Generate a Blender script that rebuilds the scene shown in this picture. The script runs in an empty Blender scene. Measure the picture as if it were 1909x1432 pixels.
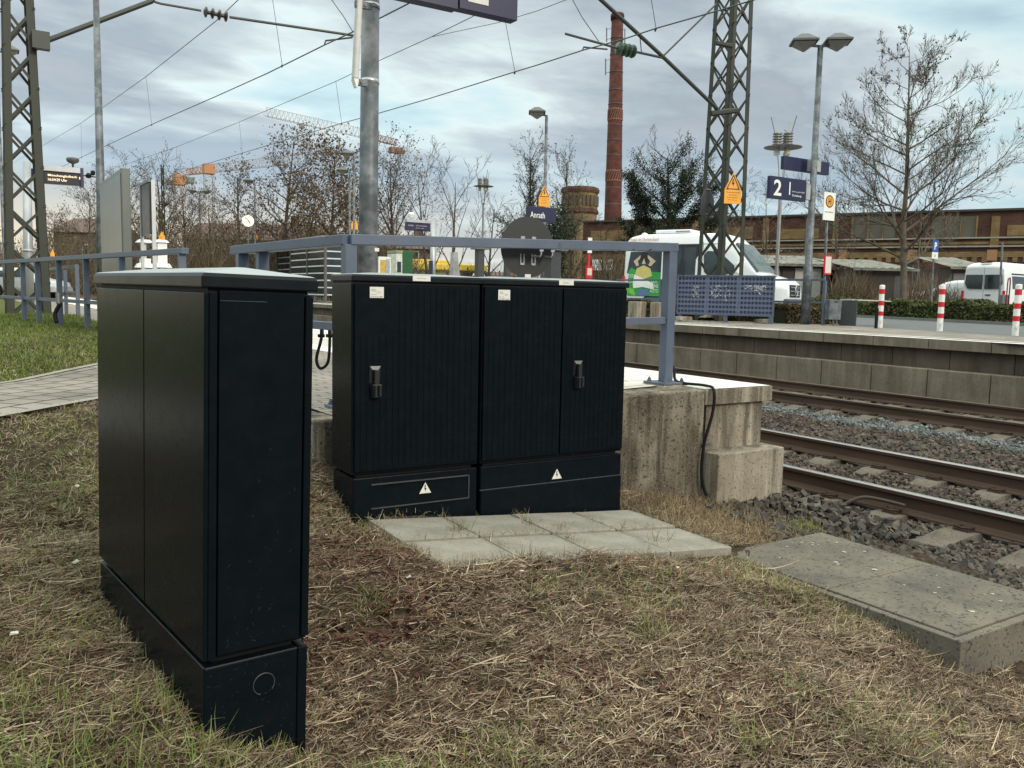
import bpy, math, random
import numpy as np
from mathutils import Matrix, Vector
R = math.radians
rnd = random.Random(7)
nr = np.random.RandomState(7)

# ------------------------------------------------------------------ camera, light, exposure
scn = bpy.context.scene
YAW, PITCH, ROLL, FOC, CAMZ = R(32.581), R(5.94), R(1.146), 1600.0, 0.64
IW, IH = 1909.0, 1432.0
fw = np.array([math.sin(YAW)*math.cos(PITCH), math.cos(YAW)*math.cos(PITCH), -math.sin(PITCH)])
rt = np.array([math.cos(YAW), -math.sin(YAW), 0.0])
up = np.cross(rt, fw)
rt, up = math.cos(ROLL)*rt + math.sin(ROLL)*up, -math.sin(ROLL)*rt + math.cos(ROLL)*up
O = np.array([0, 0, CAMZ])
cam = bpy.data.cameras.new('camera')
co = bpy.data.objects.new('camera', cam)
scn.collection.objects.link(co)
co.matrix_world = Matrix(((rt[0], up[0], -fw[0], 0), (rt[1], up[1], -fw[1], 0), (rt[2], up[2], -fw[2], CAMZ), (0, 0, 0, 1)))
cam.sensor_width = 36.0
cam.lens = 36.0*FOC/IW
cam.clip_start = 0.05
cam.clip_end = 3000
scn.camera = co

SUN_AZ = R(168)      # clockwise from +Y
SUN_EL = R(24)
w = bpy.data.worlds.new('World')
scn.world = w
w.use_nodes = True
def build_sky():
    nt = w.node_tree
    N, L = nt.nodes, nt.links
    N.clear()
    out = N.new('ShaderNodeOutputWorld'); bg = N.new('ShaderNodeBackground')
    bg.inputs['Strength'].default_value = 0.1
    L.new(bg.outputs[0], out.inputs[0])
    sky = N.new('ShaderNodeTexSky'); sky.sky_type = 'NISHITA'; sky.sun_disc = False
    sky.sun_elevation = SUN_EL; sky.sun_rotation = SUN_AZ
    tc = N.new('ShaderNodeTexCoord'); sep = N.new('ShaderNodeSeparateXYZ')
    L.new(tc.outputs['Generated'], sep.inputs[0])
    def m(op, a, b=None, c=None, clamp=False):
        n = N.new('ShaderNodeMath'); n.operation = op; n.use_clamp = clamp
        for i, v in enumerate((a, b, c)):
            if v is None: continue
            if isinstance(v, (int, float)): n.inputs[i].default_value = v
            else: L.new(v, n.inputs[i])
        return n.outputs[0]
    x, y, z = sep.outputs
    zz = m('ADD', m('MAXIMUM', z, 0.0), 0.10)
    px, py = m('DIVIDE', x, zz), m('DIVIDE', y, zz)
    comb = N.new('ShaderNodeCombineXYZ'); L.new(px, comb.inputs[0]); L.new(py, comb.inputs[1])
    # streets of cloud run roughly across the view
    mp = N.new('ShaderNodeMapping'); mp.inputs['Rotation'].default_value = (0, 0, R(38)); mp.inputs['Scale'].default_value = (0.72, 1.0, 1)
    mp.inputs['Location'].default_value = (7.7, 2.9, 0)
    L.new(comb.outputs[0], mp.inputs[0])
    def noise(scale, detail, rough, dist=0.0):
        n = N.new('ShaderNodeTexNoise'); n.inputs['Scale'].default_value = scale; n.inputs['Detail'].default_value = detail
        n.inputs['Roughness'].default_value = rough; n.inputs['Distortion'].default_value = dist
        L.new(mp.outputs[0], n.inputs['Vector']); return n.outputs['Fac']
    n1 = noise(0.62, 6, 0.50, 0.3); n2 = noise(2.0, 6, 0.58, 0.25)
    f = m('ADD', m('MULTIPLY', n1, 0.72), m('MULTIPLY', n2, 0.28))
    cr = N.new('ShaderNodeValToRGB'); cr.color_ramp.interpolation = 'LINEAR'; e = cr.color_ramp.elements
    e[0].position = 0.34; e[0].color = (4.0, 5.4, 6.1, 1)
    e[1].position = 0.68; e[1].color = (3.9, 4.3, 4.7, 1)
    for p, c in ((0.41, (5.6, 7.4, 7.8, 1)), (0.45, (7.0, 8.1, 8.1, 1)), (0.50, (4.9, 5.6, 6.0, 1)), (0.55, (3.5, 4.1, 4.6, 1)), (0.61, (4.3, 4.6, 5.0, 1))):
        q = e.new(p); q.color = c
    L.new(f, cr.inputs[0])
    def mix(fac, a, b, mode='MIX'):
        n = N.new('ShaderNodeMix'); n.data_type = 'RGBA'; n.blend_type = mode
        for k, v in ((0, fac), (6, a), (7, b)):
            if isinstance(v, (int, float)): n.inputs[k].default_value = v
            elif isinstance(v, tuple): n.inputs[k].default_value = v
            else: L.new(v, n.inputs[k])
        return n.outputs[2]
    col = mix(0.94, sky.outputs[0], cr.outputs[0])
    # side towards the left of the view is brighter (sun behind cloud far left)
    az = m('ADD', m('MULTIPLY', x, -0.35), m('MULTIPLY', y, 0.94))
    glow = m('MULTIPLY_ADD', m('MAXIMUM', az, 0.0), 0.10, 0.90)
    gcol = N.new('ShaderNodeVectorMath'); gcol.operation = 'SCALE'; L.new(col, gcol.inputs[0]); L.new(glow, gcol.inputs['Scale'])
    # blue-grey bank low down, cream band at the horizon
    b1 = m('MULTIPLY', m('SMOOTH_MIN', m('MULTIPLY', m('SUBTRACT', 0.19, z), 16.0), 1.0, 0.3, clamp=True), m('MULTIPLY_ADD', n1, 2.2, -0.55, clamp=True), clamp=True)
    low = mix(b1, gcol.outputs[0], (3.5, 4.6, 5.5, 1))
    hz = m('MULTIPLY', m('SUBTRACT', 0.125, z), 13.0, clamp=True)
    lf = m('MULTIPLY_ADD', az, 2.0, -.80, clamp=True)
    hz2 = m('MULTIPLY', hz, lf, clamp=True)
    fin = mix(m('MULTIPLY', hz2, 0.85), low, (8.0, 7.0, 5.2, 1))
    # unseen sky above the view boosted and warmed, added to light the ground
    zb = m('SMOOTH_MIN', m('MULTIPLY', m('SUBTRACT', z, 0.34), 2.2), 1.0, 0.2); zb = m('MAXIMUM', zb, 0.0)
    gl = N.new('ShaderNodeVectorMath'); gl.operation = 'SCALE'; L.new(fin, gl.inputs[0]); L.new(m('MULTIPLY_ADD', m('MINIMUM', zb, 1.0), 2.6, 1.0), gl.inputs['Scale'])
    warm = mix(zb, gl.outputs[0], (1.0, 0.90, 0.76, 1), 'MULTIPLY')
    L.new(warm, bg.inputs[0])
build_sky()
sd = bpy.data.lights.new('sun', 'SUN'); sd.energy = 1.5; sd.angle = R(14); sd.color = (1.0, 0.88, 0.72)
so = bpy.data.objects.new('sun', sd); scn.collection.objects.link(so)
so.rotation_euler = Vector((-math.sin(SUN_AZ)*math.cos(SUN_EL), -math.cos(SUN_AZ)*math.cos(SUN_EL), -math.sin(SUN_EL))).to_track_quat('-Z', 'Y').to_euler()
scn.view_settings.view_transform = 'Standard'
scn.view_settings.look = 'None'
scn.view_settings.exposure = 0.32
scn.view_settings.gamma = 1.0

# ------------------------------------------------------------------ helpers
def ray(x, y): return fw + (x-IW/2)/FOC*rt - (y-IH/2)/FOC*up
def onz(x, y, z): d = ray(x, y); return O + (z-CAMZ)/d[2]*d
def onX(x, y, X): d = ray(x, y); return O + X/d[0]*d
def onY(x, y, Y): d = ray(x, y); return O + Y/d[1]*d
def dep(x, y, D): return O + D*ray(x, y)
def inview(P, m=260):
    d = P - O; z = d@fw; z = np.where(np.abs(z) < 1e-6, 1e-6, z)
    px = IW/2 + FOC*(d@rt)/z; py = IH/2 - FOC*(d@up)/z
    return (z > .2) & (px > -m) & (px < IW+m) & (py > -m) & (py < IH+m)

MATS = {}
def srgb(r, g, b):
    f = lambda c: ((c/255+.055)/1.055)**2.4 if c > 10 else c/255/12.92
    return (f(r), f(g), f(b))
def mat(name, col, rough=.6, metal=0., var=.15, scale=6., bump=0., bscale=40., spec=.5, coord='Object', stretch=None, col2=None, dirt=None, coat=0.):
    """procedural paint/metal/stone: base colour broken up by noise, optional second colour in patches, optional bump"""
    if name in MATS: return MATS[name]
    m = bpy.data.materials.new(name); m.use_nodes = True; MATS[name] = m
    nt = m.node_tree; N, L = nt.nodes, nt.links
    b = N['Principled BSDF']
    b.inputs['Metallic'].default_value = metal
    b.inputs['Specular IOR Level'].default_value = spec
    b.inputs['Coat Weight'].default_value = coat
    tc = N.new('ShaderNodeTexCoord'); vec = tc.outputs[coord]
    if stretch:
        mp = N.new('ShaderNodeMapping'); mp.inputs['Scale'].default_value = stretch; L.new(vec, mp.inputs[0]); vec = mp.outputs[0]
    n = N.new('ShaderNodeTexNoise'); n.inputs['Scale'].default_value = scale; n.inputs['Detail'].default_value = 7; n.inputs['Roughness'].default_value = .65
    L.new(vec, n.inputs['Vector'])
    cr = N.new('ShaderNodeValToRGB'); cr.color_ramp.elements[0].position = .3; cr.color_ramp.elements[1].position = .7
    c2 = col2 if col2 else tuple(min(1, c*(1+var)) for c in col)
    c1 = tuple(c*(1-var) for c in col)
    cr.color_ramp.elements[0].color = (*c1, 1); cr.color_ramp.elements[1].color = (*c2, 1)
    L.new(n.outputs['Fac'], cr.inputs[0])
    last = cr.outputs[0]
    if dirt:
        dn = N.new('ShaderNodeTexNoise'); dn.inputs['Scale'].default_value = dirt[1]; dn.inputs['Detail'].default_value = 8; L.new(tc.outputs[coord], dn.inputs['Vector'])
        dr = N.new('ShaderNodeMapRange'); dr.inputs[1].default_value = dirt[2]; dr.inputs[2].default_value = dirt[3]; L.new(dn.outputs['Fac'], dr.inputs[0])
        mx = N.new('ShaderNodeMix'); mx.data_type = 'RGBA'; L.new(dr.outputs[0], mx.inputs[0]); L.new(last, mx.inputs[6]); mx.inputs[7].default_value = (*dirt[0], 1)
        last = mx.outputs[2]
    L.new(last, b.inputs['Base Color'])
    rr = N.new('ShaderNodeMapRange'); rr.inputs[3].default_value = max(.02, rough-.08); rr.inputs[4].default_value = min(1, rough+.1)
    L.new(n.outputs['Fac'], rr.inputs[0]); L.new(rr.outputs[0], b.inputs['Roughness'])
    if bump:
        bn = N.new('ShaderNodeTexNoise'); bn.inputs['Scale'].default_value = bscale; bn.inputs['Detail'].default_value = 6; L.new(vec, bn.inputs['Vector'])
        bp = N.new('ShaderNodeBump'); bp.inputs['Strength'].default_value = bump; bp.inputs['Distance'].default_value = .01
        L.new(bn.outputs['Fac'], bp.inputs['Height']); L.new(bp.outputs[0], b.inputs['Normal'])
    return m
def mat_island(name, cols, rough=.8, trans=0.):
    """every loose blade, leaf or stone of a mesh takes its own shade out of a ramp"""
    if name in MATS: return MATS[name]
    m = bpy.data.materials.new(name); m.use_nodes = True; MATS[name] = m
    nt = m.node_tree; N, L = nt.nodes, nt.links; b = N['Principled BSDF']
    g = N.new('ShaderNodeNewGeometry'); cr = N.new('ShaderNodeValToRGB'); cr.color_ramp.interpolation = 'LINEAR'
    e = cr.color_ramp.elements
    e[0].position = 0; e[0].color = (*cols[0], 1); e[1].position = 1; e[1].color = (*cols[-1], 1)
    for i, c in enumerate(cols[1:-1]): q = e.new((i+1)/(len(cols)-1)); q.color = (*c, 1)
    L.new(g.outputs['Random Per Island'], cr.inputs[0])
    n = N.new('ShaderNodeTexNoise'); n.inputs['Scale'].default_value = 1.3; n.inputs['Detail'].default_value = 4
    tc = N.new('ShaderNodeTexCoord'); L.new(tc.outputs['Object'], n.inputs['Vector'])
    mr = N.new('ShaderNodeMapRange'); mr.inputs[1].default_value = .3; mr.inputs[2].default_value = .7; mr.inputs[3].default_value = .72; mr.inputs[4].default_value = 1.2
    L.new(n.outputs['Fac'], mr.inputs[0])
    vm = N.new('ShaderNodeVectorMath'); vm.operation = 'SCALE'; L.new(cr.outputs[0], vm.inputs[0]); L.new(mr.outputs[0], vm.inputs['Scale'])
    L.new(vm.outputs[0], b.inputs['Base Color'])
    b.inputs['Roughness'].default_value = rough; b.inputs['Specular IOR Level'].default_value = .25
    return m
def mat_emit(name, col, s):
    m = bpy.data.materials.new(name); m.use_nodes = True
    b = m.node_tree.nodes['Principled BSDF']; b.inputs['Base Color'].default_value = (*col, 1)
    b.inputs['Emission Color'].default_value = (*col, 1); b.inputs['Emission Strength'].default_value = s
    return m

class MB:
    def __init__(s, off=(0, 0, 0)): s.v = []; s.f = []; s.off = tuple(off)
    def add(s, vs, fs):
        k = len(s.v); s.v += [tuple(map(float, p)) for p in vs]; s.f += [tuple(k+i for i in f) for f in fs]; return s
    def box(s, a, b, M=None):
        x0, y0, z0 = a; x1, y1, z1 = b
        vs = [(x0, y0, z0), (x1, y0, z0), (x1, y1, z0), (x0, y1, z0), (x0, y0, z1), (x1, y0, z1), (x1, y1, z1), (x0, y1, z1)]
        if M is not None: vs = [tuple(M @ Vector(p)) for p in vs]
        return s.add(vs, [(0, 3, 2, 1), (4, 5, 6, 7), (0, 1, 5, 4), (1, 2, 6, 5), (2, 3, 7, 6), (3, 0, 4, 7)])
    def cb(s, c, d, M=None):
        return s.box([c[i]-d[i]/2 for i in range(3)], [c[i]+d[i]/2 for i in range(3)], M)
    def hexa(s, bot, top):
        return s.add(list(bot)+list(top), [(0, 3, 2, 1), (4, 5, 6, 7), (0, 1, 5, 4), (1, 2, 6, 5), (2, 3, 7, 6), (3, 0, 4, 7)])
    def prism(s, poly, y0, y1, axis='y'):
        """polygon in (x,z) pushed along y (axis y), or (x,y) along z (axis z), or (y,z) along x (axis x)"""
        n = len(poly)
        def P(p, t): return (p[0], t, p[1]) if axis == 'y' else ((p[0], p[1], t) if axis == 'z' else (t, p[0], p[1]))
        vs = [P(p, y0) for p in poly]+[P(p, y1) for p in poly]
        fs = [tuple(range(n))[::-1], tuple(range(n, 2*n))]+[(i, (i+1) % n, n+(i+1) % n, n+i) for i in range(n)]
        return s.add(vs, fs)
    def tube(s, pts, r, n=8, cap=True):
        pts = [np.array(p, float) for p in pts]
        rs = r if isinstance(r, (list, tuple, np.ndarray)) else [r]*len(pts)
        k = len(s.v); prev = None
        for i, p in enumerate(pts):
            d = pts[min(i+1, len(pts)-1)]-pts[max(i-1, 0)]
            l = np.linalg.norm(d); d = d/l if l > 1e-9 else np.array([0, 0, 1.])
            if prev is None:
                a = np.array([1., 0, 0]) if abs(d[0]) < .8 else np.array([0, 1., 0])
            else: a = prev
            u = a-(a@d)*d; u /= np.linalg.norm(u); v = np.cross(d, u); prev = u
            for j in range(n):
                t = 2*math.pi*j/n+math.pi/n
                q = p+rs[i]*(math.cos(t)*u+math.sin(t)*v); s.v.append((float(q[0]), float(q[1]), float(q[2])))
        for i in range(len(pts)-1):
            for j in range(n):
                a = k+i*n+j; b = k+i*n+(j+1) % n
                s.f.append((a, b, b+n, a+n))
        if cap:
            s.f.append(tuple(k+j for j in range(n))[::-1]); s.f.append(tuple(k+(len(pts)-1)*n+j for j in range(n)))
        return s
    def bar(s, a, b, w, h=None):
        """rectangular bar between two points, w across, h upright"""
        h = h or w; a = np.array(a, float); b = np.array(b, float); d = (b-a)/np.linalg.norm(b-a)
        u = np.cross(d, [0, 0, 1.]) if abs(d[2]) < .99 else np.array([1., 0, 0]); u /= np.linalg.norm(u); v = np.cross(u, d)
        q = lambda p: [p-u*w/2-v*h/2, p+u*w/2-v*h/2, p+u*w/2+v*h/2, p-u*w/2+v*h/2]
        return s.add(q(a)+q(b), [(0, 1, 2, 3), (7, 6, 5, 4), (0, 4, 5, 1), (1, 5, 6, 2), (2, 6, 7, 3), (3, 7, 4, 0)])
    def lathe(s, prof, n=24, c=(0, 0, 0)):
        k = len(s.v)
        for r, z in prof:
            for j in range(n):
                t = 2*math.pi*j/n; s.v.append((c[0]+r*math.cos(t), c[1]+r*math.sin(t), c[2]+z))
        for i in range(len(prof)-1):
            for j in range(n):
                a = k+i*n+j; b = k+i*n+(j+1) % n; s.f.append((a, b, b+n, a+n))
        s.f.append(tuple(k+j for j in range(n))[::-1]); s.f.append(tuple(k+(len(prof)-1)*n+j for j in range(n)))
        return s
    def build(s, name, m, parent=None, smooth=False, bevel=0, auto=None):
        me = bpy.data.meshes.new(name)
        V = [(x-s.off[0], y-s.off[1], z-s.off[2]) for x, y, z in s.v] if any(s.off) else s.v
        me.from_pydata(V, [], s.f); me.validate(); me.update()
        o = bpy.data.objects.new(name, me); scn.collection.objects.link(o)
        if m: me.materials.append(m)
        if parent: o.parent = parent
        me.polygons.foreach_set('use_smooth', [bool(smooth)]*len(me.polygons))
        if bevel:
            b = o.modifiers.new('bevel', 'BEVEL'); b.width = bevel; b.segments = 2; b.limit_method = 'ANGLE'; b.angle_limit = R(40); b.harden_normals = False
        return o
def np_mesh(name, V, F, m, parent=None, smooth=False):
    """V (n,3), F (k,q) arrays"""
    me = bpy.data.meshes.new(name); q = F.shape[1]
    me.vertices.add(len(V)); me.vertices.foreach_set('co', np.asarray(V, np.float32).ravel())
    me.loops.add(F.size); me.loops.foreach_set('vertex_index', F.astype(np.int32).ravel())
    me.polygons.add(len(F)); me.polygons.foreach_set('loop_start', (np.arange(len(F))*q).astype(np.int32)); me.polygons.foreach_set('loop_total', np.full(len(F), q, np.int32))
    me.update(calc_edges=True); me.validate()
    me.polygons.foreach_set('use_smooth', np.full(len(F), bool(smooth)))
    me.materials.append(m)
    o = bpy.data.objects.new(name, me); scn.collection.objects.link(o)
    if parent: o.parent = parent
    return o
def tag(o, label=None, cat=None, group=None, kind=None):
    for k, v in (('label', label), ('category', cat), ('group', group), ('kind', kind)):
        if v: o[k] = v
    return o
def thing(name, label, cat, loc=(0, 0, 0), rz=0., group=None):
    o = bpy.data.objects.new(name, None); scn.collection.objects.link(o); o.empty_display_size = .2
    o.location = tuple(float(c) for c in loc); o.rotation_euler = (0, 0, rz)
    return tag(o, label, cat, group)
def children(o): return [c for c in bpy.data.objects if c.parent == o]
def copy_thing(o, loc, rz=None, label=None, parent=None):
    c = o.copy(); scn.collection.objects.link(c)
    if parent is None:
        c.location = tuple(float(q) for q in loc)
        if rz is not None: c.rotation_euler = (0, 0, rz)
        if label: c['label'] = label
    else: c.parent = parent
    for ch in children(o): copy_thing(ch, None, parent=c)
    return c
def text(s, w, h, c, m, parent, rz=0., name='lettering', d=.002, bold=0.0):
    """flat lettering w x h (w None keeps the type's own width), centred on c, facing local -Y turned by rz"""
    cu = bpy.data.curves.new('type', 'FONT'); cu.body = s; cu.align_x = 'CENTER'; cu.resolution_u = 3; cu.offset = bold
    to = bpy.data.objects.new('type', cu); scn.collection.objects.link(to)
    bpy.context.view_layer.update()
    me = bpy.data.meshes.new_from_object(to.evaluated_get(bpy.context.evaluated_depsgraph_get()))
    bpy.data.objects.remove(to); bpy.data.curves.remove(cu)
    V = np.zeros(len(me.vertices)*3); me.vertices.foreach_get('co', V); V = V.reshape(-1, 3)
    lo, hi = V.min(0), V.max(0); k = h/(hi[1]-lo[1]); kx = k if w is None else w/(hi[0]-lo[0])
    x = (V[:, 0]-(lo[0]+hi[0])/2)*kx; z = (V[:, 1]-(lo[1]+hi[1])/2)*k
    W = np.stack([c[0]+x*math.cos(rz), c[1]+x*math.sin(rz), c[2]+z], 1)
    me.vertices.foreach_set('co', W.ravel().astype(np.float32)); me.update()
    me.name = name; me.materials.clear(); me.materials.append(m)
    o = bpy.data.objects.new(name, me); scn.collection.objects.link(o); o.parent = parent
    return o

# ------------------------------------------------------------------ materials
PAINT = mat('rail_blue_paint', (.086, .110, .160), .42, var=.14, scale=5, bump=.04, bscale=120, dirt=((.055, .045, .038), 11, .64, .72))
CAB = mat('cabinet_plastic', (.0045, .0070, .0096), .25, var=.18, scale=14, spec=.07, dirt=((.010, .010, .010), 9, .60, .95))
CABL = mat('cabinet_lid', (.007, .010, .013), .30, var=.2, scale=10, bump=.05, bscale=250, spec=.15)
def sky_sheen_top(m, c):
    # sky highlight on upward faces, painted into the base colour as a pale tone
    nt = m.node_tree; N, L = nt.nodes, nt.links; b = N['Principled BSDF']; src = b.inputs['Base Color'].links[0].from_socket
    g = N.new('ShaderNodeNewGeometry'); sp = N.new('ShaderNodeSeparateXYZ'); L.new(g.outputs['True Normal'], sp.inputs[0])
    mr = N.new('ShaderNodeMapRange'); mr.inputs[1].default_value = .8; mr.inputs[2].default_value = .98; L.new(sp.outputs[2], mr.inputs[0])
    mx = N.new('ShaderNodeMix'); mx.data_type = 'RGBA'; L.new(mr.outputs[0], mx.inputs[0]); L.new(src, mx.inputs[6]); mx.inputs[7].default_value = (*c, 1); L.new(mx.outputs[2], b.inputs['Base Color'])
sky_sheen_top(CABL, (.34, .36, .36))
BLACK = mat('black_rubber', (.007, .007, .008), .55, spec=.2)
GALV = mat('galvanised_steel', (.17, .185, .20), .5, .3, var=.35, scale=18, dirt=((.085, .095, .105), 6, .42, .6))
STEEL = mat('light_steel', (.42, .44, .46), .4, .5, var=.1)
WHITE = mat('white_paint', (.78, .78, .76), .45, var=.06, scale=3)
VANW = mat('van_white', (.78, .80, .82), .28, var=.03, scale=2, coat=.4)
RED = mat('red_paint', (.55, .015, .02), .45, var=.1)
NAVY = mat('sign_navy', (.012, .013, .055), .4, var=.08)
MASTG = mat('mast_green', (.029, .034, .023), .6, var=.25, scale=4, dirt=((.035, .03, .022), 8, .5, .7))
YEL = mat('warning_yellow', (.85, .36, .02), .45, var=.06)
BLK = mat('black_print', (.01, .01, .01), .5)
GREYP = mat('grey_panel', (.13, .14, .13), .38, var=.1, scale=2)
GLASS = mat('dark_glass', (.02, .03, .035), .06, var=.4, scale=3, spec=.8)
BARK = mat('bark', (.085, .07, .055), .9, var=.35, scale=4)
WIRE = mat('wire', (.05, .055, .05), .5, .4)
TYRE = mat('tyre', (.015, .015, .016), .8)

def mat_concrete(name, base, dark, agg=.5, streak=True, sc=1., ss=1.):
    m = bpy.data.materials.new(name); m.use_nodes = True; nt = m.node_tree; N, L = nt.nodes, nt.links; b = N['Principled BSDF']
    tc = N.new('ShaderNodeTexCoord'); v = tc.outputs['Object']
    def ns(scale, det, stretch=None, rough=.6):
        n = N.new('ShaderNodeTexNoise'); n.inputs['Scale'].default_value = scale; n.inputs['Detail'].default_value = det; n.inputs['Roughness'].default_value = rough
        if stretch:
            mp = N.new('ShaderNodeMapping'); mp.inputs['Scale'].default_value = stretch; L.new(v, mp.inputs[0]); L.new(mp.outputs[0], n.inputs['Vector'])
        else: L.new(v, n.inputs['Vector'])
        return n.outputs['Fac']
    def rng(f, a, b_, c=0, d=1):
        r = N.new('ShaderNodeMapRange'); r.inputs[1].default_value = a; r.inputs[2].default_value = b_; r.inputs[3].default_value = c; r.inputs[4].default_value = d; L.new(f, r.inputs[0]); return r.outputs[0]
    def mix(f, a, c):
        n = N.new('ShaderNodeMix'); n.data_type = 'RGBA'; L.new(f, n.inputs[0])
        for k, q in ((6, a), (7, c)):
            if isinstance(q, tuple): n.inputs[k].default_value = (*q, 1)
            else: L.new(q, n.inputs[k])
        return n.outputs[2]
    big = rng(ns(2.2*sc, 8), .38, .66)
    col = mix(big, base, dark)
    if streak:
        st = rng(ns(7*sc, 6, (1, 1, .09)), .47, .60, 0, .85*ss)
        col = mix(st, col, tuple(c*.45 for c in dark))
        st2 = rng(ns(9*sc, 5, (1, 1, .05)), .56, .68, 0, .7*ss)
        col = mix(st2, col, tuple(min(1, c*1.35) for c in base))
    pits = rng(ns(48, 4), .56, .64, 0, agg)
    col = mix(pits, col, tuple(c*.3 for c in dark))
    pal = rng(ns(95, 2), .66, .72, 0, agg*.9)
    col = mix(pal, col, tuple(min(1, c*1.9) for c in base))
    L.new(col, b.inputs['Base Color']); b.inputs['Roughness'].default_value = .88; b.inputs['Specular IOR Level'].default_value = .25
    bp = N.new('ShaderNodeBump'); bp.inputs['Strength'].default_value = .5; bp.inputs['Distance'].default_value = .006
    L.new(ns(70, 6), bp.inputs['Height']); L.new(bp.outputs[0], b.inputs['Normal'])
    return m
CONC_WALL = mat_concrete('weathered_concrete', (.26, .227, .178), (.085, .068, .048), .9)
CONC_PALE = mat_concrete('pale_concrete', (.355, .312, .248), (.21, .175, .13), .7, True)
CONC_FAR = mat_concrete('platform_concrete', (.20, .165, .122), (.095, .085, .062), .5)
CONC_FARD = mat_concrete('platform_concrete_dark', (.125, .10, .075), (.08, .064, .047), .3, True, .8, .45)
CONC_FAR2 = mat_concrete('platform_concrete_pale', (.245, .21, .16), (.15, .125, .09), .5, True, .7, .42)
CONC_COVER = mat_concrete('cover_concrete', (.17, .15, .12), (.088, .080, .070), .8, False, 1.1)
SLAB = mat_concrete('slab_concrete', (.31, .29, .25), (.215, .20, .17), .35, False, 2.)
EDGE_W = mat('edge_slab_white', (.66, .64, .60), .75, var=.14, scale=4, dirt=((.42, .39, .35), 9, .55, .75), bump=.2, bscale=200)
SLEEP = mat_concrete('sleeper_concrete', (.15, .13, .105), (.085, .075, .06), .6, False, 2.)

def mat_brick(name, c1, c2, mortar, scale, bw=.5, rh=.25, ms=.02, axis=None, rough=.85):
    m = bpy.data.materials.new(name); m.use_nodes = True; nt = m.node_tree; N, L = nt.nodes, nt.links; b = N['Principled BSDF']
    tc = N.new('ShaderNodeTexCoord'); v = tc.outputs['Object']
    if axis:
        mp = N.new('ShaderNodeMapping'); mp.inputs['Rotation'].default_value = axis; L.new(v, mp.inputs[0]); v = mp.outputs[0]
    bt = N.new('ShaderNodeTexBrick'); bt.inputs['Color1'].default_value = (*c1, 1); bt.inputs['Color2'].default_value = (*c2, 1); bt.inputs['Mortar'].default_value = (*mortar, 1)
    bt.inputs['Scale'].default_value = scale; bt.inputs['Mortar Size'].default_value = ms; bt.inputs['Brick Width'].default_value = bw; bt.inputs['Row Height'].default_value = rh
    L.new(v, bt.inputs['Vector'])
    n = N.new('ShaderNodeTexNoise'); n.inputs['Scale'].default_value = 1.1; n.inputs['Detail'].default_value = 8; L.new(tc.outputs['Object'], n.inputs['Vector'])
    mr = N.new('ShaderNodeMapRange'); mr.inputs[1].default_value = .3; mr.inputs[2].default_value = .7; mr.inputs[3].default_value = .65; mr.inputs[4].default_value = 1.25; L.new(n.outputs['Fac'], mr.inputs[0])
    vm = N.new('ShaderNodeVectorMath'); vm.operation = 'SCALE'; L.new(bt.outputs['Color'], vm.inputs[0]); L.new(mr.outputs[0], vm.inputs['Scale'])
    L.new(vm.outputs[0], b.inputs['Base Color']); b.inputs['Roughness'].default_value = rough; b.inputs['Specular IOR Level'].default_value = .2
    bp = N.new('ShaderNodeBump'); bp.inputs['Strength'].default_value = .4; bp.inputs['Distance'].default_value = .005
    L.new(bt.outputs['Fac'], bp.inputs['Height']); bp.invert = True; L.new(bp.outputs[0], b.inputs['Normal'])
    return m
PAVE = mat_brick('path_paving', (.34, .32, .29), (.40, .375, .34), (.10, .09, .075), 1.0, .2, .1, .006)
PAVEP = mat_brick('platform_paving', (.25, .22, .19), (.30, .265, .235), (.09, .08, .07), 1.0, .2, .1, .008)
BRK = mat_brick('purple_brick', (.088, .040, .030), (.115, .052, .037), (.06, .045, .035), 1.0, .5, .16, .02, axis=(R(90), 0, 0))
BRKY = mat_brick('yellow_brick', (.25, .165, .075), (.20, .13, .06), (.16, .12, .07), 1.0, .5, .16, .02, axis=(R(90), 0, 0))
BRKC = mat_brick('chimney_brick', (.098, .036, .029), (.072, .028, .023), (.07, .03, .022), 1.0, .6, .4, .03, axis=(R(90), 0, 0))

# ------------------------------------------------------------------ ground
CP = np.array([(.45, 2.15, -.52), (.82, 2.2, -.71), (.9, 2.7, -.61), (.33, 3.2, -.46), (.3, 2.5, -.45), (.65, 1.9, -.69), (1.6, 3.9, -.535), (2.4, 3.7, -.60), (3.3, 3.85, -.665), (3.75, 4.25, -.70), (4.4, 4.25, -.78), (3.3, 3.0, -.715), (3.5, 3.45, -.665), (3.45, 3.75, -.67), (3.8, 3.25, -.76),
    (3.3, 2.0, -.79), (3.2, 1.2, -.95), (3.9, 1.2, -1.05), (1.5, 1.0, -.66), (1.3, 1.9, -.65), (2.3, 1.5, -.70), (-.2, 1.0, -.52), (2.4, 2.95, -.54), (1.6, 2.95, -.49), (1.5, 3.5, -.485), (-.4, 3.0, -.36), (-1, 4, -.27),
    (.3, 4.6, -.25), (.1, 5.2, -.10), (.8, 6.0, -.10), (.2, 7.2, -.09), (1.2, 7.2, -.07), (-1.5, 5, -.15), (1.4, 5.2, -.16), (1.7, 4.5, -.30), (.4, 9, .02), (1.0, 11, .03), (.6, 14, .02), (1.7, 12, .0), (1.7, 8, -.02), (-2, 12, .05),
    (-3, 7, 0), (-4, 3, -.2), (0, 20, 0), (2, 20, 0), (-6, 20, 0), (0, 40, 0), (-10, 40, 0), (2, 80, 0), (-20, 80, 0), (-12, 8, -.05), (-20, -5, -.3), (4, -3, -1.1), (0, -4, -.6), (4.6, 3.5, -.85), (4.6, 2.5, -.85), (4.4, 0, -1.05)])
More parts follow.
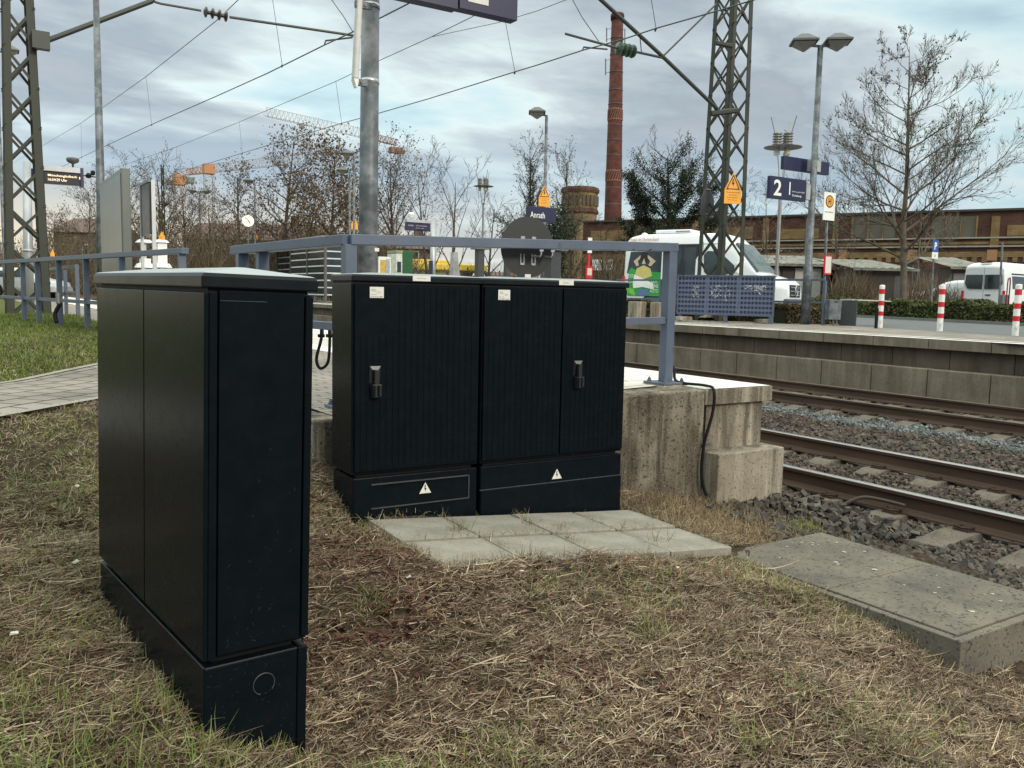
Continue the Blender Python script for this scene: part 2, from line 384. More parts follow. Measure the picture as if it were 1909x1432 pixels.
def _rbf():
    A = CP[:, :2]; n = len(A); d = np.linalg.norm(A[:, None]-A[None], axis=2)
    K = np.zeros((n+3, n+3)); K[:n, :n] = -d + 0.03*np.eye(n); K[:n, n] = 1; K[:n, n+1:] = A; K[n, :n] = 1; K[n+1:, :n] = A.T
    rhs = np.zeros(n+3); rhs[:n] = CP[:, 2]
    return np.linalg.solve(K, rhs)
_W = _rbf()
def _vn(x, y, s, seed):
    """cheap smooth value noise"""
    xs, ys = x*s, y*s; xi, yi = np.floor(xs).astype(int), np.floor(ys).astype(int); fx, fy = xs-xi, ys-yi
    h = lambda a, b: (np.abs(np.sin(a*127.1+b*311.7+seed*74.7)*43758.5453) % 1)
    fx, fy = fx*fx*(3-2*fx), fy*fy*(3-2*fy)
    return (h(xi, yi)*(1-fx)+h(xi+1, yi)*fx)*(1-fy)+(h(xi, yi+1)*(1-fx)+h(xi+1, yi+1)*fx)*fy
def gz(x, y, rough=True):
    x = np.atleast_1d(np.asarray(x, float)); y = np.atleast_1d(np.asarray(y, float)); sh = x.shape; x = x.ravel(); y = y.ravel()
    out = np.zeros(len(x))
    for i in range(0, len(x), 20000):
        a, b = x[i:i+20000], y[i:i+20000]
        d = np.sqrt((a[:, None]-CP[None, :, 0])**2+(b[:, None]-CP[None, :, 1])**2)
        out[i:i+20000] = -(d@_W[:len(CP)])+_W[len(CP)]+_W[len(CP)+1]*a+_W[len(CP)+2]*b
    sl = (x > 1.645) & (x < 3.335) & (y > 3.05-.035*(x-1.66)) & (y < 3.93)
    if rough:
        out = out+(_vn(x, y, 3.1, 1)-.5)*.035+(_vn(x, y, 9, 2)-.5)*.026+(_vn(x, y, 22, 3)-.5)*.020
    out = np.where(sl, np.minimum(out, -.487-.082*(x-1.6)-.03), out)
    return out.reshape(sh)
def mat_soil():
    m = bpy.data.materials.new('soil_and_turf'); m.use_nodes = True; nt = m.node_tree; N, L = nt.nodes, nt.links; b = N['Principled BSDF']
    tc = N.new('ShaderNodeTexCoord'); v = tc.outputs['Object']
    n = N.new('ShaderNodeTexNoise'); n.inputs['Scale'].default_value = 22; n.inputs['Detail'].default_value = 10; n.inputs['Roughness'].default_value = .75; L.new(v, n.inputs['Vector'])
    cr = N.new('ShaderNodeValToRGB'); e = cr.color_ramp.elements; e[0].position = .34; e[0].color = (.018, .012, .009, 1); e[1].position = .74; e[1].color = (.12, .09, .062, 1)
    q = e.new(.5); q.color = (.055, .038, .027, 1); L.new(n.outputs['Fac'], cr.inputs[0])
    g = N.new('ShaderNodeTexNoise'); g.inputs['Scale'].default_value = 1.1; g.inputs['Detail'].default_value = 6; L.new(v, g.inputs['Vector'])
    sep = N.new('ShaderNodeSeparateXYZ'); L.new(v, sep.inputs[0])
    yy = N.new('ShaderNodeMapRange'); yy.inputs[1].default_value = 5.2; yy.inputs[2].default_value = 7.4; yy.inputs[3].default_value = -.35; yy.inputs[4].default_value = .45; L.new(sep.outputs[1], yy.inputs[0])
    ad = N.new('ShaderNodeMath'); ad.operation = 'ADD'; ad.use_clamp = True; L.new(g.outputs['Fac'], ad.inputs[0]); L.new(yy.outputs[0], ad.inputs[1])
    gr = N.new('ShaderNodeMapRange'); gr.inputs[1].default_value = .42; gr.inputs[2].default_value = .75; L.new(ad.outputs[0], gr.inputs[0])
    gc = N.new('ShaderNodeValToRGB'); gc.color_ramp.elements[0].position = .35; gc.color_ramp.elements[0].color = (.045, .055, .018, 1); gc.color_ramp.elements[1].position = .7; gc.color_ramp.elements[1].color = (.15, .16, .05, 1); L.new(n.outputs['Fac'], gc.inputs[0])
    mx = N.new('ShaderNodeMix'); mx.data_type = 'RGBA'; L.new(gr.outputs[0], mx.inputs[0]); L.new(cr.outputs[0], mx.inputs[6]); L.new(gc.outputs[0], mx.inputs[7])
    L.new(mx.outputs[2], b.inputs['Base Color']); b.inputs['Roughness'].default_value = .95; b.inputs['Specular IOR Level'].default_value = .1
    bp = N.new('ShaderNodeBump'); bp.inputs['Strength'].default_value = .8; bp.inputs['Distance'].default_value = .015; L.new(n.outputs['Fac'], bp.inputs['Height']); L.new(bp.outputs[0], b.inputs['Normal'])
    return m
SOIL = mat_soil()
def grid_mesh(name, xs, ys, zf, m):
    X, Y = np.meshgrid(xs, ys); Z = zf(X, Y); V = np.stack([X.ravel(), Y.ravel(), Z.ravel()], 1)
    nx, ny = len(xs), len(ys); i = np.arange(ny-1)[:, None]*nx+np.arange(nx-1)[None]; i = i.ravel()
    return np_mesh(name, V, np.stack([i, i+1, i+1+nx, i+nx], 1), m, smooth=True)
xs = np.unique(np.concatenate([np.linspace(-40, -3, 24), np.linspace(-3, 4.75, 150)]))
ys = np.unique(np.concatenate([np.linspace(-20, .2, 24), np.linspace(.2, 7.5, 150), np.linspace(7.5, 22, 60), np.linspace(22, 120, 30)]))
def zf(X, Y):
    z = gz(X, Y)
    # under the platform the earth drops away
    z = np.where((X > 1.95) & (Y > 4.75), -1.15, z)
    return np.where((X > 4.45) & (Y > 4.35), -1.15, z)
tag(grid_mesh('ground', xs, ys, zf, SOIL), kind='structure')
FIELD = mat('far_earth', (.085, .075, .045), .95, var=.4, scale=.3)
mb = MB(); n = 48
ring = [(900*math.cos(2*math.pi*i/n), 900*math.sin(2*math.pi*i/n), -1.2) for i in range(n)]
mb.add(ring, [tuple(range(n))]); tag(mb.build('terrain', FIELD), kind='structure')

# ballast bed with shoulder
BALB = mat('ballast_bed', (.060, .052, .044), .9, var=.5, scale=30, bump=1., bscale=28)
def bz(X, Y):
    z = np.full(X.shape, -.955)
    z = np.where(X < 5.1, -.955+(5.1-X)*(.17*np.clip((Y-1.5)/.4, 0, 1)-.12*np.clip((1.5-Y)/.4, 0, 1)), z)
    mid = np.clip(1-np.abs(X-8.9)/1.0, 0, 1); z = z+mid*.07
    z = z+(_vn(X, Y, 5, 9)-.5)*.03
    return z
tag(grid_mesh('ballast_bed', np.linspace(4.1, 13.1, 80), np.concatenate([np.linspace(-12, 12, 120), np.linspace(12.5, 140, 60)]), bz, BALB), kind='structure')

# paved path running up to the platform: border strips and pavers follow the ground
def strip(name, A, Bp, w0, w1, m, lift=.012, n=60, uvrot=None):
    A = np.array(A, float); Bp = np.array(Bp, float); d = Bp-A; Ln = np.linalg.norm(d); d /= Ln; nn = np.array([-d[1], d[0]])
    t = np.linspace(0, Ln, n); s = np.linspace(w0, w1, 8)
    T, S = np.meshgrid(t, s); X = A[0]+d[0]*T+nn[0]*S; Y = A[1]+d[1]*T+nn[1]*S
    Z = gz(X, Y, False)+lift
    o_ang = math.atan2(d[1], d[0])
    V = np.stack([T.ravel(), S.ravel(), Z.ravel()], 1)
    nx, ny = n, 8; i = (np.arange(ny-1)[:, None]*nx+np.arange(nx-1)[None]).ravel()
    o = np_mesh(name, V, np.stack([i, i+1, i+1+nx, i+nx], 1), m)
    o.location = (A[0], A[1], 0); o.rotation_euler = (0, 0, o_ang)
    return o
P0 = onz(0, 785, -.09); P1 = onz(178, 752, -.09); Q0 = onz(0, 722, -.09)
dd = (P1-P0)[:2]; dd /= np.linalg.norm(dd); nn = np.array([-dd[1], dd[0]]); pw = float((Q0-P0)[:2]@nn)
S0 = P0[:2]-dd*5.0; S1 = P0[:2]+dd*2.45
PAVEL = mat_brick('path_paving_large', (.22, .195, .172), (.27, .24, .215), (.055, .045, .035), 1.0, .20, .20, .010)
KERBL = mat('path_border', (.25, .23, .20), .8, var=.12, scale=12)
tag(strip('path', S0, S1, .075, pw-.075, PAVEL, .03), kind='structure')
tag(strip('path_border', S0, S1, 0, .06, KERBL, .034), kind='structure')
tag(strip('path_border', S0, S1, pw-.06, pw, KERBL, .034), kind='structure')

# ------------------------------------------------------------------ near platform
def pz(X): return -.07*np.clip((4.3-np.asarray(X, float))/2.4, 0, 1)
def sheet(name, x0, x1, y0, y1, m, lift=0., wob=0.):
    mb = MB(); n = 8
    for i in range(n):
        a, b = x0+(x1-x0)*i/n, x0+(x1-x0)*(i+1)/n
        mb.add([(a, y0, pz(a)+lift), (b, y0, pz(b)+lift), (b, y1, pz(b)+lift), (a, y1, pz(a)+lift)], [(0, 1, 2, 3)])
    return tag(mb.build(name, m), kind='structure')
PAVEW = mat_brick('pale_flagstones', (.58, .55, .50), (.66, .62, .57), (.30, .27, .23), 1.0, .5, .25, .012)
def core():
    mb = MB()
    mb.hexa([(1.75, 4.62, -1.1), (4.36, 4.40, -1.1), (4.36, 110, -1.1), (1.75, 110, -1.1)], [(1.75, 4.62, -.085), (4.36, 4.40, -.012), (4.36, 110, -.012), (1.75, 110, -.085)])
    return tag(mb.build('platform', PAVEP), kind='structure')
core()
sheet('platform_paving', 1.75, 3.35, 4.66, 110, PAVEP, .004)
sheet('platform_strip', 3.35, 3.62, 4.66, 110, mat('pale_guiding_strip', (.74, .71, .66), .8, var=.06, scale=20), .006)
sheet('platform_strip', 3.62, 4.0, 4.66, 110, mat('pinkish_flagstones', (.50, .45, .41), .8, var=.1, scale=6), .004)
sheet('platform_strip', 4.0, 4.385, 4.66, 110, PAVEW, .005)
tag(MB().box((2.75, 4.67, .002), (4.3, 110, -.001)).build('platform_base_course', PAVEP), kind='structure') if False else None
# edge slabs: 1 m long, overhanging cap
mb = MB(); y = 4.33
while y < 110:
    L_ = 1.0 if y < 30 else 8.0
    mb.box((4.39, y, -.11), (5.08, y+L_-.008, -.001)); y += L_
tag(mb.build('platform_edge_slabs', CONC_PALE, bevel=.004), kind='structure')
mb = MB(); y = 4.338
while y < 110:
    L_ = .984 if y < 30 else 7.98
    mb.add([(4.398, y, .004), (5.072, y, .004), (5.072, y+L_, .004), (4.398, y+L_, .004)], [(0, 1, 2, 3)]); y += 1.0 if y < 30 else 8.0
tag(mb.build('platform_edge_coating', EDGE_W), kind='structure')
mb = MB().box((4.45, 4.38, -.46), (5.03, 110, -.113)); tag(mb.build('platform_edge_support', CONC_PALE), kind='structure')
mb = MB().box((4.40, 4.19, -1.15), (5.08, 110, -.44)); tag(mb.build('platform_foundation_block', CONC_PALE, bevel=.008), kind='structure')
# end wall that carries the railing
o = MB().hexa([(1.62, 4.52, -1.1), (4.385, 4.33, -1.1), (4.385, 4.64, -1.1), (1.62, 4.83, -1.1)], [(1.62, 4.52, -.075), (4.385, 4.33, 0), (4.385, 4.64, 0), (1.62, 4.83, -.075)]).build('retaining_wall', CONC_WALL, bevel=.012)
tag(o, 'weathered streaky concrete wall behind the pair of ribbed cabinets, carrying the blue railing', 'wall')

# ------------------------------------------------------------------ far platform
def far_platform():
    mb = MB(); mb2 = MB(); mb3 = MB(); mb4 = MB()
    y = -12.0; i = 0
    while y < 120:
        L_ = 1.0 if -3 < y < 40 else 4.0
        mb.box((13.0, y, -.09), (13.45, y+L_-.012, .066)); y += L_
    y = -12.3
    while y < 120:
        L_ = 1.0 if -3 < y < 40 else 4.0
        mb2.box((13.12, y, -.40), (13.4, y+L_-.014, -.092)); y += L_
    y = -12.1
    while y < 120:
        L_ = 1.0 if -3 < y < 40 else 4.0
        mb3.box((12.86, y, -1.2), (13.4, y+L_-.014, -.405)); y += L_
    tag(mb.build('far_platform_edge', CONC_FAR2, bevel=.006), kind='structure')
    tag(mb2.build('far_platform_wall', CONC_FARD), kind='structure')
    tag(mb3.build('far_platform_footing', CONC_FAR2, bevel=.01), kind='structure')
    # surface; its back edge runs out to the right
    yb = [(-12, 9.5), (8.08, 16.07), (12.63, 17.67), (14.5, 17.9), (120, 17.9)]
    for a, b in zip(yb[:-1], yb[1:]):
        mb4.hexa([(13.2, a[0], -.5), (a[1], a[0], -.5), (b[1], b[0], -.5), (13.2, b[0], -.5)], [(13.2, a[0], .062), (a[1], a[0], .062), (b[1], b[0], .062), (13.2, b[0], .062)])
    tag(mb4.build('far_platform', PAVEP), kind='structure')
    wm = mat('platform_white_line', (.80, .78, .74), .7, var=.05, scale=30)
    for x0, x1 in ((13.0, 13.2), (13.62, 13.74)):
        tag(MB().add([(x0, -11, .072 if x0 < 13.1 else .067), (x1, -11, .072 if x0 < 13.1 else .067), (x1, 110, .072 if x0 < 13.1 else .067), (x0, 110, .072 if x0 < 13.1 else .067)], [(0, 1, 2, 3)]).build('platform_line', wm), kind='structure')
far_platform()
ASPH = mat('asphalt', (.105, .11, .115), .85, var=.25, scale=1.2, bump=.2, bscale=60)
mb = MB().box((15.5, -30, -.5), (33.5, 110, .03)); tag(mb.build('car_park', ASPH), kind='structure')
mb = MB().box((33.5, -40, -.5), (160, 200, .02)); tag(mb.build('far_ground', FIELD), kind='structure')

# ------------------------------------------------------------------ rails and sleepers
RAILS = mat('rail_rust', (.075, .043, .028), .7, .2, var=.35, scale=5, stretch=(1, .2, 1))
RAILT = mat('rail_head_polished', (.42, .40, .38), .28, .9, var=.15, scale=4, stretch=(1, .1, 1))
RAILT2 = mat('rail_head_dull', (.14, .105, .075), .5, .5, var=.2, scale=4, stretch=(1, .1, 1))
def rail(X, label, top):
    base = [(-.0675, 0), (.0675, 0), (.0675, .010), (.02, .026), (.0085, .04), (.0085, .118), (.033, .128), (.035, .152), (-.035, .152), (-.033, .128), (-.0085, .118), (-.0085, .04), (-.02, .026), (-.0675, .010)]
    r = thing('rail', label, 'rail', (X, 0, -.919), 0, 'rails of the two tracks')
    MB().prism([(x, z) for x, z in base], -11, 120).build('rail_profile', RAILS, r)
    MB().prism([(-.033, .1525), (.033, .1525), (.030, .158), (.02, .1605), (-.02, .1605), (-.030, .158)], -11, 120).build('running_surface', top, r)
RX = [5.87, 7.31, 10.58, 12.10]
rail(RX[0], 'nearest steel rail with a shiny head, ending its visible run beside the lower concrete block', RAILT)
rail(RX[1], 'second steel rail from the camera with the brightest shiny head', RAILT)
rail(RX[2], 'third rail, dull brown, beside the strip of pale fresh ballast', RAILT2)
rail(RX[3], 'farthest rail, dull brown, close to the opposite platform wall', RAILT2)
CLIP = mat('rail_clip_rust', (.06, .035, .022), .7, .2, var=.3, scale=20)
def sleeper_proto(cx, y, lab, grp):
    s = thing('sleeper', lab, 'sleeper', (cx, y, -.919), 0, grp)
    mb = MB()
    # concrete body: high under the rails, waisted in the middle
    prof = [(-1.3, .10), (-1.25, -.035), (-.92, 0.0), (-.55, 0.0), (-.32, -.05), (.32, -.05), (.55, 0), (.92, 0), (1.25, -.035), (1.3, -.1)]
    prof[0] = (-1.3, -.1)
    hw = lambda x: .13 if abs(x) > .5 else .11
    k = 0
    for (xa, za), (xb, zb) in zip(prof[:-1], prof[1:]):
        wa, wb = hw(xa), hw(xb)
        mb.hexa([(xa, -wa-.02, -.2), (xb, -wb-.02, -.2), (xb, wb+.02, -.2), (xa, wa+.02, -.2)], [(xa, -wa+.02, za), (xb, -wb+.02, zb), (xb, wb-.02, zb), (xa, wa-.02, za)])
    mb.build('sleeper_body', SLEEP, s)
    for rx in (-.72, .72):
        for sx in (-1, 1):
            c = MB(); x0 = rx+sx*.105
            c.box((x0-.03, -.055, .0), (x0+.03, .055, .018)); c.tube([(x0, 0, .01), (x0, 0, .05)], .012, 6); c.tube([(x0, 0, .032), (x0, 0, .042)], .021, 6)
            c.tube([(x0-sx*.055, -.045, .022), (x0+sx*.01, -.055, .03), (x0+sx*.02, 0, .025), (x0+sx*.01, .055, .03), (x0-sx*.055, .045, .022)], .008, 5)
            c.build('rail_clip', CLIP, s)
    return s
ORD = 'first second third fourth fifth sixth seventh eighth ninth tenth eleventh twelfth thirteenth fourteenth fifteenth sixteenth seventeenth eighteenth nineteenth twentieth twenty-first twenty-second twenty-third twenty-fourth twenty-fifth twenty-sixth'.split()
def sleeper_row(cx, y0, pitch, n, track, ground):
    p = None
    for k in range(n):
        lab = '%s sleeper of the %s track counted from the right picture edge, lying in %s' % (ORD[k], track, ground)
        if k == 0: p = sleeper_proto(cx, y0, lab, 'sleepers of the %s track' % track)
        else: copy_thing(p, (cx, y0+pitch*k, -.919), label=lab)
sleeper_row(6.59, 2.65, .55, 12, 'near', 'dark ballast')
sleeper_row(11.34, 4.8, .60, 26, 'far', 'brown ballast')

# ------------------------------------------------------------------ concrete cable-duct cover, slabs, duct box
t = thing('duct_cover', 'grey concrete inspection cover with white lichen spots, set beside the ballast', 'cover slab', (3.75, 2.45, -.72))
off = (3.75, 2.45, -.72)
MB(off).box((3.33, 1.82, -1.5), (3.37, 3.17, -.712)).box((3.37, 1.82, -1.5), (4.2, 1.86, -.712)).box((4.16, 1.86, -1.5), (4.2, 3.17, -.712)).box((3.37, 3.13, -1.5), (4.16, 3.17, -.712)).build('duct_wall', CONC_COVER, t, bevel=.004)
MB(off).box((3.3765, 1.8665, -.80), (4.1535, 2.49, -.706)).box((3.3765, 2.496, -.80), (4.1535, 3.1235, -.707)).build('cover_plate', CONC_COVER, t, bevel=.004)
LICH = mat('lichen', (.40, .38, .33), .9, var=.1, scale=60)
mb = MB(off)
for i in range(34):
    cx, cy = rnd.uniform(3.45, 4.1), rnd.uniform(1.95, 3.1)
    if rnd.random() < .5: cx, cy = 3.95+rnd.gauss(0, .12), 2.95+rnd.gauss(0, .14)
    if not (3.4 < cx < 4.13 and 1.9 < cy < 3.1): continue
    if abs(cy-2.493) < .03: continue
    r0 = rnd.choice((.004, .005, .007, .010, .014)); m_ = 11
    ptsl = [(cx+r0*rnd.uniform(.35, 1.4)*math.cos(2*math.pi*j/m_), cy+r0*rnd.uniform(.3, 1.2)*math.sin(2*math.pi*j/m_), -.7035) for j in range(m_)]
    mb.add(ptsl, [tuple(range(m_))])
mb.build('lichen_spots', LICH, t)

names = [['rear row, leftmost pale slab against the left cabinet plinth', 'rear row, second from the left, below the left cabinet', 'rear row, third from the left, before the right cabinet', 'rear row, rightmost pale slab at the corner of the right cabinet'],
         ['front row, leftmost pale slab with a straw-covered corner', 'front row, second pale slab from the left with weeds in its joint', 'front row, third pale slab from the left', 'front row, rightmost pale slab next to the duct cover']]
for r_ in range(2):
    for c_ in range(4):
        x0 = 1.66+.415*c_; y0 = 3.50-.42*r_
        a = R(-2)
        cx, cy = x0+.205, y0+.205-(cx0 if False else 0)
        cyy = cy-.035*(x0-1.66)
        zc = -.487-.082*(cx-1.6)-.010*r_
        s = MB().box((-.2035, -.205, -.045), (.2035, .205, 0)).build('paving_slab', SLAB, bevel=.003)
        s.location = (cx, cyy, zc); s.rotation_euler = (R(rnd.uniform(-.6, .6)), R(4.6+rnd.uniform(-.5, .5)), a+R(rnd.uniform(-.4, .4)))
        tag(s, 'concrete paving slab, '+names[r_][c_], 'paving slab', 'paving slabs in front of the cabinets')

# ------------------------------------------------------------------ cabinets
WHT_LAB = mat('label_white', (.68, .66, .62), .5, var=.05)
def lid(parent, x0, x1, y0, y1, z0, h=.04, rise=.05, ov=.014, div=None):
    mb = MB(); a0, a1, b0, b1 = x0-ov, x1+ov, y0-ov, y1+ov; c = .016
    lv = [(0, z0), (0, z0+h-.012), (.006, z0+h-.003), (c, z0+h)]
    rings = []
    for i_, z in lv: rings.append([(a0+i_, b0+i_, z), (a1-i_, b0+i_, z), (a1-i_, b1-i_, z), (a0+i_, b1-i_, z)])
    d = min(a1-a0, b1-b0)/2-.01
    rings.append([(a0+d, b0+d, z0+h+rise), (a1-d, b0+d, z0+h+rise), (a1-d, b1-d, z0+h+rise), (a0+d, b1-d, z0+h+rise)])
    vs = [p for r_ in rings for p in r_]; fs = [(3, 2, 1, 0)]
    for i in range(len(rings)-1):
        for j in range(4): a = i*4+j; b = i*4+(j+1) % 4; fs.append((a, b, b+4, a+4))
    k = (len(rings)-1)*4; fs.append((k, k+1, k+2, k+3))
    mb.add(vs, fs)
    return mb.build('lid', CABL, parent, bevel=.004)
def ribs(mb, x0, x1, z0, z1, y, pitch=.0335, skip=None):
    n = int((x1-x0)/pitch); p = (x1-x0)/n
    for i in range(n):
        a = x0+i*p+.003; b = x0+(i+1)*p-.003; zt = z1
        if skip and a < skip[0]: zt = skip[1]
        mb.prism([(a, y), (a+.0025, y-.0028), (b-.0025, y-.0028), (b, y)], z0, zt, 'z')
def handle(parent, x, z, y=-.004):
    M = mat('handle_plastic', (.016, .018, .02), .35, var=.2)
    mb = MB()
    # recessed dish, lever and the two lock barrels
    mb.hexa([(x-.028, y-.003, z+.0), (x+.028, y-.003, z+.0), (x+.028, y, z+.0), (x-.028, y, z)], [(x-.03, y-.012, z+.085), (x+.03, y-.012, z+.085), (x+.03, y, z+.085), (x-.03, y, z+.085)])
    mb.box((x-.010, y-.034, z-.012), (x+.014, y-.012, z+.068))
    mb.hexa([(x-.018, y-.03, z-.07), (x+.022, y-.03, z-.07), (x+.022, y, z-.08), (x-.018, y, z-.08)], [(x-.022, y-.04, z-.005), (x+.026, y-.04, z-.005), (x+.026, y, z-.002), (x-.022, y, z-.002)])
    mb.tube([(x-.008, y-.042, z-.066), (x-.008, y-.042, z-.006)], .009, 8); mb.tube([(x+.014, y-.042, z-.062), (x+.014, y-.042, z-.006)], .009, 8)
    h = mb.build('handle', M, parent, bevel=.002)
    MB().hexa([(x-.016, y-.016, z+.068), (x+.016, y-.016, z+.068), (x+.016, y-.010, z+.068), (x-.016, y-.010, z+.068)], [(x-.028, y-.0135, z+.0855), (x+.028, y-.0135, z+.0855), (x+.028, y-.0105, z+.0855), (x-.028, y-.0105, z+.0855)]).build('grip_edge', mat('worn_edge', (.16, .17, .17), .4, .4), h)
def plate(parent, x, z, w_, h_, rows, y=-.0075, nm='rating_plate'):
    o = MB().box((x, y-.001, z), (x+w_, y, z+h_)).build(nm, WHT_LAB, parent)
    for s, u, v, tw, th in rows: text(s, tw, th, (x+u, y-.0015, z+v), BLK, o)
    return o
def warn(parent, x, z, s, y):
    o = MB().prism([(x-s*.58, z), (x+s*.58, z), (x, z+s)], y-.0012, y).build('warning_sign', WHT_LAB, parent)
    MB().prism([(x-.003*s/.06, z+.75*s), (x+.05*s, z+.78*s), (x+.01*s, z+.46*s), (x+.12*s, z+.46*s), (x-.02*s, z+.10*s), (x-.0*s, z+.36*s), (x-.10*s, z+.36*s)], y-.002, y-.0014).build('lightning_bolt', BLK, o)
    return o
RA = -.034
ROX, ROY, RJ = 1.599, 3.959, -.276
def row_cab(x0, wid, zg, label, doors):
    """cabinet standing in the row; local x along the front, front face at y = 0"""
    c, s = math.cos(RA), math.sin(RA)
    t = thing('electrical_cabinet', label, 'cabinet', (ROX+c*x0, ROY+s*x0, zg), RA, 'dark distribution cabinets by the platform end')
    jz = RJ-zg; H = .956; W = .312
    MB().box((0, .012, jz), (wid, W, jz+H+.004)).build('body', CAB, t, bevel=.008)
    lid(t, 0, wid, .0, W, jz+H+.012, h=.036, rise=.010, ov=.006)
    MB().box((.004, .012, jz+H-.01), (wid-.004, W-.01, jz+H+.013)).build('lid_gasket', BLACK, t)
    x = .0
    for (a, b, hs, sk) in doors:
        mb = MB().box((a, -.004, jz+.02), (b, .013, jz+H))
        ribs(mb, a+.022, b-.014, jz+.03, jz+H-.012, -.004, skip=sk and (a+sk[0], jz+sk[1]))
        d = mb.build('door', CAB, t, bevel=.0022)
        if hs is not None: handle(d, a+hs, jz+.465, -.006)
    # plinth down into the ground
    pl = MB().box((.006, .006, -.25), (wid-.006, W-.004, jz-.014)).build('plinth', CAB, t, bevel=.006)
    MB().box((.03, .034, jz-.02), (wid-.03, W-.03, jz+.002)).build('shadow_gap', BLACK, t)
    return t, pl, jz
t, pl, jz = row_cab(0, .712, -.50, 'left one of two ribbed dark cabinets, with one door and its handle on the left', [(.012, .70, .10, (.20, .70))])
mb = MB(); ff = .0035
for a, b in (((.10, -.002, jz-.055), (.655, .006, jz-.049)), ((.10, -.0015, jz-.178), (.655, .006, jz-.173)), ((.652, -.002, jz-.178), (.657, .006, jz-.049))): mb.box(a, b)
mb.build('access_panel_rim', mat('worn_plastic', (.05, .055, .06), .35), pl)
warn(pl, .40, jz-.125, .058, .0045)
plate(t, .086, jz+H_ if False else jz+.887, .073, .054, [('Stadtnetz', .02, .041, .026, .0045), ('Verteiler', .02, .034, .026, .0045), ('Tel. 4711', .048, .030, .022, .004), ('24 h Störung', .048, .024, .024, .004), ('Bitte melden', .022, .017, .03, .0035), ('KVZ 02156-084', .036, .006, .06, .0065)])
plate(t, .315, jz+.956+.019, .098, .026, [('A/B TR Treppe', .047, .013, .048, .006)], y=-.0065, nm='name_plate')
t, pl, jz = row_cab(.724, .965, -.555, 'right one of the two dark ribbed cabinets, with two doors', [(.008, .502, None, (.11, .70)), (.512, .955, .10, (.18, .70))])
MB().box((.0, .001, jz-.145), (.965, .0075, jz-.141)).build('plinth_seam', mat('worn_plastic', (.05, .055, .06), .35), pl)
MB().box((.006, .0, -.25), (.959, .008, jz-.147)).build('plinth_apron', CAB, pl, bevel=.002)
warn(pl, .50, jz-.125, .058, .0045)
plate(t, .087, jz+.887, .073, .054, [('Netz', .02, .041, .02, .0045), ('Verteiler', .02, .034, .026, .0045), ('02156', .048, .030, .018, .0045), ('24 h', .048, .024, .014, .004), ('Bitte melden', .022, .017, .03, .0035), ('KVZ 085 Anrath', .036, .006, .06, .0065)])
plate(t, .475, jz+.956+.019, .098, .026, [('Schrank 2', .047, .013, .04, .006)], y=-.0065, nm='name_plate')

# big plain cabinet in the foreground; local x across its end, y along its length (near corner at the origin)
t = thing('electrical_cabinet', 'large smooth dark cabinet standing alone end-on in the foreground grass', 'cabinet', (.483, 2.223, -.56), .104, 'dark distribution cabinets by the platform end')
t.rotation_euler = (R(.3), R(1.1), .104)
jz = -.325+.56; H = .956; Lx, Ly = .292, 1.091
MB().box((.010, .010, jz), (Lx-.010, Ly-.008, jz+H)).build('body', CAB, t, bevel=.004)
for a, b in ((.0, .5245), (.529, Ly)):
    MB().box((0, a, jz), (.012, b, jz+H)).build('door', CAB, t, bevel=.0035)
# the two corner posts and the end panel between them
MB().hexa([(.0125, 0.0, jz), (.032, -.004, jz), (.032, .012, jz), (.0125, .012, jz)], [(.0125, 0.0, jz+H), (.032, -.004, jz+H), (.032, .012, jz+H), (.0125, .012, jz+H)]).build('corner_post', CAB, t, bevel=.002)
MB().box((Lx-.022, -.003, jz+.012), (Lx, .014, jz+H-.002)).build('corner_post', CAB, t, bevel=.004)
ep = MB().box((.036, -.005, jz+.012), (Lx-.028, .012, jz+H+.006)).build('end_panel', CAB, t, bevel=.002)
MB().box((Lx-.012, .014, jz), (Lx+.001, Ly, jz+H)).build('rear_panel', CAB, t, bevel=.003)
MB().box((.012, .012, jz+H-.004), (Lx-.012, Ly-.012, jz+H+.014)).build('lid_gasket', BLACK, t)
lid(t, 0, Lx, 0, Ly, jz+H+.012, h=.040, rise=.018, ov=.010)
MB().box((.034, .034, jz-.03), (Lx-.034, Ly-.034, jz+.001)).build('shadow_gap', BLACK, t)
pl = MB().box((.003, .001, -.2), (Lx-.03, Ly-.004, jz-.018)).box((Lx-.029, -.001, -.2), (Lx-.001, Ly-.004, jz-.016)).build('plinth', CAB, t, bevel=.005)
mb = MB(); pts = [(.165+.03*math.cos(a), -.0005, jz-.098+.03*math.sin(a)) for a in np.linspace(R(-40), R(250), 26)]
mb.tube(pts, .0014, 5); mb.build('knockout_ring', mat('worn_plastic', (.05, .055, .06), .35), pl)
MB().box((.006, -.0002, jz-.0195), (Lx-.032, .003, jz-.0172)).box((.0022, .006, jz-.0195), (.005, Ly-.01, jz-.0172)).build('worn_edge', mat('worn_plastic', (.05, .055, .06), .35), pl)
MB().box((.038, -.0056, jz+H-.02), (.16, -.0049, jz+H-.0185)).build('long_scratch', mat('scratch', (.035, .038, .04), .6), ep)
SCR = mat('scratch', (.035, .038, .04), .6)
mb = MB()
for i in range(38):
    x, z = rnd.uniform(.05, .26), jz+(rnd.random()**2)*.6+.03
    l = rnd.uniform(.002, .012); a = rnd.uniform(0, 3.14)
    if .046 < x < .25: mb.bar((x, -.0053, z), (x+l*math.cos(a), -.0053, z+l*math.sin(a)), .0006, .0005)
mb.build('scratches', SCR, ep)
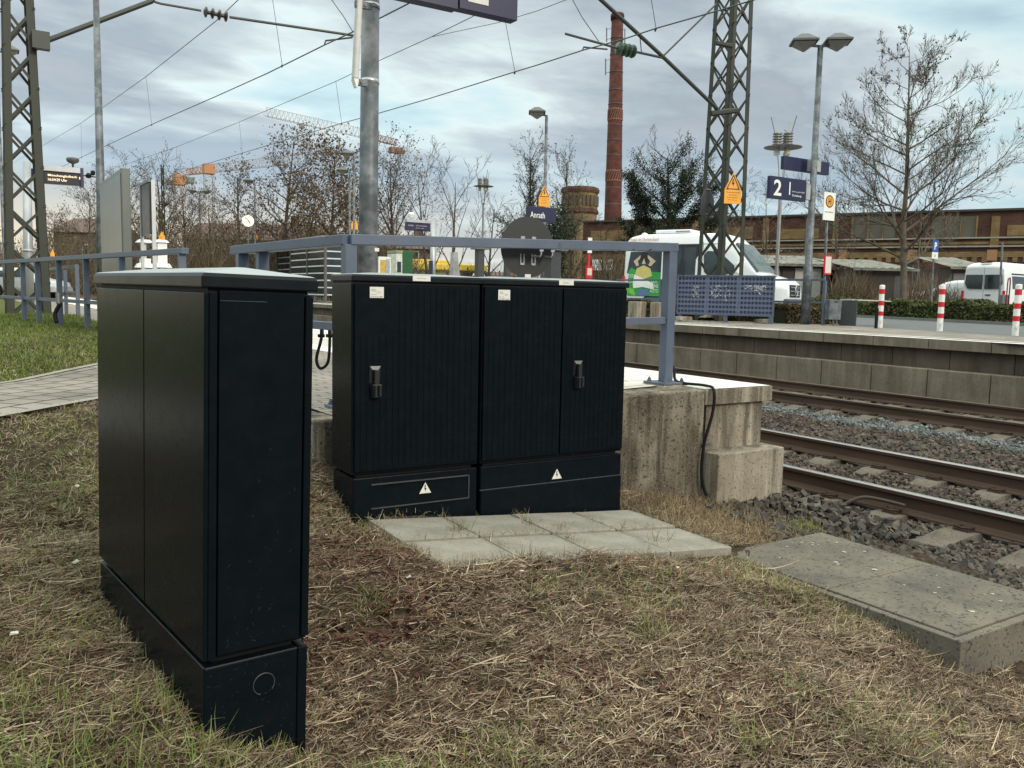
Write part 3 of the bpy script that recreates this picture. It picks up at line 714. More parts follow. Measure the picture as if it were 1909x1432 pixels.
for (yy0, yy1, nm_) in ((.02, .51, 0), (.54, 1.07, 1)):
    mb = MB()
    for i in range(120):
        y, z = rnd.uniform(yy0, yy1), jz+(rnd.random()**3.2)*.6+.02; l = rnd.uniform(.002, .009); a = rnd.gauss(1.5, .6); mb.bar((-.0004, y, z), (-.0004, y+l*math.cos(a), z+l*math.sin(a)), .0005, .0006)
    mb.build('dry_splashes', mat('splash', (.03, .028, .023), .8), t)
mb = MB()
for i in range(90):
    x, z = rnd.uniform(.01, .25), rnd.uniform(-.1, jz-.03); l = rnd.uniform(.002, .008); a = rnd.uniform(0, 3.1); mb.bar((x, .0008, z), (x+l*math.cos(a), .0008, z+l*math.sin(a)), .0006, .0006)
mb.build('dry_splashes', mat('splash', (.05, .047, .038), .8), pl)

# ------------------------------------------------------------------ blue railings
def railing(label, posts, top, mid, cat='railing', pw_=.075, tw=.085, th=.062, plates=False, grp='blue steel railings'):
    """posts [(x,y,zbase)], top/mid = lists of points"""
    b = posts[0]; t = thing('railing', label, cat, b, 0, grp); off = tuple(b)
    for i in range(len(top)-1):
        a_, b_ = np.array(top[i], float), np.array(top[i+1], float)
        MB(off).bar(a_, b_, tw, th).build('top_rail', PAINT, t, bevel=.004)
    for i in range(len(mid)-1): MB(off).bar(mid[i], mid[i+1], .045, .05).build('middle_rail', PAINT, t, bevel=.003)
    for (x, y, z) in posts:
        zt = None
        # top height interpolated
        best = min(range(len(top)-1), key=lambda i: abs(np.linalg.norm(np.array(top[i][:2])-(x, y))+np.linalg.norm(np.array(top[i+1][:2])-(x, y))-np.linalg.norm(np.array(top[i][:2])-np.array(top[i+1][:2]))))
        A_, B_ = np.array(top[best]), np.array(top[best+1]); f = np.linalg.norm(np.array([x, y])-A_[:2])/max(1e-6, np.linalg.norm(B_[:2]-A_[:2])); zt = A_[2]+(B_[2]-A_[2])*min(1, f)
        p = MB(off).box((x-pw_/2, y-pw_/2, z), (x+pw_/2, y+pw_/2, zt-th/2+.002)).build('post', PAINT, t, bevel=.003)
        if plates:
            MB(off).box((x-.115, y-.115, z+.012), (x+.115, y+.115, z+.026)).build('base_plate', PAINT, p, bevel=.002)
            MB(off).hexa([(x-.125, y-.125, z-.012), (x+.125, y-.125, z-.012), (x+.125, y+.125, z-.012), (x-.125, y+.125, z-.012)], [(x-.11, y-.11, z+.0115), (x+.11, y-.11, z+.0115), (x+.11, y+.11, z+.0115), (x-.11, y+.11, z+.0115)]).build('grout_bed', CONC_PALE, p)
            for sx in (-1, 1):
                for sy in (-1, 1):
                    mb = MB(off); q = (x+sx*.083, y+sy*.083, z); mb.tube([(q[0], q[1], z+.027), (q[0], q[1], z+.034)], .019, 8); mb.tube([(q[0], q[1], z+.034), (q[0], q[1], z+.048)], .013, 6); mb.tube([(q[0], q[1], z+.048), (q[0], q[1], z+.058)], .007, 6)
                    mb.build('bolt', GALV, p)
    return t
c0 = (1.945, 4.87); c1 = (4.345, 4.70)
rl = railing('blue railing on the end wall, turning a corner behind the ribbed cabinets', [(c0[0], c0[1], -.07), (c1[0], c1[1], 0), (1.79, 6.1, -.07), (1.735, 6.42, -.07)],
        [(c1[0]+.045, c1[1], 1.005), (c0[0], c0[1], .945), (1.72, 6.55, .925)], [(c1[0]-.03, c1[1], .475), (c0[0], c0[1], .425), (1.735, 6.42, .42)], plates=True)
mb = MB((1.945, 4.87, -.07))
for px in (1182, 1214): q = onY(px, 465.5, 4.662); mb.tube([(q[0], q[1]-.0, q[2]), (q[0], q[1]+.01, q[2])], .0045, 8)
mb.build('screw_hole', BLK, rl)
# railing farther left along the path side
A_, B_ = np.array([2.04, 9.79, 1.04]), np.array([.59, 18.3, 1.04])
def onrail(px):
    # point of the line A-B seen at column px
    best = None
    for f in np.linspace(0, 1.1, 400):
        q = A_+(B_-A_)*f; d = q-O; x = IW/2+FOC*(d@rt)/(d@fw)
        if best is None or abs(x-px) < best[0]: best = (abs(x-px), q)
    return best[1]
ps = [onrail(p) for p in (339, 226, 160, 109, 69, 42)]
railing('long blue railing at the top of the green grass bank, left of the large cabinet', [(q[0], q[1], float(gz(q[0], q[1])[0])-.05) for q in ps], [tuple(A_), tuple(B_)], [(A_[0], A_[1], .42), (B_[0], B_[1], .42)])
q1, q2 = onz(124, 584, 0), onz(146, 592, 0)
railing('short blue railing behind the grass bank beside the lattice mast', [(q1[0], q1[1], -.05), (q2[0], q2[1], -.05)], [(q1[0]-.3, q1[1]+1.0, 1.02), (q2[0], q2[1], 1.04)], [(q1[0], q1[1], .5), (q2[0], q2[1], .5)])

# round board clamped to the railing
t = thing('round_board', 'round dark board seen from behind, clamped to the blue railing above the right ribbed cabinet', 'sign', (3.20, 4.86, .72), R(-4))
DGREY = mat('board_back', (.019, .021, .021), .5, var=.1, scale=2)
ci = onY(988, 461, 4.86); t.location = tuple(ci)
mb = MB(); n = 64
mb.prism([(.205*math.cos(2*math.pi*i/n), .205*math.sin(2*math.pi*i/n)) for i in range(n)], .03, .034); mb.build('disc', DGREY, t)
for sx in (-.043, .043):
    for z0 in (-.105, .0):
        mb = MB().box((sx-.016, .022, z0-.015 if z0 < 0 else .01), (sx-.009, .03, z0+.06 if z0 < 0 else .072)).box((sx+.009, .022, z0-.015 if z0 < 0 else .01), (sx+.016, .03, z0+.06 if z0 < 0 else .072)).box((sx-.009, .022, (z0-.015) if z0 < 0 else .052), (sx+.009, .03, (z0-.0) if z0 < 0 else .072))
        mb.build('slotted_bracket', mat('zinc', (.35, .36, .36), .45, .5), t, bevel=.001)
mb = MB().box((-.02, .024, -.205), (.025, .03, -.18)).build('sticker', WHITE, t)
for sx in (.031, .118):
    mb = MB().tube([(sx, .01, .018), (sx, -.075, .016), (sx, -.098, -.005), (sx, -.098, -.05), (sx+.002, -.08, -.062), (sx, .01, -.058)], .006, 6).box((sx-.014, -.104, -.03), (sx+.014, -.094, .012))
    mb.build('clamp', mat('zinc_bright', (.5, .5, .5), .35, .6), t)

# earthing cables
def cable(label, pts, r, m, extra=None):
    t = thing('cable', label, 'cable', pts[0])
    # smooth the run
    P = [np.array(p, float) for p in pts]
    out = []
    for i in range(len(P)-1):
        p0, p1, p2, p3 = P[max(0, i-1)], P[i], P[i+1], P[min(len(P)-1, i+2)]
        for u in np.linspace(0, 1, 7)[:-1]:
            out.append(.5*((2*p1)+(-p0+p2)*u+(2*p0-5*p1+4*p2-p3)*u*u+(-p0+3*p1-3*p2+p3)*u**3))
    out.append(P[-1])
    MB(pts[0]).tube(out, r, 8).build('cable_run', m, t, smooth=True)
    if extra: extra(t, tuple(pts[0]))
    return t
xg = 4.393
def ex(t, off):
    for z in (-.40,):
        MB(off).box((4.36, 4.30, z), (4.44, 4.325, z+.02)).build('cable_clip', GALV, t)
cable('thick black cable running from the right railing post down the joint of the concrete wall', [(4.39, 4.80, .16), (4.42, 4.79, .17), (4.46, 4.74, .12), (4.44, 4.70, .04), (4.42, 4.60, .022), (4.45, 4.40, .022), (4.43, 4.295, -.0), (4.42, 4.285, -.15), (4.365, 4.30, -.38), (4.352, 4.30, -.60), (4.385, 4.27, -.76), (4.43, 4.22, -.86)], .011, BLACK, ex)
def ex2(t, off):
    for x, y in ((1.865, 5.55), (1.865, 5.30)):
        MB(off).tube([(x, y, .40), (x, y, .30)], .012, 8).tube([(x-.035, y, .32), (x+.03, y, .32)], .016, 8).build('terminal', BLACK, t)
p0 = onX(600, 622, 1.86); p1 = onX(613, 622, 1.88)
la = onz(600, 640, .0)
lp = [dep(600, 626, 5.5), dep(597, 640, 5.5), dep(590, 668, 5.5), dep(594, 684, 5.5), dep(602, 686, 5.5), dep(611, 676, 5.5), dep(614, 655, 5.5), dep(615, 626, 5.5)]
def ex3(t, off):
    for px in (600, 615):
        a, b = dep(px, 610, 5.5), dep(px, 626, 5.5); MB(off).tube([a, b], .013, 8).tube([dep(px-7, 626, 5.5), dep(px+5, 626, 5.5)], .012, 8).build('terminal', BLACK, t)
cable('loop of black cable hanging from the middle rail left of the ribbed cabinets', lp, .010, BLACK, ex3)
lp = [dep(107, 556, 12.5), dep(104, 575, 12.5), dep(106, 596, 12.5), dep(112, 606, 12.5)]
def ex4(t, off):
    MB(off).tube([dep(108, 546, 12.4), dep(109, 566, 12.4)], .035, 8).build('junction_box', GREYP, t)
cable('black cables below a grey junction box on the long blue railing', [dep(112, 566, 12.4), dep(103, 585, 12.4), dep(106, 602, 12.4)], .03, BLACK, ex4)
cable('short cable stub bent up against the nearest rail', [(5.62, 4.12, -.96), (5.68, 4.06, -.90), (5.75, 3.98, -.85), (5.79, 3.85, -.845), (5.80, 3.66, -.85)], .014, mat('cable_rust', (.05, .035, .025), .7))

# ------------------------------------------------------------------ galvanised sign mast with speaker panel and hanging signs
bx, by = 2.99, 7.07
t = mast_root = thing('sign_mast', 'thick mottled galvanised pole rising behind the left ribbed cabinet', 'pole', (bx, by, -.03)); off = (bx, by, -.03)
top = dep(691.5, -60, 7.62)
MB(off).tube([(bx, by, -.03), top], [.0875, .077], 28).build('pole', GALV, t, smooth=True)
def along(z): f = (z+.03)/(top[2]+.03); return np.array([bx+(top[0]-bx)*f, by+(top[1]-by)*f, z])
STRAP = mat('steel_strap', (.5, .52, .53), .35, .7)
for py in (12, 153):
    z = dep(690, py, 7.6)[2]; a = along(z-.018); b = along(z+.018); MB(off).tube([a, b], .0835, 28).build('steel_band', STRAP, t, smooth=True)
MB(off).box((bx+.035, by-.088, .99), (bx+.075, by-.082, 1.02)).build('number_plate', WHT_LAB, t)
t = thing('speaker_panel', 'slim pale vertical speaker panel strapped to the left side of the galvanised pole', 'antenna panel', dep(662, 150, 7.45)); off = tuple(dep(662, 150, 7.45))
a = dep(662, 148, 7.45); b = dep(665.5, -60, 7.45)
MB(off).prism([(-.024+a[0], a[2]), (.024+a[0], a[2]), (.024+b[0], b[2]), (-.024+b[0], b[2])], a[1]-.035, a[1]+.035).build('housing', mat('light_housing', (.55, .54, .52), .4), t, bevel=.012)
MB(off).hexa([(a[0]-.0, a[1]-.03, a[2]-.07), (a[0]+.012, a[1]-.03, a[2]-.07), (a[0]+.012, a[1]+.03, a[2]-.07), (a[0], a[1]+.03, a[2]-.07)], [(a[0]-.024, a[1]-.034, a[2]), (a[0]+.022, a[1]-.034, a[2]), (a[0]+.022, a[1]+.034, a[2]), (a[0]-.024, a[1]+.034, a[2])]).build('end_cap', WHITE, t)
for py in (12, 153):
    z = dep(662, py, 7.45)[2]; q = along(z); MB(off).box((a[0]-.0, a[1]-.02, z-.025), (q[0]-.06, a[1]+.02, z+.03)).tube([(q[0]-.12, a[1]-.03, z), (q[0]-.12, a[1]+.03, z)], .014, 8).build('bracket', GALV, t)
for (x0, x1, yb0, lab) in ((716, 848, 21, 'dark blue hanging sign panel nearer the galvanised pole, cut off by the picture top'), (851, 958, 42, 'dark blue hanging sign panel with a white square, cut off by the picture top')):
    A = onY(x1, yb0, 7.0); B = onY(x0, 10, 7.0)
    t = thing('hanging_sign', lab, 'sign', (A[0], 7.0, A[2]), 0, 'hanging platform signs'); off = (A[0], 7.0, A[2])
    MB(off).box((B[0], 6.94, A[2]), (A[0], 7.06, A[2]+.5)).build('panel', NAVY, t, bevel=.004)
    MB(off).box((B[0]+.1, 6.98, A[2]+.5), (B[0]+.14, 7.02, A[2]+.75)).box((A[0]-.14, 6.98, A[2]+.5), (A[0]-.1, 7.02, A[2]+.75)).build('hanger', GALV, t)
    if x0 > 800:
        q0, q1 = onY(873, 0, 6.935), onY(911, 11, 6.935)
        MB(off).box((q0[0], 6.936, q1[2]), (q1[0], 6.9385, q1[2]+.17)).build('pictogram_field', mat('pictogram_white', (.62, .61, .58), .5), t)
MB((bx, by, -.03)).box((bx, 6.97, A[2]+.75), (A[0]+.1, 7.03, A[2]+.83)).build('sign_arm', GALV, mast_root)

# ------------------------------------------------------------------ lattice masts
def lattice_mast(label, base, hb, ht, H, rz, panels, top_shift=(0, 0), leg=.09):
    t = thing('lattice_mast', label, 'mast', base, rz, 'green lattice masts of the overhead line')
    def corner(i, z):
        f = z/H; h = hb+(ht-hb)*f; sx, sy = ((-1, -1), (1, -1), (1, 1), (-1, 1))[i]
        return np.array([sx*h+top_shift[0]*f, sy*h+top_shift[1]*f, z])
    for i in range(4):
        sx, sy = ((-1, -1), (1, -1), (1, 1), (-1, 1))[i]; mb = MB()
        a, b = corner(i, -.3), corner(i, H); th = .012
        for (dx, dy) in ((leg, th), (th, leg)):
            bot = []; tp = []
            for (ux, uy) in ((0, 0), (1, 0), (1, 1), (0, 1)):
                ox, oy = -sx*dx*ux, -sy*dy*uy
                bot.append((a[0]+ox, a[1]+oy, a[2])); tp.append((b[0]+ox, b[1]+oy, b[2]))
            if sx*sy < 0: bot = bot[::-1]; tp = tp[::-1]
            mb.hexa(bot, tp)
        mb.build('leg', MASTG, t)
    for i in range(4):
        j = (i+1) % 4; mb = MB(); zs = [H*k/panels for k in range(panels+1)]
        inn = .010
        for k in range(panels):
            a0, a1, b0, b1 = corner(i, zs[k]), corner(i, zs[k+1]), corner(j, zs[k]), corner(j, zs[k+1])
            for P, Q, s in ((a0, b1, -1), (b0, a1, 1)):
                c = np.array([0, 0, 0.]); nrm = (a0+b0)/2; nrm[2] = 0; nrm = nrm/max(1e-6, np.linalg.norm(nrm))
                mb.bar(P-nrm*(.022+.014*s), Q-nrm*(.022+.014*s), .012, .055)
        mb.build('lattice_bracing', MASTG, t)
    mb = MB()
    for z in (H*.45, H*.8):
        h = hb+(ht-hb)*z/H+.06; mb.box((-h, -h, z), (h, -h+.08, z+.07)); mb.box((-h, h-.08, z), (h, h, z+.07))
    return t
YL = 20.5
xa, xb = onY(12, 588, YL)[0], onY(97, 590, YL)[0]; wl = (xb-xa)/2
ta, tb = onY(4, 0, YL), onY(65, 0, YL)
hb_, ht_ = wl, (tb[0]-ta[0])/2; Ht = ta[2]+.1
lm = lattice_mast('green lattice mast at the left edge on the grass bank', (xa+wl, YL+wl, -.1), hb_, ht_+(ht_-hb_)*.15, Ht*1.12, 0, 9, ((ta[0]+tb[0])/2-(xa+wl), 0), .15)
q = dep(1357, 592, 22.2)
rm = lattice_mast('green lattice mast behind the perforated blue barrier in front of the white minibus', (q[0]+.1, q[1]+.45, .0), .43, .33, 9.2, 0, 11, (.18, .1), .13)

c_ = dep(308, 560, 62); lattice_mast('thin far lattice mast between the information board and the orange cranes', c_, .14, .09, dep(308, 312, 62)[2]-c_[2], 0, 12, (0, 0), .05)
def insulator(mb, a, b, n, r):
    a, b = np.array(a), np.array(b); d = b-a
    pts = []; rs = []
    for i in range(n):
        c = (i+.5)/n; w_ = .32/n
        for u, k in ((c-w_*1.2, .35), (c-w_*.4, 1), (c+w_*.2, .95), (c+w_*.6, .4)): pts.append(a+d*u); rs.append(r*k)
    mb.tube(pts, rs, 12)
INS = mat('insulator_brown', (.05, .04, .035), .25); INSG = mat('insulator_green', (.05, .085, .055), .2)
# cantilever of the left mast
Yc = YL
t = thing('cantilever', 'tubular overhead-line bracket with dark insulator reaching right from the left lattice mast', 'bracket', onY(82, 78, Yc), 0, 'overhead-line brackets'); off = tuple(onY(82, 78, Yc))
P = lambda x, y: onY(x, y, Yc)
MB(off).tube([P(82, 78), P(283, 2)], .055, 10).tube([P(283, 2), P(300, -30)], .05, 8).build('upper_tube', WIRE, t)
MB(off).tube([P(283, 2), P(300, 7), P(375, 20)], .025, 8).tube([P(428, 32), P(657, 66), P(700, 72)], .03, 8).tube([P(605, 84), P(607, 76), P(657, 70)], .022, 6).build('tie_tube', WIRE, t)
mb = MB(off); insulator(mb, P(378, 21), P(428, 32), 4, .12); mb.build('insulator', INS, t)
MB(off).box(tuple(P(70, 80)-np.array([.1, .1, .12])), tuple(P(82, 70)+np.array([.1, .1, .1]))).tube([P(70, 84), P(86, 76), P(98, 72)], .05, 6).build('hinge', WIRE, t)
# cantilever of the right mast
Yc = 15.6
t = thing('cantilever', 'long tubular overhead-line bracket with green insulator reaching left from the right lattice mast', 'bracket', P(1338, 204), 0, 'overhead-line brackets'); off = tuple(P(1338, 204))
P = lambda x, y: onY(x, y, 15.6)
MB(off).tube([P(1338, 204), P(1236, 106), P(1112, -8)], .045, 10).build('upper_tube', WIRE, t)
MB(off).tube([P(1335, 8), P(1238, 103)], .022, 6).tube([P(1236, 108), P(1182, 96)], .028, 8).tube([P(1152, 90), P(1054, 63)], .026, 8).tube([P(1132, 92), P(1088, 88), P(1086, 94)], .02, 6).tube([P(1193, 70), P(1196, 100)], .012, 5).build('tie_tube', WIRE, t)
mb = MB(off); insulator(mb, P(1150, 90), P(1184, 97), 4, .15); mb.build('insulator', INSG, t)
MB(off).tube([P(1325, 212), P(1373, 206)], .07, 6).tube([P(1334, 80), P(1364, 86)], .06, 6).build('mast_bracket', MASTG, t)

# wires
def wire(label, pts, r):
    t = MB(pts[0]).tube(pts, r, 5).build('overhead_wire', WIRE); t.location = tuple(pts[0]); tag(t, label, 'overhead wire', 'overhead line wires'); return t
A = [onX(*q, 6.6) for q in [(-60, 397), (152, 293), (283, 232), (400, 181), (500, 136), (605, 84), (657, 60), (757, 9), (860, -48)]]
Bm = [onX(*q, 6.6) for q in [(-60, 345), (26, 303), (152, 229), (272, 143), (403, 39), (450, -6), (500, -60)]]
Cc = [onX(*q, 11.35) for q in [(240, 357), (361, 313), (500, 271), (637, 230), (707, 211), (800, 184), (960, 134), (1000, 122), (1086, 94), (1163, 73), (1223, 53), (1343, 19), (1405, 0), (1480, -25)]]
Cm = [onX(*q, 11.35) for q in [(100, 352), (245, 303), (329, 274), (445, 228), (500, 205), (626, 152), (707, 113), (804, 69), (875, 34), (960, -10)]]
wire('contact wire of the near track, thickest of the wires crossing the galvanised pole', A, .014)
wire('steep messenger wire of the near track running down to the left lattice mast', Bm, .012)
wire('contact wire of the far track passing the chimney and the right lattice mast', Cc, .014)
wire('messenger wire of the far track, high and thin, crossing the galvanised pole', Cm, .011)
wire('thin branching wire running right from the far messenger below the blue hanging sign', [onX(*q, 11.35) for q in [(804, 69), (930, 42), (1000, 21), (1060, -2)]], .008)
wire('slack wire dropping from the top of the frame to the tip of the right bracket', [onX(*q, 11.35) for q in [(1066, -3), (1085, 32), (1116, 77)]], .010)
wire('thin wire slanting down from the frame top to the left bracket tip', [onX(*q, 6.6) for q in [(617, -2), (640, 30), (657, 58)]], .010)
t = None
def lerp_at(pts2, px):
    for (x0, y0), (x1, y1) in zip(pts2[:-1], pts2[1:]):
        if x0 <= px <= x1: return y0+(y1-y0)*(px-x0)/(x1-x0)
drops = [(6.6, [(272, 143), (283, 232)]), (6.6, [(151, 229), (152, 293)]), (6.6, [(508, -2), (526, 121)]), (11.35, [(626, 152), (637, 230)]), (11.35, [(446, 228), (452, 286)]), (11.35, [(329, 274), (330, 322)]), (11.35, [(245, 303), (246, 355)]), (11.35, [(942, 40), (960, 134)]), (11.35, [(1214, -2), (1223, 53)])]
lab = ['over the left tree belt', 'left of the slim pole', 'next to the dark insulator', 'beside the galvanised pole', 'above the left tree tops', 'above the orange cranes', 'beside the grey panel', 'below the blue hanging sign', 'right of the chimney top']
for (X, (a, b)), l in zip(drops, lab):
    pa, pb = onX(*a, X), onX(*b, X); o = MB(pa).tube([pa, pb], .007, 4).tube([pb, pb+np.array([0, .03, -.05])], .02, 5).build('dropper_wire', WIRE); o.location = tuple(pa)
    tag(o, 'thin dropper wire between messenger and contact wire '+l, 'dropper wire', 'dropper wires of the overhead line')

# ------------------------------------------------------------------ street lamps
LGL = mat('lamp_glass', (.22, .22, .20), .3, var=.1)
def lamp_head(parent, x, y, z, s=.42, off=(0, 0, 0)):
    """square roof over an inverted glass pyramid"""
    h = MB(off)
    c = [(x-s*.7, y-s*.7), (x+s*.7, y-s*.7), (x+s*.7, y+s*.7), (x-s*.7, y+s*.7)]
    c2 = [(x+(a-x)*.28, y+(b-y)*.28) for a, b in c]
    h.hexa([(a, b, z) for a, b in c], [(a, b, z+.045*s/.42) for a, b in c])
    h.hexa([(x+(a-x)*.95, y+(b-y)*.95, z+.046*s/.42) for a, b in c], [(a, b, z+.20*s/.42) for a, b in c2])
    hh = h.build('lamp_roof', mat('lamp_roof_metal', (.10, .105, .11), .5, .3), parent)
    k = MB(off); k.hexa([(x+(a-x)*.06, y+(b-y)*.06, z-.20*s/.42) for a, b in c], [(x+(a-x)*.86, y+(b-y)*.86, z-.004) for a, b in c]); k.build('glass_cone', LGL, hh)
    k = MB(off); k.hexa([(x+(a-x)*.9, y+(b-y)*.9, z-.012) for a, b in c], [(a*.0+x+(a-x)*.99, y+(b-y)*.99, z+.001) for a, b in c]); k.build('shade_rim', BLK, hh)
def street_lamp(label, px, py_base, py_top, D, heads, r=.06, s=.42, rz=0, grp='platform street lamps'):
    b = dep(px, py_base, D)
    zt = dep(px, py_top, D)[2]
    t = thing('street_lamp', label, 'street lamp', b, rz, grp)
    H_ = zt-b[2]
    MB().tube([(0, 0, 0), (0, 0, 1.4), (0, 0, 1.5), (0, 0, H_)], [r*1.35, r*1.25, r, r*.75], 14).build('pole', GALV, t, smooth=True)
    for dx in heads:
        lamp_head(t, dx, 0, H_+.06, s)
        MB().bar((0, 0, H_-.02), (dx*.9, 0, H_+.02), .06, .05).build('arm', GALV, t)
    return t
street_lamp('tall grey lamp post with two square pyramid heads carrying the blue track-number sign', 1501, 606, 100, 20.9, (-.38, .38), .085, .42, R(-40))
street_lamp('single-headed lamp on a grey pole behind the yellow triangle and station name board', 1011, 560, 222, 31, (-.34,), .07, .42, R(-33))
street_lamp('upper of the two lamps directly left of the galvanised pole', 660, 560, 295, 44, (-.35,), .07, .42, R(-20))
street_lamp('lower of the two lamps directly left of the galvanised pole', 652, 560, 325, 47, (-.38,), .07, .42, R(-20))
street_lamp('single-headed lamp above the round station clock', 477, 560, 343, 55, (-.38,), .07, .42, R(-20))
street_lamp('small far double-headed lamp between the lit-up cranes and the clock', 375, 540, 361, 66, (-.5, .5), .07, .42, R(-20))
street_lamp('single-headed lamp seen through the lattice of the left mast', 12, 560, 108, 33, (.45,), .07, .42, R(0))
street_lamp('far double-headed lamp right of the framed information board', 300, 540, 383, 62, (-.5, .45), .07, .36, R(-20))
t = thing('slim_pole', 'slim grey tapering pole rising full height left of the grey panel', 'pole', onz(190, 552, 0) if False else dep(189, 580, 13.5)); b = dep(189, 580, 13.5)
MB(b).tube([b, dep(187, 330, 13.4), dep(178, -40, 13.8)], [.062, .060, .044], 16).build('pole', GALV, t, smooth=True)
def tripod_lamp(label, px, pyb, py_disc, D):
    b = dep(px, pyb, D); zd = dep(px, py_disc, D)[2]-b[2]
    t = thing('designer_lamp', label, 'street lamp', b, 0, 'lamps with a metal disc and ribbed cylinders')
    G = mat('lamp_bronze', (.26, .25, .24), .4, .5)
    MB().tube([(0, 0, 0), (0, 0, zd-1.0)], .06, 10).build('pole', G, t)
    MB().lathe([(.05, zd-.03), (.62, zd-.015), (.63, zd+.0), (.45, zd+.03), (.1, zd+.06)], 28).build('disc', G, t)
    for dx, dy in ((-.24, 0.05), (.24, .05), (0, -.2)):
        pr = [(.08, zd-.1)]
        for k in range(5): z0 = zd+.06+k*.085; pr += [(.1, z0), (.16, z0+.008), (.16, z0+.035), (.1, z0+.043)]
        pr.append((.06, zd+.52)); mb = MB().lathe(pr, 14, (dx, dy, 0)); mb.build('ribbed_cylinder', G, t)
        MB().lathe([(.03, zd-.3), (.1, zd-.26), (.11, zd-.16), (.06, zd-.09)], 12, (dx, dy, 0)).build('bulb', mat('bulb_glass', (.6, .58, .45), .25), t)
    for k, ang in enumerate((R(170), R(20), R(265))):
        c, s = math.cos(ang), math.sin(ang)
        MB().tube([(c*.1, s*.1, zd-1.15), (c*.13, s*.13, zd-.7), (c*.3, s*.3, zd+.25), (c*.55, s*.55, zd+.95)], .016, 6).build('rod', G, t)
    MB().tube([(-.12, 0, zd-1.05), (.12, 0, zd-1.05)], .012, 5).tube([(-.1, -.1, zd+.55), (.25, .02, zd+.5), (.45, .1, zd+.6)], .012, 5).build('cross_bar', G, t)
    return t
tripod_lamp('metal disc lamp with ribbed cylinders and three rods, above the track-number sign', 1444, 580, 280, 29.5)
tripod_lamp('far metal disc lamp with three rods between the bare trees in the centre', 898, 560, 350, 54)

# ------------------------------------------------------------------ signs on and behind the platforms
def board(label, nm, cat, x0, x1, yt, yb, Y, depth=.10, m=NAVY, grp=None, build=None, D=None):
    """box facing -Y between two picture columns at world Y"""
    A = onY(x0, yb, Y); B = onY(x1, yb, Y); T = onY(x0, yt, Y)
    t = thing(nm, label, cat, (A[0], Y, A[2]), 0, grp); W_ = B[0]-A[0]; H_ = T[2]-A[2]
    MB().box((0, 0, 0), (W_, depth, H_)).build('panel', m, t, bevel=.006)
    if build: build(t, W_, H_)
    return t
def b2(t, W_, H_):
    text('2', .21*W_, .72*H_, (.20*W_, -.004, .5*H_), WHITE, t, bold=.02)
    MB().box((.52*W_, -.004, .24*H_), (.55*W_, -.001, .82*H_)).build('divider', WHITE, t)
    text('Richtung Krefeld', .34*W_, .075*H_, (.78*W_, -.004, .40*H_), WHITE, t); text('Duisburg', .26*W_, .11*H_, (.74*W_, -.004, .22*H_), WHITE, t, bold=.015)
    MB().box((W_+.01, .0, H_*.12), (W_+.16, .13, H_*.82)).build('clamp_box', mat('grey_box', (.36, .37, .37), .45), t)
board('dark blue track sign with a large white 2 on the tall lamp post', 'track_sign', 'sign', 1435, 1502, 327, 369, 13.75, build=b2)
def nb(t, W_, H_): MB().box((W_*.5, -.14, .02), (W_*.70, -.0, H_-.02)).build('clamp_box', mat('grey_box', (.36, .37, .37), .45), t)
board('plain dark blue back of a station name board above the track sign', 'name_board', 'sign', 1461, 1546, 290, 315, 14.1, build=nb)
def warnsign(label, px, py, D, h, rz=0, txt=True):
    """yellow catenary warning: triangle over a text plate"""
    c = dep(px, py, D); t = thing('warning_sign', label, 'warning sign', c, rz, 'yellow overhead-line warning signs'); k = h
    MB().prism([(-.30*k, .45*k), (.30*k, .45*k), (.0, k)], -.008, 0).prism([(-.30*k, .0), (.30*k, .0), (.30*k, .44*k), (-.30*k, .44*k)], -.008, 0).build('yellow_plate', YEL, t)
    if txt:
        mb = MB()
        for a, b in (((-.22*k, .47*k), (.22*k, .47*k)), ((.22*k, .47*k), (0, .91*k)), ((0, .91*k), (-.22*k, .47*k))): mb.bar((a[0], -.011, a[1]), (b[0], -.011, b[1]), .004, .03*k)
        mb.prism([(-.02*k, .80*k), (.02*k, .78*k), (.0, .68*k), (.05*k, .68*k), (-.01*k, .52*k), (0, .62*k), (-.05*k, .62*k)], -.012, -.009)
        mb.build('triangle_border', BLK, t)
        text('Hochspannung', .46*k, .045*k, (0, -.010, .36*k), BLK, t); text('Vorsicht', .3*k, .04*k, (0, -.010, .28*k), BLK, t); text('Lebensgefahr', .4*k, .04*k, (0, -.010, .20*k), BLK, t); text('Fahrleitung', .34*k, .035*k, (0, -.010, .12*k), BLK, t)
    return t
warnsign('yellow warning sign on the right lattice mast, large, with a black-edged triangle', 1365, 380, 21.2, .76, R(-18))
warnsign('yellow warning sign on the lamp pole above the station name board', 1014.5, 385, 30.2, .72, R(-12))
warnsign('small yellow warning sign right of the framed information board', 302, 450, 50, .58, 0, False)
warnsign('small yellow warning sign under the far lamp with the clock', 477, 446, 55, .42, 0, False)
warnsign('small yellow warning sign touching the left edge of the galvanised pole', 661, 428, 45, .62, 0, False)
warnsign('small yellow warning sign between the lattice mast and the grey panel', 98, 478, 48, .36, 0, False)
warnsign('small yellow warning sign behind the silver display post', 72, 479, 44, .38, 0, False)
warnsign('yellow sign strapped to the left edge of the lattice mast at frame left', 17, 328, 19.9, .32, 0, False)
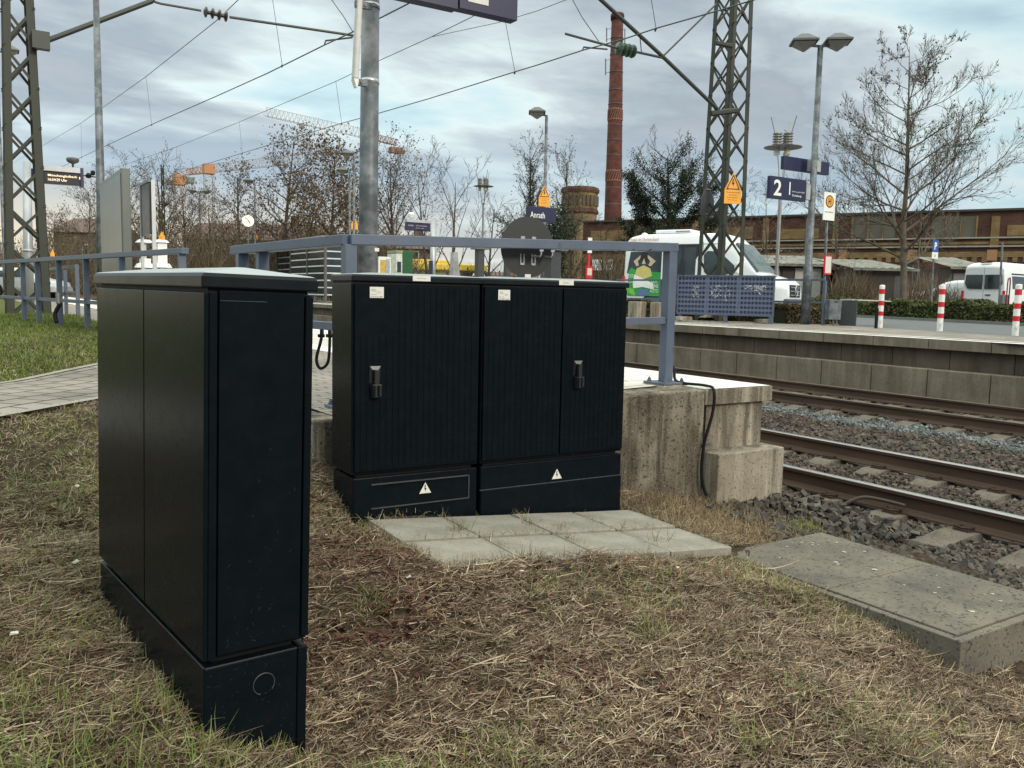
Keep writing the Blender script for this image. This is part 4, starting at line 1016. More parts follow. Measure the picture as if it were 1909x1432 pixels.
for (px, py, D, lab, h) in ((1318, 402, 22.3, 'dark back of a warning sign on the left leg of the right lattice mast', .84), (1007, 386, 30.4, 'dark back of a warning sign behind the yellow one on the lamp pole', .74)):
    c = dep(px, py, D); t = thing('dark_triangle_board', lab, 'sign', c, R(8 if px > 1200 else 30)); k = h
    MB().prism([(-.36*k, 0), (.36*k, 0), (.33*k, .5*k), (0, k), (-.33*k, .5*k)], 0, .01).build('plate', mat('sign_back_dark', (.05, .052, .06), .5), t)
    MB().box((-.1*k, -.02, .03*k), (.1*k, 0, .06*k)).box((-.1*k, -.02, .78*k), (.1*k, 0, .81*k)).build('strap', STRAP, t)
def an(t, W_, H_):
    text('Anrath', .55*W_, .42*H_, (.30*W_, -.004, .42*H_), WHITE, t, bold=.01)
board('dark blue station name board reading Anrath half hidden by the round board', 'name_board', 'sign', 987, 1036, 384, 411, 24.6, .22, build=an)
# H bus stop
c = dep(1533.5, 606, 23.2); t = thing('bus_stop_sign', 'white bus stop sign with yellow H disc on a post with a red-framed timetable', 'bus stop sign', c); H1 = dep(1542, 362, 23.2)[2]-c[2]
tp = dep(1541.5, 415, 23.2)-c
MB().tube([(0, 0, 0), tuple(tp)], .035, 10).build('post', GALV, t)
s0 = dep(1543, 411, 23.15)-c; sw, sh = .235, .74
o = MB().box((s0[0]-sw, s0[1]-.03, s0[2]), (s0[0]+sw, s0[1]-.01, s0[2]+sh)).build('sign_plate', WHITE, t)
cy = s0[1]-.031
n = 32; circ = lambda r, z0: [(s0[0]+r*math.cos(2*math.pi*i/n), z0+r*math.sin(2*math.pi*i/n)) for i in range(n)]
MB().prism(circ(.165, s0[2]+.50), cy-.003, cy).build('disc_rim', BLK, o); MB().prism(circ(.135, s0[2]+.50), cy-.006, cy-.0035).build('disc', mat('stop_yellow', (.75, .33, .03), .5), o)
text('H', .11, .17, (s0[0], cy-.008, s0[2]+.50), mat('stop_green', (.03, .02, .005), .5), o, bold=.02); text('Anrath Bahnhof', .36, .035, (s0[0], cy-.002, s0[2]+.22), BLK, o)
for q in ((.0, 512, 476),):
    zb, zt = dep(1540, 512, 23.1)-c, dep(1540, 476, 23.1)-c
    f = MB().box((zb[0]-.15, zb[1]-.05, zb[2]), (zb[0]+.15, zb[1]-.02, zt[2])).build('timetable_frame', RED, t)
    MB().box((zb[0]-.115, zb[1]-.054, zb[2]+.04), (zb[0]+.115, zb[1]-.051, zt[2]-.04)).build('timetable', mat('timetable_print', (.62, .60, .56), .5, var=.25, scale=90), f)
# displays
def disp(t, W_, H_):
    text('Mönchengladbach', .70*W_, .24*H_, (.50*W_, -.004, .66*H_), LED, t, bold=.01); text('16:54:29 Uhr', .46*W_, .22*H_, (.38*W_, -.004, .34*H_), LED, t, bold=.01); text('1', .03*W_, .2*H_, (.92*W_, -.004, .62*H_), LED, t, bold=.02)
    MB().box((0, -.05, H_+.004), (W_*.93, .2, H_+.11)).build('roof_strip', STEEL, t)
    MB().box((W_*.93, -.04, -.03), (W_+.01, .2, H_+.12)).build('end_piece', NAVY, t)
LED = mat_emit('led_cream', (.9, .72, .50), .9)
Yd = 21.5
board('black platform display with light lettering and a bowl-shaped loudspeaker on top', 'departure_display', 'display', 78, 155, 318, 341, Yd, .18, mat('display_black', (.008, .008, .018), .3), build=disp)
c = onz(54, 590, -.02); c = dep(54, 589, 20.5); t = thing('display_post', 'thick silver post left of the platform display, seen through the lattice mast', 'post', c)
MB(c).tube([c, dep(50, 303, 20.5)], [.125, .085], 18).tube([dep(53, 470, 20.5), dep(53, 466, 20.5)], .13, 18).build('post', STEEL, t, smooth=True)
MB(c).bar(dep(55, 322, 20.6), dep(84, 324, 21.0), .08, .2).build('arm', NAVY, t)
c = dep(136, 312, 21.3); t = thing('loudspeaker', 'dark bowl-shaped loudspeaker on top of the platform display', 'loudspeaker', c)
MB().lathe([(.02, 0), (.03, .08), (.08, .10), (.13, .13), (.15, .18), (.14, .22), (.10, .235)], 20).build('bowl', mat('speaker_grey', (.10, .10, .095), .5), t, smooth=True)
c = dep(165, 328, 21.3); t = thing('security_camera', 'pair of small dome cameras at the right end of the platform display', 'camera', c)
MB().lathe([(.02, -.06), (.06, -.04), (.07, .02), (.03, .07)], 14).build('dome', BLACK, t); MB().lathe([(.02, .02), (.05, .04), (.055, .1), (.03, .14)], 14, (.10, 0, 0)).build('dome', BLACK, t); MB().tube([(-.18, 0, .0), (.25, 0, -.02)], .015, 6).build('arm', BLACK, t)
# grey panel
nc = dep(228, 400, 11.0); zt = dep(228, 314, 11.0)[2]
fc = onz(185, 331, zt); lenY = 1.95
t = thing('display_case', 'tall plain grey display case seen from behind beside the slim pole', 'display case', (nc[0], nc[1], -.03))
MB().box((0, 0, .12), (.105, lenY+.1, zt+.03)).build('case', GREYP, t, bevel=.01); MB().box((-.006, .05, .3), (0, lenY+.05, zt-.03)).build('back_sheet', mat('grey_sheet', (.10, .108, .10), .3, var=.12, scale=1.2), t)
MB().box((.02, .1, 0), (.08, .2, .12)).box((.02, lenY-.1, 0), (.08, lenY, .12)).build('foot', GALV, t)
c = dep(289, 520, 16.5); t = thing('information_board', 'narrow framed black information board on two light posts, right of the grey display case', 'information board', c)
zt = dep(281, 340, 16.5)[2]-c[2]; zb = dep(281, 437, 16.5)[2]-c[2]
MB().box((-.035, -.03, 0), (.035, .03, zt+.02)).build('post', STEEL, t); MB().box((-.09, .9, 0), (-.03, .96, zt)).build('post', STEEL, t)
MB().box((-.07, .03, zb), (-.03, .9, zt-.02)).build('board', mat('board_black', (.010, .010, .012), .35, var=.3, scale=6), t)
MB().box((-.085, .0, zt-.02), (-.02, .93, zt+.03)).build('frame', GREYP, t)
for (px, D, lab) in ((272, 19, 'left one of two small white-capped ticket validators'), (303, 20, 'right one of two small white-capped ticket validators')):
    c = dep(px, 560, D); z1 = dep(px, 453, D)[2]-c[2]; z2 = dep(px, 495, D)[2]-c[2]
    t = thing('ticket_validator', lab+' behind the large foreground cabinet', 'ticket validator', c, 0, 'white-capped ticket validators')
    MB().box((-.03, -.03, 0), (.03, .03, z1)).build('post', STEEL, t); MB().hexa([(-.17, -.15, z1), (.15, -.15, z1), (.15, .15, z1), (-.17, .15, z1)], [(-.12, -.1, z1+.06), (.1, -.1, z1+.06), (.1, .1, z1+.06), (-.12, .1, z1+.06)]).build('cap', WHITE, t)
    MB().box((-.1, -.1, z2), (.11, .1, z1-.35 if px < 290 else z1-.02)).build('housing', WHITE, t, bevel=.01); MB().hexa([(-.2, -.16, z2-.05), (.2, -.16, z2-.05), (.2, .16, z2-.05), (-.2, .16, z2-.05)], [(-.15, -.12, z2+.04), (.15, -.12, z2+.04), (.15, .12, z2+.04), (-.15, .12, z2+.04)]).build('lower_cap', WHITE, t)
# clock
c = dep(463, 412, 53); t = thing('station_clock', 'round pale station clock on a pole amid the trees on the left', 'clock', c)
n = 36; R_ = .35
MB().prism([(R_*math.cos(2*math.pi*i/n), R_*math.sin(2*math.pi*i/n)) for i in range(n)], 0, .15).build('clock_face', mat_emit('clock_white', (.85, .80, .66), .35), t)
MB().bar((.05, -.01, -.05), (-.17, -.01, .22), .01, .03).bar((-.05, -.012, .06), (.12, -.012, -.16), .01, .035).build('clock_hand', BLK, t)
MB().tube([(.0, .1, -.35), (.0, .1, -4.5)], .05, 8).build('pole', GALV, t)
# second display, far platform
def disp2(t, W_, H_):
    text('14:56', .2*W_, .16*H_, (.17*W_, -.004, .62*H_), LED2, t); text('Richtung Krefeld', .42*W_, .14*H_, (.60*W_, -.004, .62*H_), LED2, t); text('Duisburg Hbf', .32*W_, .14*H_, (.54*W_, -.004, .32*H_), LED2, t)
    MB().box((0, -.05, H_+.004), (W_, .2, H_+.12)).build('roof_strip', STEEL, t); MB().lathe([(.02, H_+.12), (.1, H_+.2), (.14, H_+.33), (.1, H_+.42)], 12, (.25, .1, 0)).build('camera_dome', WHITE, t)
LED2 = mat_emit('led_dim', (.55, .55, .52), .3)
board('small far platform display on a grey post between the bare trees', 'departure_display', 'display', 758, 804, 414, 429, 33, .18, NAVY, build=disp2)
c = dep(806, 565, 35.5); t = thing('display_post', 'grey round post right of the small far display, passing behind the blue rail', 'post', c); MB(c).tube([c, dep(808, 407, 35.5)], .12, 12).build('post', STEEL, t, smooth=True)
MB(c).box(tuple(dep(799, 512, 35.2)), tuple(dep(805, 486, 35.0)+np.array([.1, .1, 0]))).build('validator_box', NAVY, t)
c = dep(851, 520, 33); t = thing('advertising_pillar', 'narrow tapered pillar with a portrait poster under the blue rail', 'pillar', c)
MB(c).hexa([tuple(dep(843, 522, 33)), tuple(dep(858, 522, 33)), tuple(dep(858, 522, 33)+np.array([0, .25, 0])), tuple(dep(843, 522, 33)+np.array([0, .25, 0]))], [tuple(dep(846, 470, 33)), tuple(dep(853, 470, 33)), tuple(dep(853, 470, 33)+np.array([0, .25, 0])), tuple(dep(846, 470, 33)+np.array([0, .25, 0]))]).build('pillar_body', mat('poster_grey', (.34, .32, .33), .5, var=.4, scale=4), t)
for (px, y0, y1, D, w_, lab, mm) in ((893, 466, 525, 26, .11, 'dark square post with a flat cap behind the blue rail, left of the round board', 'dark_post'), (1029, 468, 522, 20, .14, 'dark square post with a light slatted cap just right of the round board', 'dark_post'), (944, 480, 522, 24, .07, 'thin dark post at the left rim of the round board', 'dark_post')):
    c = dep(px, y1+25, D); zt = dep(px, y0, D)[2]-c[2]; t = thing('platform_post', lab, 'post', c)
    MB().box((-w_, -w_, 0), (w_, w_, zt)).build('post', mat('dark_post', (.045, .05, .055), .4), t, bevel=.01)
    if px != 944: MB().box((-w_*2.0, -w_*1.6, zt+.002), (w_*2.0, w_*1.6, zt+.05)).build('cap', GREYP, t)
# ticket machine and map case
c = dep(752, 545, 33); zt = dep(752, 468, 33)[2]-c[2]; t = thing('ticket_machine', 'dark green ticket machine with a pale front behind the blue rail', 'ticket machine', c, R(0))
MB().box((-.15, -.2, 0), (.30, .7, zt)).build('casing', mat('machine_green', (.012, .085, .03), .4), t, bevel=.02); MB().box((-.40, -.2, 0), (-.15, .6, zt-.12)).build('front', mat('machine_front', (.62, .64, .55), .4, var=.3, scale=6), t); MB().box((-.42, -.22, zt-.10), (-.14, .6, zt)).build('hood', mat('hood', (.25, .28, .16), .4), t)
MB().box((-.36, -.215, .75), (-.2, -.2, 1.15)).build('screen', GLASS, t)
c = dep(717, 545, 32); zt = dep(717, 479, 32)[2]-c[2]; t = thing('map_case', 'white-framed map case with a yellow map beside the green ticket machine', 'display case', c)
MB().box((-.24, 0, .2), (.24, .08, zt)).build('frame', WHITE, t); MB().box((-.18, -.01, .35), (.05, -.001, zt-.12)).build('map_sheet', mat('map_yellow', (.55, .36, .06), .5, var=.3, scale=8), t); MB().box((.055, -.01, .3), (.2, -.001, zt-.08)).build('notice_sheet', mat('notice', (.35, .38, .42), .4, var=.4, scale=10), t)
# shelter
sA = onX(600, 441, 15.0); zr = sA[2]; yN = sA[1]; yF = onX(467, 448, 15.0)[1]; xR = onY(659, 449, yN)[0]
t = thing('platform_shelter', 'long glazed waiting shelter with dark flat roof and pale bars on the far platform', 'shelter', (15.0, yN, .07)); 
MB((15, yN, .07)).box((15.0, yN, zr-.16), (xR, yF, zr)).build('roof', mat('roof_dark', (.05, .04, .035), .6), t, bevel=.02); MB((15, yN, .07)).box((14.98, yN-.02, zr+.002), (xR+.02, yF+.02, zr+.05)).build('roof_edge', mat('roof_edge', (.32, .26, .20), .5), t)
BARW = mat('pale_bars', (.62, .63, .62), .4)
for (xa_, ya_, xb_, yb_) in ((15.25, yN+.2, xR-.1, yN+.2), (15.25, yN+.2, 15.25, yN+5.5), (xR-.1, yN+.2, xR-.1, yF-.3), (15.25, yN+5.5, xR-.1, yN+5.5)):
    mb = MB((15, yN, .07)); z = .45
    while z < zr-.35: mb.bar((xa_, ya_, z), (xb_, yb_, z), .04, .06); z += .36
    mb.build('glazing_bar', BARW, t)
    MB((15, yN, .07)).bar((xa_, ya_, (zr+.2)/2), (xb_, yb_, (zr+.2)/2), .015, zr-.6).build('glass_pane', GLASS, t)
for (x, y) in ((15.25, yN+.2), (xR-.1, yN+.2), (15.25, yN+2.8), (15.25, yN+5.5), (xR-.1, yN+5.5), (xR-.1, yF-.4), (15.3, yF-.4)): MB((15, yN, .07)).box((x-.06, y-.06, .06), (x+.06, y+.06, zr-.15)).build('post', mat('shelter_post', (.10, .09, .085), .4), t)
# red information pillar and wall board
c = dep(1096, 530, 44); t = thing('information_pillar', 'red information pillar with a poster under a small white stop sign', 'pillar', c); zt = dep(1096, 473, 44)[2]-c[2]
MB().box((-.06, -.06, 0), (.06, .06, zt)).build('pillar_post', RED, t); MB().box((-.2, -.1, .3), (.2, .0, zt-.65)).build('poster_frame', RED, t); MB().box((-.14, -.115, .45), (.14, -.101, zt-.75)).build('poster', mat('poster_pale', (.6, .52, .46), .5, var=.4, scale=10), t)
zs = dep(1096, 472, 44)[2]-c[2]; zs2 = dep(1096, 444, 44)[2]-c[2]; MB().box((-.13, -.09, zs), (.13, -.06, zs2)).build('stop_sign', WHITE, t); MB().prism([(.09*math.cos(a), (zs+zs2)/2+.16*math.sin(a)) for a in np.linspace(0, 6.0, 14)], -.1, -.091).build('stop_disc', mat('stop_yellow', (.75, .33, .03), .5), t)
# P sign
c = dep(1735, 592, 35.0); tp = dep(1742, 445, 35)-c; t = thing('parking_sign', 'blue parking sign with a white P on a thin pole behind the hedge', 'parking sign', c); MB().tube([(0, 0, 0), tuple(tp)], .035, 8).build('post', GALV, t)
u = dep(1742, 470, 34.9)-c; v = dep(1742, 448, 34.9)-c; sg = thing('x', None, None)
bpy.data.objects.remove(sg)
o = MB().box((u[0]-.2, u[1]-.04, u[2]), (u[0]+.2, u[1]-.02, v[2])).build('sign_plate', mat('parking_blue', (.02, .09, .32), .4), t); text('P', .17, .30, (u[0], u[1]-.044, (u[2]+v[2])/2), WHITE, o, bold=.03)
MB().box((u[0]-.2, u[1]-.04, u[2]-.27), (u[0]+.2, u[1]-.02, u[2]-.01)).build('sub_plate', WHITE, t); text('↙', .08, .12, (u[0], u[1]-.044, u[2]-.14), BLK, t)
c = dep(1861, 590, 38); t = thing('thin_pole', 'thin bare grey pole in front of the right white van', 'pole', c); MB().tube([(0, 0, 0), tuple(dep(1869, 452, 38)-c)], .045, 8).build('pole', GALV, t)
c = dep(1868, 592, 36); t = thing('ticket_post', 'grey box with a dark red hoop beside the thin pole at the right van', 'ticket post', c); MB().box((-.24, -.1, 0), (.22, .1, .95)).build('box', GREYP, t, bevel=.02)
MB().tube([(0, -.12, .2), (0, -.12, 1.4), (.03, -.12, 1.62), (.15, -.12, 1.66), (.2, -.12, 1.5), (.2, -.12, .3)], .03, 6).build('hoop', mat('hoop_red', (.20, .02, .03), .5), t)

# bollards
def bollard(loc, label):
    t = thing('bollard', label, 'bollard', loc, 0, 'red and white bollards along the platform'); H_ = .94
    RB, WB = mat('bollard_red', (.50, .012, .02), .4, var=.08), mat('bollard_white', (.74, .73, .70), .45, var=.05)
    zs = [0, .32, .42, .57, .67, .82, .92, .96]
    MB().tube([(0, 0, 0), (0, 0, H_)], .058, 18).lathe([(.058, H_), (.05, H_+.012), (.02, H_+.018)], 18).build('post', WB, t, smooth=False)
    for k, (a, b) in enumerate(((.27, .365), (.50, .60), (.755, .865))): MB().tube([(0, 0, a), (0, 0, b)], .0605, 18).build('red_band', RB, t)
    MB().tube([(-.045, -.05, .16), (-.075, -.075, .16)], .03, 10).build('lock', WB, t)
    return t
for (q, l) in (((1640, 611), 'red and white bollard on the left, beside the dark bench end'), ((1751.5, 617.6), 'middle one of three red and white bollards, below the parking sign'), ((1892.1, 625.7), 'red and white bollard at the right picture edge')):
    p_ = onz(*q, .066); bollard(p_, l)

# perforated blue barrier
pL, pR = onz(1262, 598, .066), onz(1439, 604, .066)
ang = math.atan2(pR[1]-pL[1], pR[0]-pL[0]); Lb = float(np.linalg.norm(pR-pL))
t = thing('perforated_barrier', 'blue perforated sheet barrier on short legs with scraped-off stickers', 'barrier', pL, ang)
zb, zt = .20, 1.12
mb = MB(); ncx, ncz = 27, 8; cw, ch = Lb/ncx, (zt-zb)/ncz
for i in range(ncx):
    for j in range(ncz):
        cx, cz = (i+.5)*cw, zb+(j+.5)*ch; k = 12; rr = min(cw, ch)*.41
        if i in (8, 17): rr *= .35
        inner = [(cx+rr*math.cos(2*math.pi*q/k+.26), 0, cz+rr*1.05*math.sin(2*math.pi*q/k+.26)) for q in range(k)]
        outer = []
        for q in range(k):
            a = 2*math.pi*q/k+.26; c_, s_ = math.cos(a), math.sin(a); f = min(cw/2/max(1e-6, abs(c_)), ch/2/max(1e-6, abs(s_))); outer.append((cx+f*c_, 0, cz+f*s_))
        # snap the rim points nearest to the corners onto them
        for sx in (-1, 1):
            for sz in (-1, 1):
                cc = (cx+sx*cw/2, 0, cz+sz*ch/2); b_ = min(range(k), key=lambda q: (outer[q][0]-cc[0])**2+(outer[q][2]-cc[2])**2); outer[b_] = cc
        mb.add(inner+outer, [(q, k+q, k+(q+1) % k, (q+1) % k) for q in range(k)])
mb.build('perforated_sheet', mat('barrier_blue', (.108, .13, .205), .45, var=.1, scale=5), t)
MB().box((.02, .035, zb+.02), (Lb-.02, .05, zt-.02)).build('back_sheet', mat('barrier_back', (.065, .075, .125), .5), t)
MB().box((-.02, -.02, zt), (Lb+.02, .16, zt+.035)).box((-.02, -.02, zb-.03), (Lb+.02, .06, zb)).box((-.02, -.015, zb), (.012, .06, zt)).box((Lb-.012, -.015, zb), (Lb+.02, .06, zt)).build('frame', PAINT, t)
for x in (.02, Lb*.5, Lb-.08): MB().box((x-.0, -.01, 0), (x+.09, .07, zb-.032)).build('leg', PAINT, t)
mb = MB()
for (cx, cz, w_, h_, n_) in ((.45, .72, .18, .26, 30), (.95, .75, .26, .26, 44), (1.22, .70, .14, .3, 22), (1.75, .86, .2, .08, 26), (2.0, .85, .28, .1, 60)):
    for k in range(n_):
        x, z = cx*Lb/2.34+rnd.uniform(-w_, w_)*.5, cz+rnd.uniform(-h_, h_)*.6; l = rnd.uniform(.010, .030)
        mb.add([(x, -.003, z), (x+l, -.003, z+l*rnd.uniform(-.3, .4)), (x+l*.8, -.003, z+l*.9), (x-.1*l, -.003, z+l*.6)], [(0, 1, 2, 3)])
mb.add([(1.93, -.003, .80), (2.0, -.003, .78), (2.01, -.003, .80), (1.95, -.003, .815)], [(0, 1, 2, 3)]).add([(2.02, -.003, .75), (2.05, -.003, .70), (2.09, -.003, .69), (2.06, -.003, .74)], [(0, 1, 2, 3)])
mb.build('sticker_remains', mat('paper_remains', (.5, .5, .52), .8), t)
e1 = onz(1534, 606, .066); e0 = dep(1150, 522, 25.3)
ps = [np.array([e1[0]+(e0[0]-e1[0])*f, e1[1]+(e0[1]-e1[1])*f, .066]) for f in (0, .07, .45, .75, 1)]
railing('far blue railing behind the perforated barrier beside the parked minibus', ps, [(e1[0], e1[1], 1.14), (e0[0], e0[1], 1.13)], [(e1[0], e1[1], .60), (e0[0], e0[1], .60)], pw_=.06, tw=.05, th=.05)
# litter bin, bench
c = onz(1552, 607, .066); D_ = float((c-O)@fw); t = thing('litter_bin', 'grey galvanised litter bin on a thin stand beside the far blue railing', 'litter bin', c, R(-30))
MB().prism([(-.15, .14), (.14, .14), (.155, .60), (-.15, .62)], -.1, .12).build('bin_body', GALV, t, bevel=.006); MB().box((-.02, -.04, 0), (.01, -.01, .14)).box((.10, .02, 0), (.12, .04, .14)).build('stand', GALV, t); MB().box((-.02, -.106, .54), (.05, -.101, .57)).build('keyhole_plate', BLK, t)
c = onz(1574, 607, .066); t = thing('bench', 'dark bench end with a pale plank running behind the left bollard', 'bench', c, R(28))
MB().prism([(-.05, 0), (.08, 0), (.14, .62), (.02, .60)], -.25, .12).build('bench_end', mat('bench_dark', (.025, .03, .032), .5), t, bevel=.006)
e = dep(1650, 568, 22.5)-c; rz_ = -R(28); ex_, ey_ = e[0]*math.cos(rz_)-e[1]*math.sin(rz_), e[0]*math.sin(rz_)+e[1]*math.cos(rz_)
MB().bar((.02, 0, .615), (ex_, ey_, .60), .3, .03).build('plank', mat('plank_pale', (.45, .42, .36), .7), t)
c = dep(1633, 613, 18.9); t = thing('dark_stake', 'dark stake leaning directly against the left bollard', 'post', c); MB().box((-.035, -.02, 0), (.03, .02, .45)).build('stake', BLACK, t)
for (px, py, D, s, l) in ((1190, 598, 22.5, .32, 'left grey concrete block under the far blue railing'), (1232, 600, 22.3, .34, 'right grey concrete block half hidden by the near blue post')):
    c = dep(px, py, D); o = MB().box((-s/2, -.12, 0), (s/2, .25, .5)).build('concrete_block', CONC_PALE, bevel=.02); o.location = tuple(c); tag(o, l, 'concrete block', 'grey blocks on the far platform')
for (px, py, D, l) in ((1275, 597, 21.4, 'left'), (1320, 592, 22.6, 'middle'), (1425, 602, 21, 'right')):
    o = MB().hexa([(-.22, -.1, 0), (.22, -.1, 0), (.22, .15, 0), (-.22, .15, 0)], [(-.2 if l != 'middle' else -.1, -.08, .09), (.2 if l != 'middle' else .12, -.08, .09), (.2 if l != 'middle' else .12, .12, .09), (-.2 if l != 'middle' else -.1, .12, .09)]).build('foundation_stone', CONC_PALE, bevel=.01); o.location = tuple(dep(px, py, D)); tag(o, 'pale foundation stone at the foot of the perforated barrier, the '+l+' one of three', 'stone', 'foundation stones')

# ------------------------------------------------------------------ vehicles
def van(label, loc, rz, L_, W_, H_, front, colour, kind, group='white vans'):
    """local x forward; front = list of (x,z) of bonnet and windscreen line from nose to roof"""
    t = thing('minibus' if kind == 'bus' else 'van', label, 'minibus' if kind == 'bus' else 'van', loc, rz, None)
    hl = L_/2
    def ztop(x):
        pts = [(-hl, H_-.28), (-hl+.12, H_-.10), (-hl+.5, H_-.01), (front[-1][0]-.9, H_), ]+[(a, b) for a, b in front[::-1]]
        for (x0, z0), (x1, z1) in zip(pts[:-1], pts[1:]):
            if x0 <= x <= x1+1e-9: return z0+(z1-z0)*(x-x0)/max(1e-6, x1-x0)
        return pts[-1][1]
    def hw(x, z):
        f = min(1, max(0, (z-1.0)/(H_-1.0))); w_ = W_/2*(1-.13*f**1.3)
        n = max(0, (x-(hl-.55))/.55); w_ *= 1-.16*n*n
        r_ = max(0, (-x-(hl-.15))/.15); w_ *= 1-.05*r_*r_
        return w_
    stx = sorted(set([-hl, -hl+.06, -hl+.15, -hl+.5]+list(np.linspace(-hl+.8, front[-1][0]-.9, 8))+[p[0] for p in front]+list(np.linspace(front[-1][0], hl, 10))))
    rings = []
    for x in stx:
        zt_ = ztop(x); zb_ = .32; z5 = [zb_, .34, .55, .9, 1.15]; up_ = [1.15+(zt_-.12-1.15)*k for k in (.33, .66, 1)] if zt_ > 1.35 else [min(1.15, zt_-.10)+.0*k for k in (1, 2, 3)]
        zz = [min(z, zt_-.12) for z in z5+up_]; ring = []
        for k, z in enumerate(zz):
            w_ = hw(x, z)-(.08 if k == 0 else 0); ring.append((w_, z))
        w_ = hw(x, zt_); ring += [(w_-.05, zt_-.045), (w_-.17, zt_-.005), (w_*.5, zt_+.012), (0, zt_+.018)]
        full = [(x, -a, b) for a, b in ring]+[(x, a, b) for a, b in ring[-2::-1]]
        rings.append(full)
    mb = MB(); vs = [p for r_ in rings for p in r_]; m_ = len(rings[0]); fs = []
    for i in range(len(rings)-1):
        for j in range(m_-1): a = i*m_+j; fs.append((a, a+m_, a+m_+1, a+1))
        a = i*m_; fs.append((a+m_-1, a+2*m_-1, a+m_, a))
    fs.append(tuple(range(m_))[::-1][::-1]); fs.append(tuple(range((len(rings)-1)*m_, len(rings)*m_))[::-1])
    mb.add(vs, fs); body = mb.build('body', colour, t, smooth=False)
    body.data.polygons.foreach_set('use_smooth', [len(p.vertices) == 4 for p in body.data.polygons])
    def side(nm, poly, m, s=-1, lift=.012, parent=t):
        """polygon (x,z) laid on the side of the body"""
        n = len(poly); mb = MB(); vs = [(x, s*(hw(x, z)+lift), z) for x, z in poly]+[(x, s*(hw(x, z)-.02), z) for x, z in poly]
        cx = sum(p[0] for p in poly)/n; cz = sum(p[1] for p in poly)/n; vs.append((cx, s*(hw(cx, cz)+lift), cz))
        fs = [(i, (i+1) % n, 2*n) for i in range(n)]+[(i, n+i, n+(i+1) % n, (i+1) % n) for i in range(n)]
        return mb.add(vs, fs).build(nm, m, parent)
    for s in (-1, 1):
        for wx in (-hl+1.15 if kind == 'bus' else -hl+1.2, hl-.95):
            wl_ = MB().tube([(wx, s*(W_/2-.24), .34), (wx, s*(W_/2-.02), .34)], .34, 24).build('wheel', TYRE, t)
            MB().tube([(wx, s*(W_/2-.02), .34), (wx, s*(W_/2+.0), .34)], [.21, .17], 18).build('rim', mat('rim_silver', (.5, .5, .5), .35, .6), wl_)
            for a_ in range(5):
                aa = 2*math.pi*a_/5; MB().tube([(wx+.1*math.cos(aa), s*(W_/2+.001), .34+.1*math.sin(aa)), (wx+.1*math.cos(aa), s*(W_/2+.008), .34+.1*math.sin(aa))], .03, 8).build('rim_hole', BLK, wl_)
            pts = [(wx+.44*math.cos(a), .36+.42*math.sin(a)) for a in np.linspace(math.pi, 0, 12)]+[(wx+.44, .33), (wx-.44, .33)]
            side('wheel_arch', pts, BLACK, s, .004)
    return t, side, hw, ztop, hl
# community minibus
Lr = 5.55
fr = [(2.775, .80), (2.75, 1.08), (2.62, 1.20), (1.87, 1.42), (1.06, 2.38), (.82, 2.60), (.45, 2.70)]
rr_ = dep(1160, 588, 29.6); hd = R(-65)
ctr = (rr_[0]+math.cos(hd)*Lr/2-math.sin(hd)*.98, rr_[1]+math.sin(hd)*Lr/2+math.cos(hd)*.98, .06)
t, side, hw, ztop, hl = van('white minibus with a green advert and roof air conditioner, behind the perforated barrier', ctr, hd, Lr, 1.96, 2.72, fr, VANW, 'bus')
side('rear_side_window', [(-2.66, 1.40), (-2.56, 2.12), (-1.42, 2.12), (-1.42, 1.40)], GLASS)
side('sliding_door_window', [(-1.26, .42), (-1.26, 2.34), (-.12, 2.34), (-.12, .42)], mat('door_dark', (.02, .02, .02), .3))
side('sliding_door_glass', [(-1.16, .7), (-1.16, 2.24), (-.72, 2.24), (-.72, .7)], GLASS, lift=.018); side('sliding_door_glass', [(-.66, .7), (-.66, 2.24), (-.22, 2.24), (-.22, .7)], GLASS, lift=.018)
side('cab_window', [(.08, 1.45), (.04, 2.0), (.16, 2.12), (.55, 2.10), (1.25, 1.5), (.7, 1.32), (.2, 1.34)], GLASS)
GRN = mat('advert_green', (.03, .30, .05), .35, var=.15, scale=2); LG = mat('advert_light_green', (.16, .48, .08), .4)
ad = side('advert', [(-2.60, .62), (-2.60, 1.45), (-2.5, 1.58), (-2.3, 1.48), (-1.42, 1.42), (-1.40, .62)], GRN, lift=.016)
side('advert_shirt', [(-2.35, 1.3), (-2.3, 1.55), (-2.05, 1.66), (-1.8, 1.55), (-1.72, 1.3), (-2.05, 1.18)], mat('advert_yellow', (.55, .48, .16), .4), lift=.022, parent=ad)
for pl_ in ([(-2.31, 1.62), (-2.43, 1.80), (-2.18, 2.0), (-2.15, 1.93), (-2.32, 1.80), (-2.22, 1.66)], [(-1.79, 1.62), (-1.62, 1.80), (-1.92, 2.0), (-1.95, 1.93), (-1.75, 1.80), (-1.88, 1.66)], [(-2.12, 1.7), (-2.12, 1.88), (-2.05, 1.92), (-1.98, 1.88), (-1.98, 1.7)]):
    side('advert_figure', pl_, mat('advert_skin', (.52, .40, .28), .5), lift=.022, parent=ad)
side('advert_hair', [(-2.19, 1.85), (-2.17, 2.05), (-2.05, 2.12), (-1.93, 2.05), (-1.91, 1.85), (-1.98, 1.72), (-2.00, 1.9), (-2.10, 1.9), (-2.12, 1.72)], BLK, lift=.026, parent=ad)
side('advert_band', [(-2.41, 1.05), (-2.37, 1.35), (-1.67, 1.05), (-1.64, .85), (-2.05, .93), (-2.39, .88)], WHITE, lift=.026, parent=ad); side('advert_jeans', [(-2.26, .64), (-2.18, .86), (-1.88, .86), (-1.75, .64)], mat('advert_blue', (.10, .16, .32), .5), lift=.024, parent=ad); side('advert_patch', [(-2.73, .64), (-2.65, .9), (-2.39, .86), (-2.31, .64)], LG, lift=.02, parent=ad)
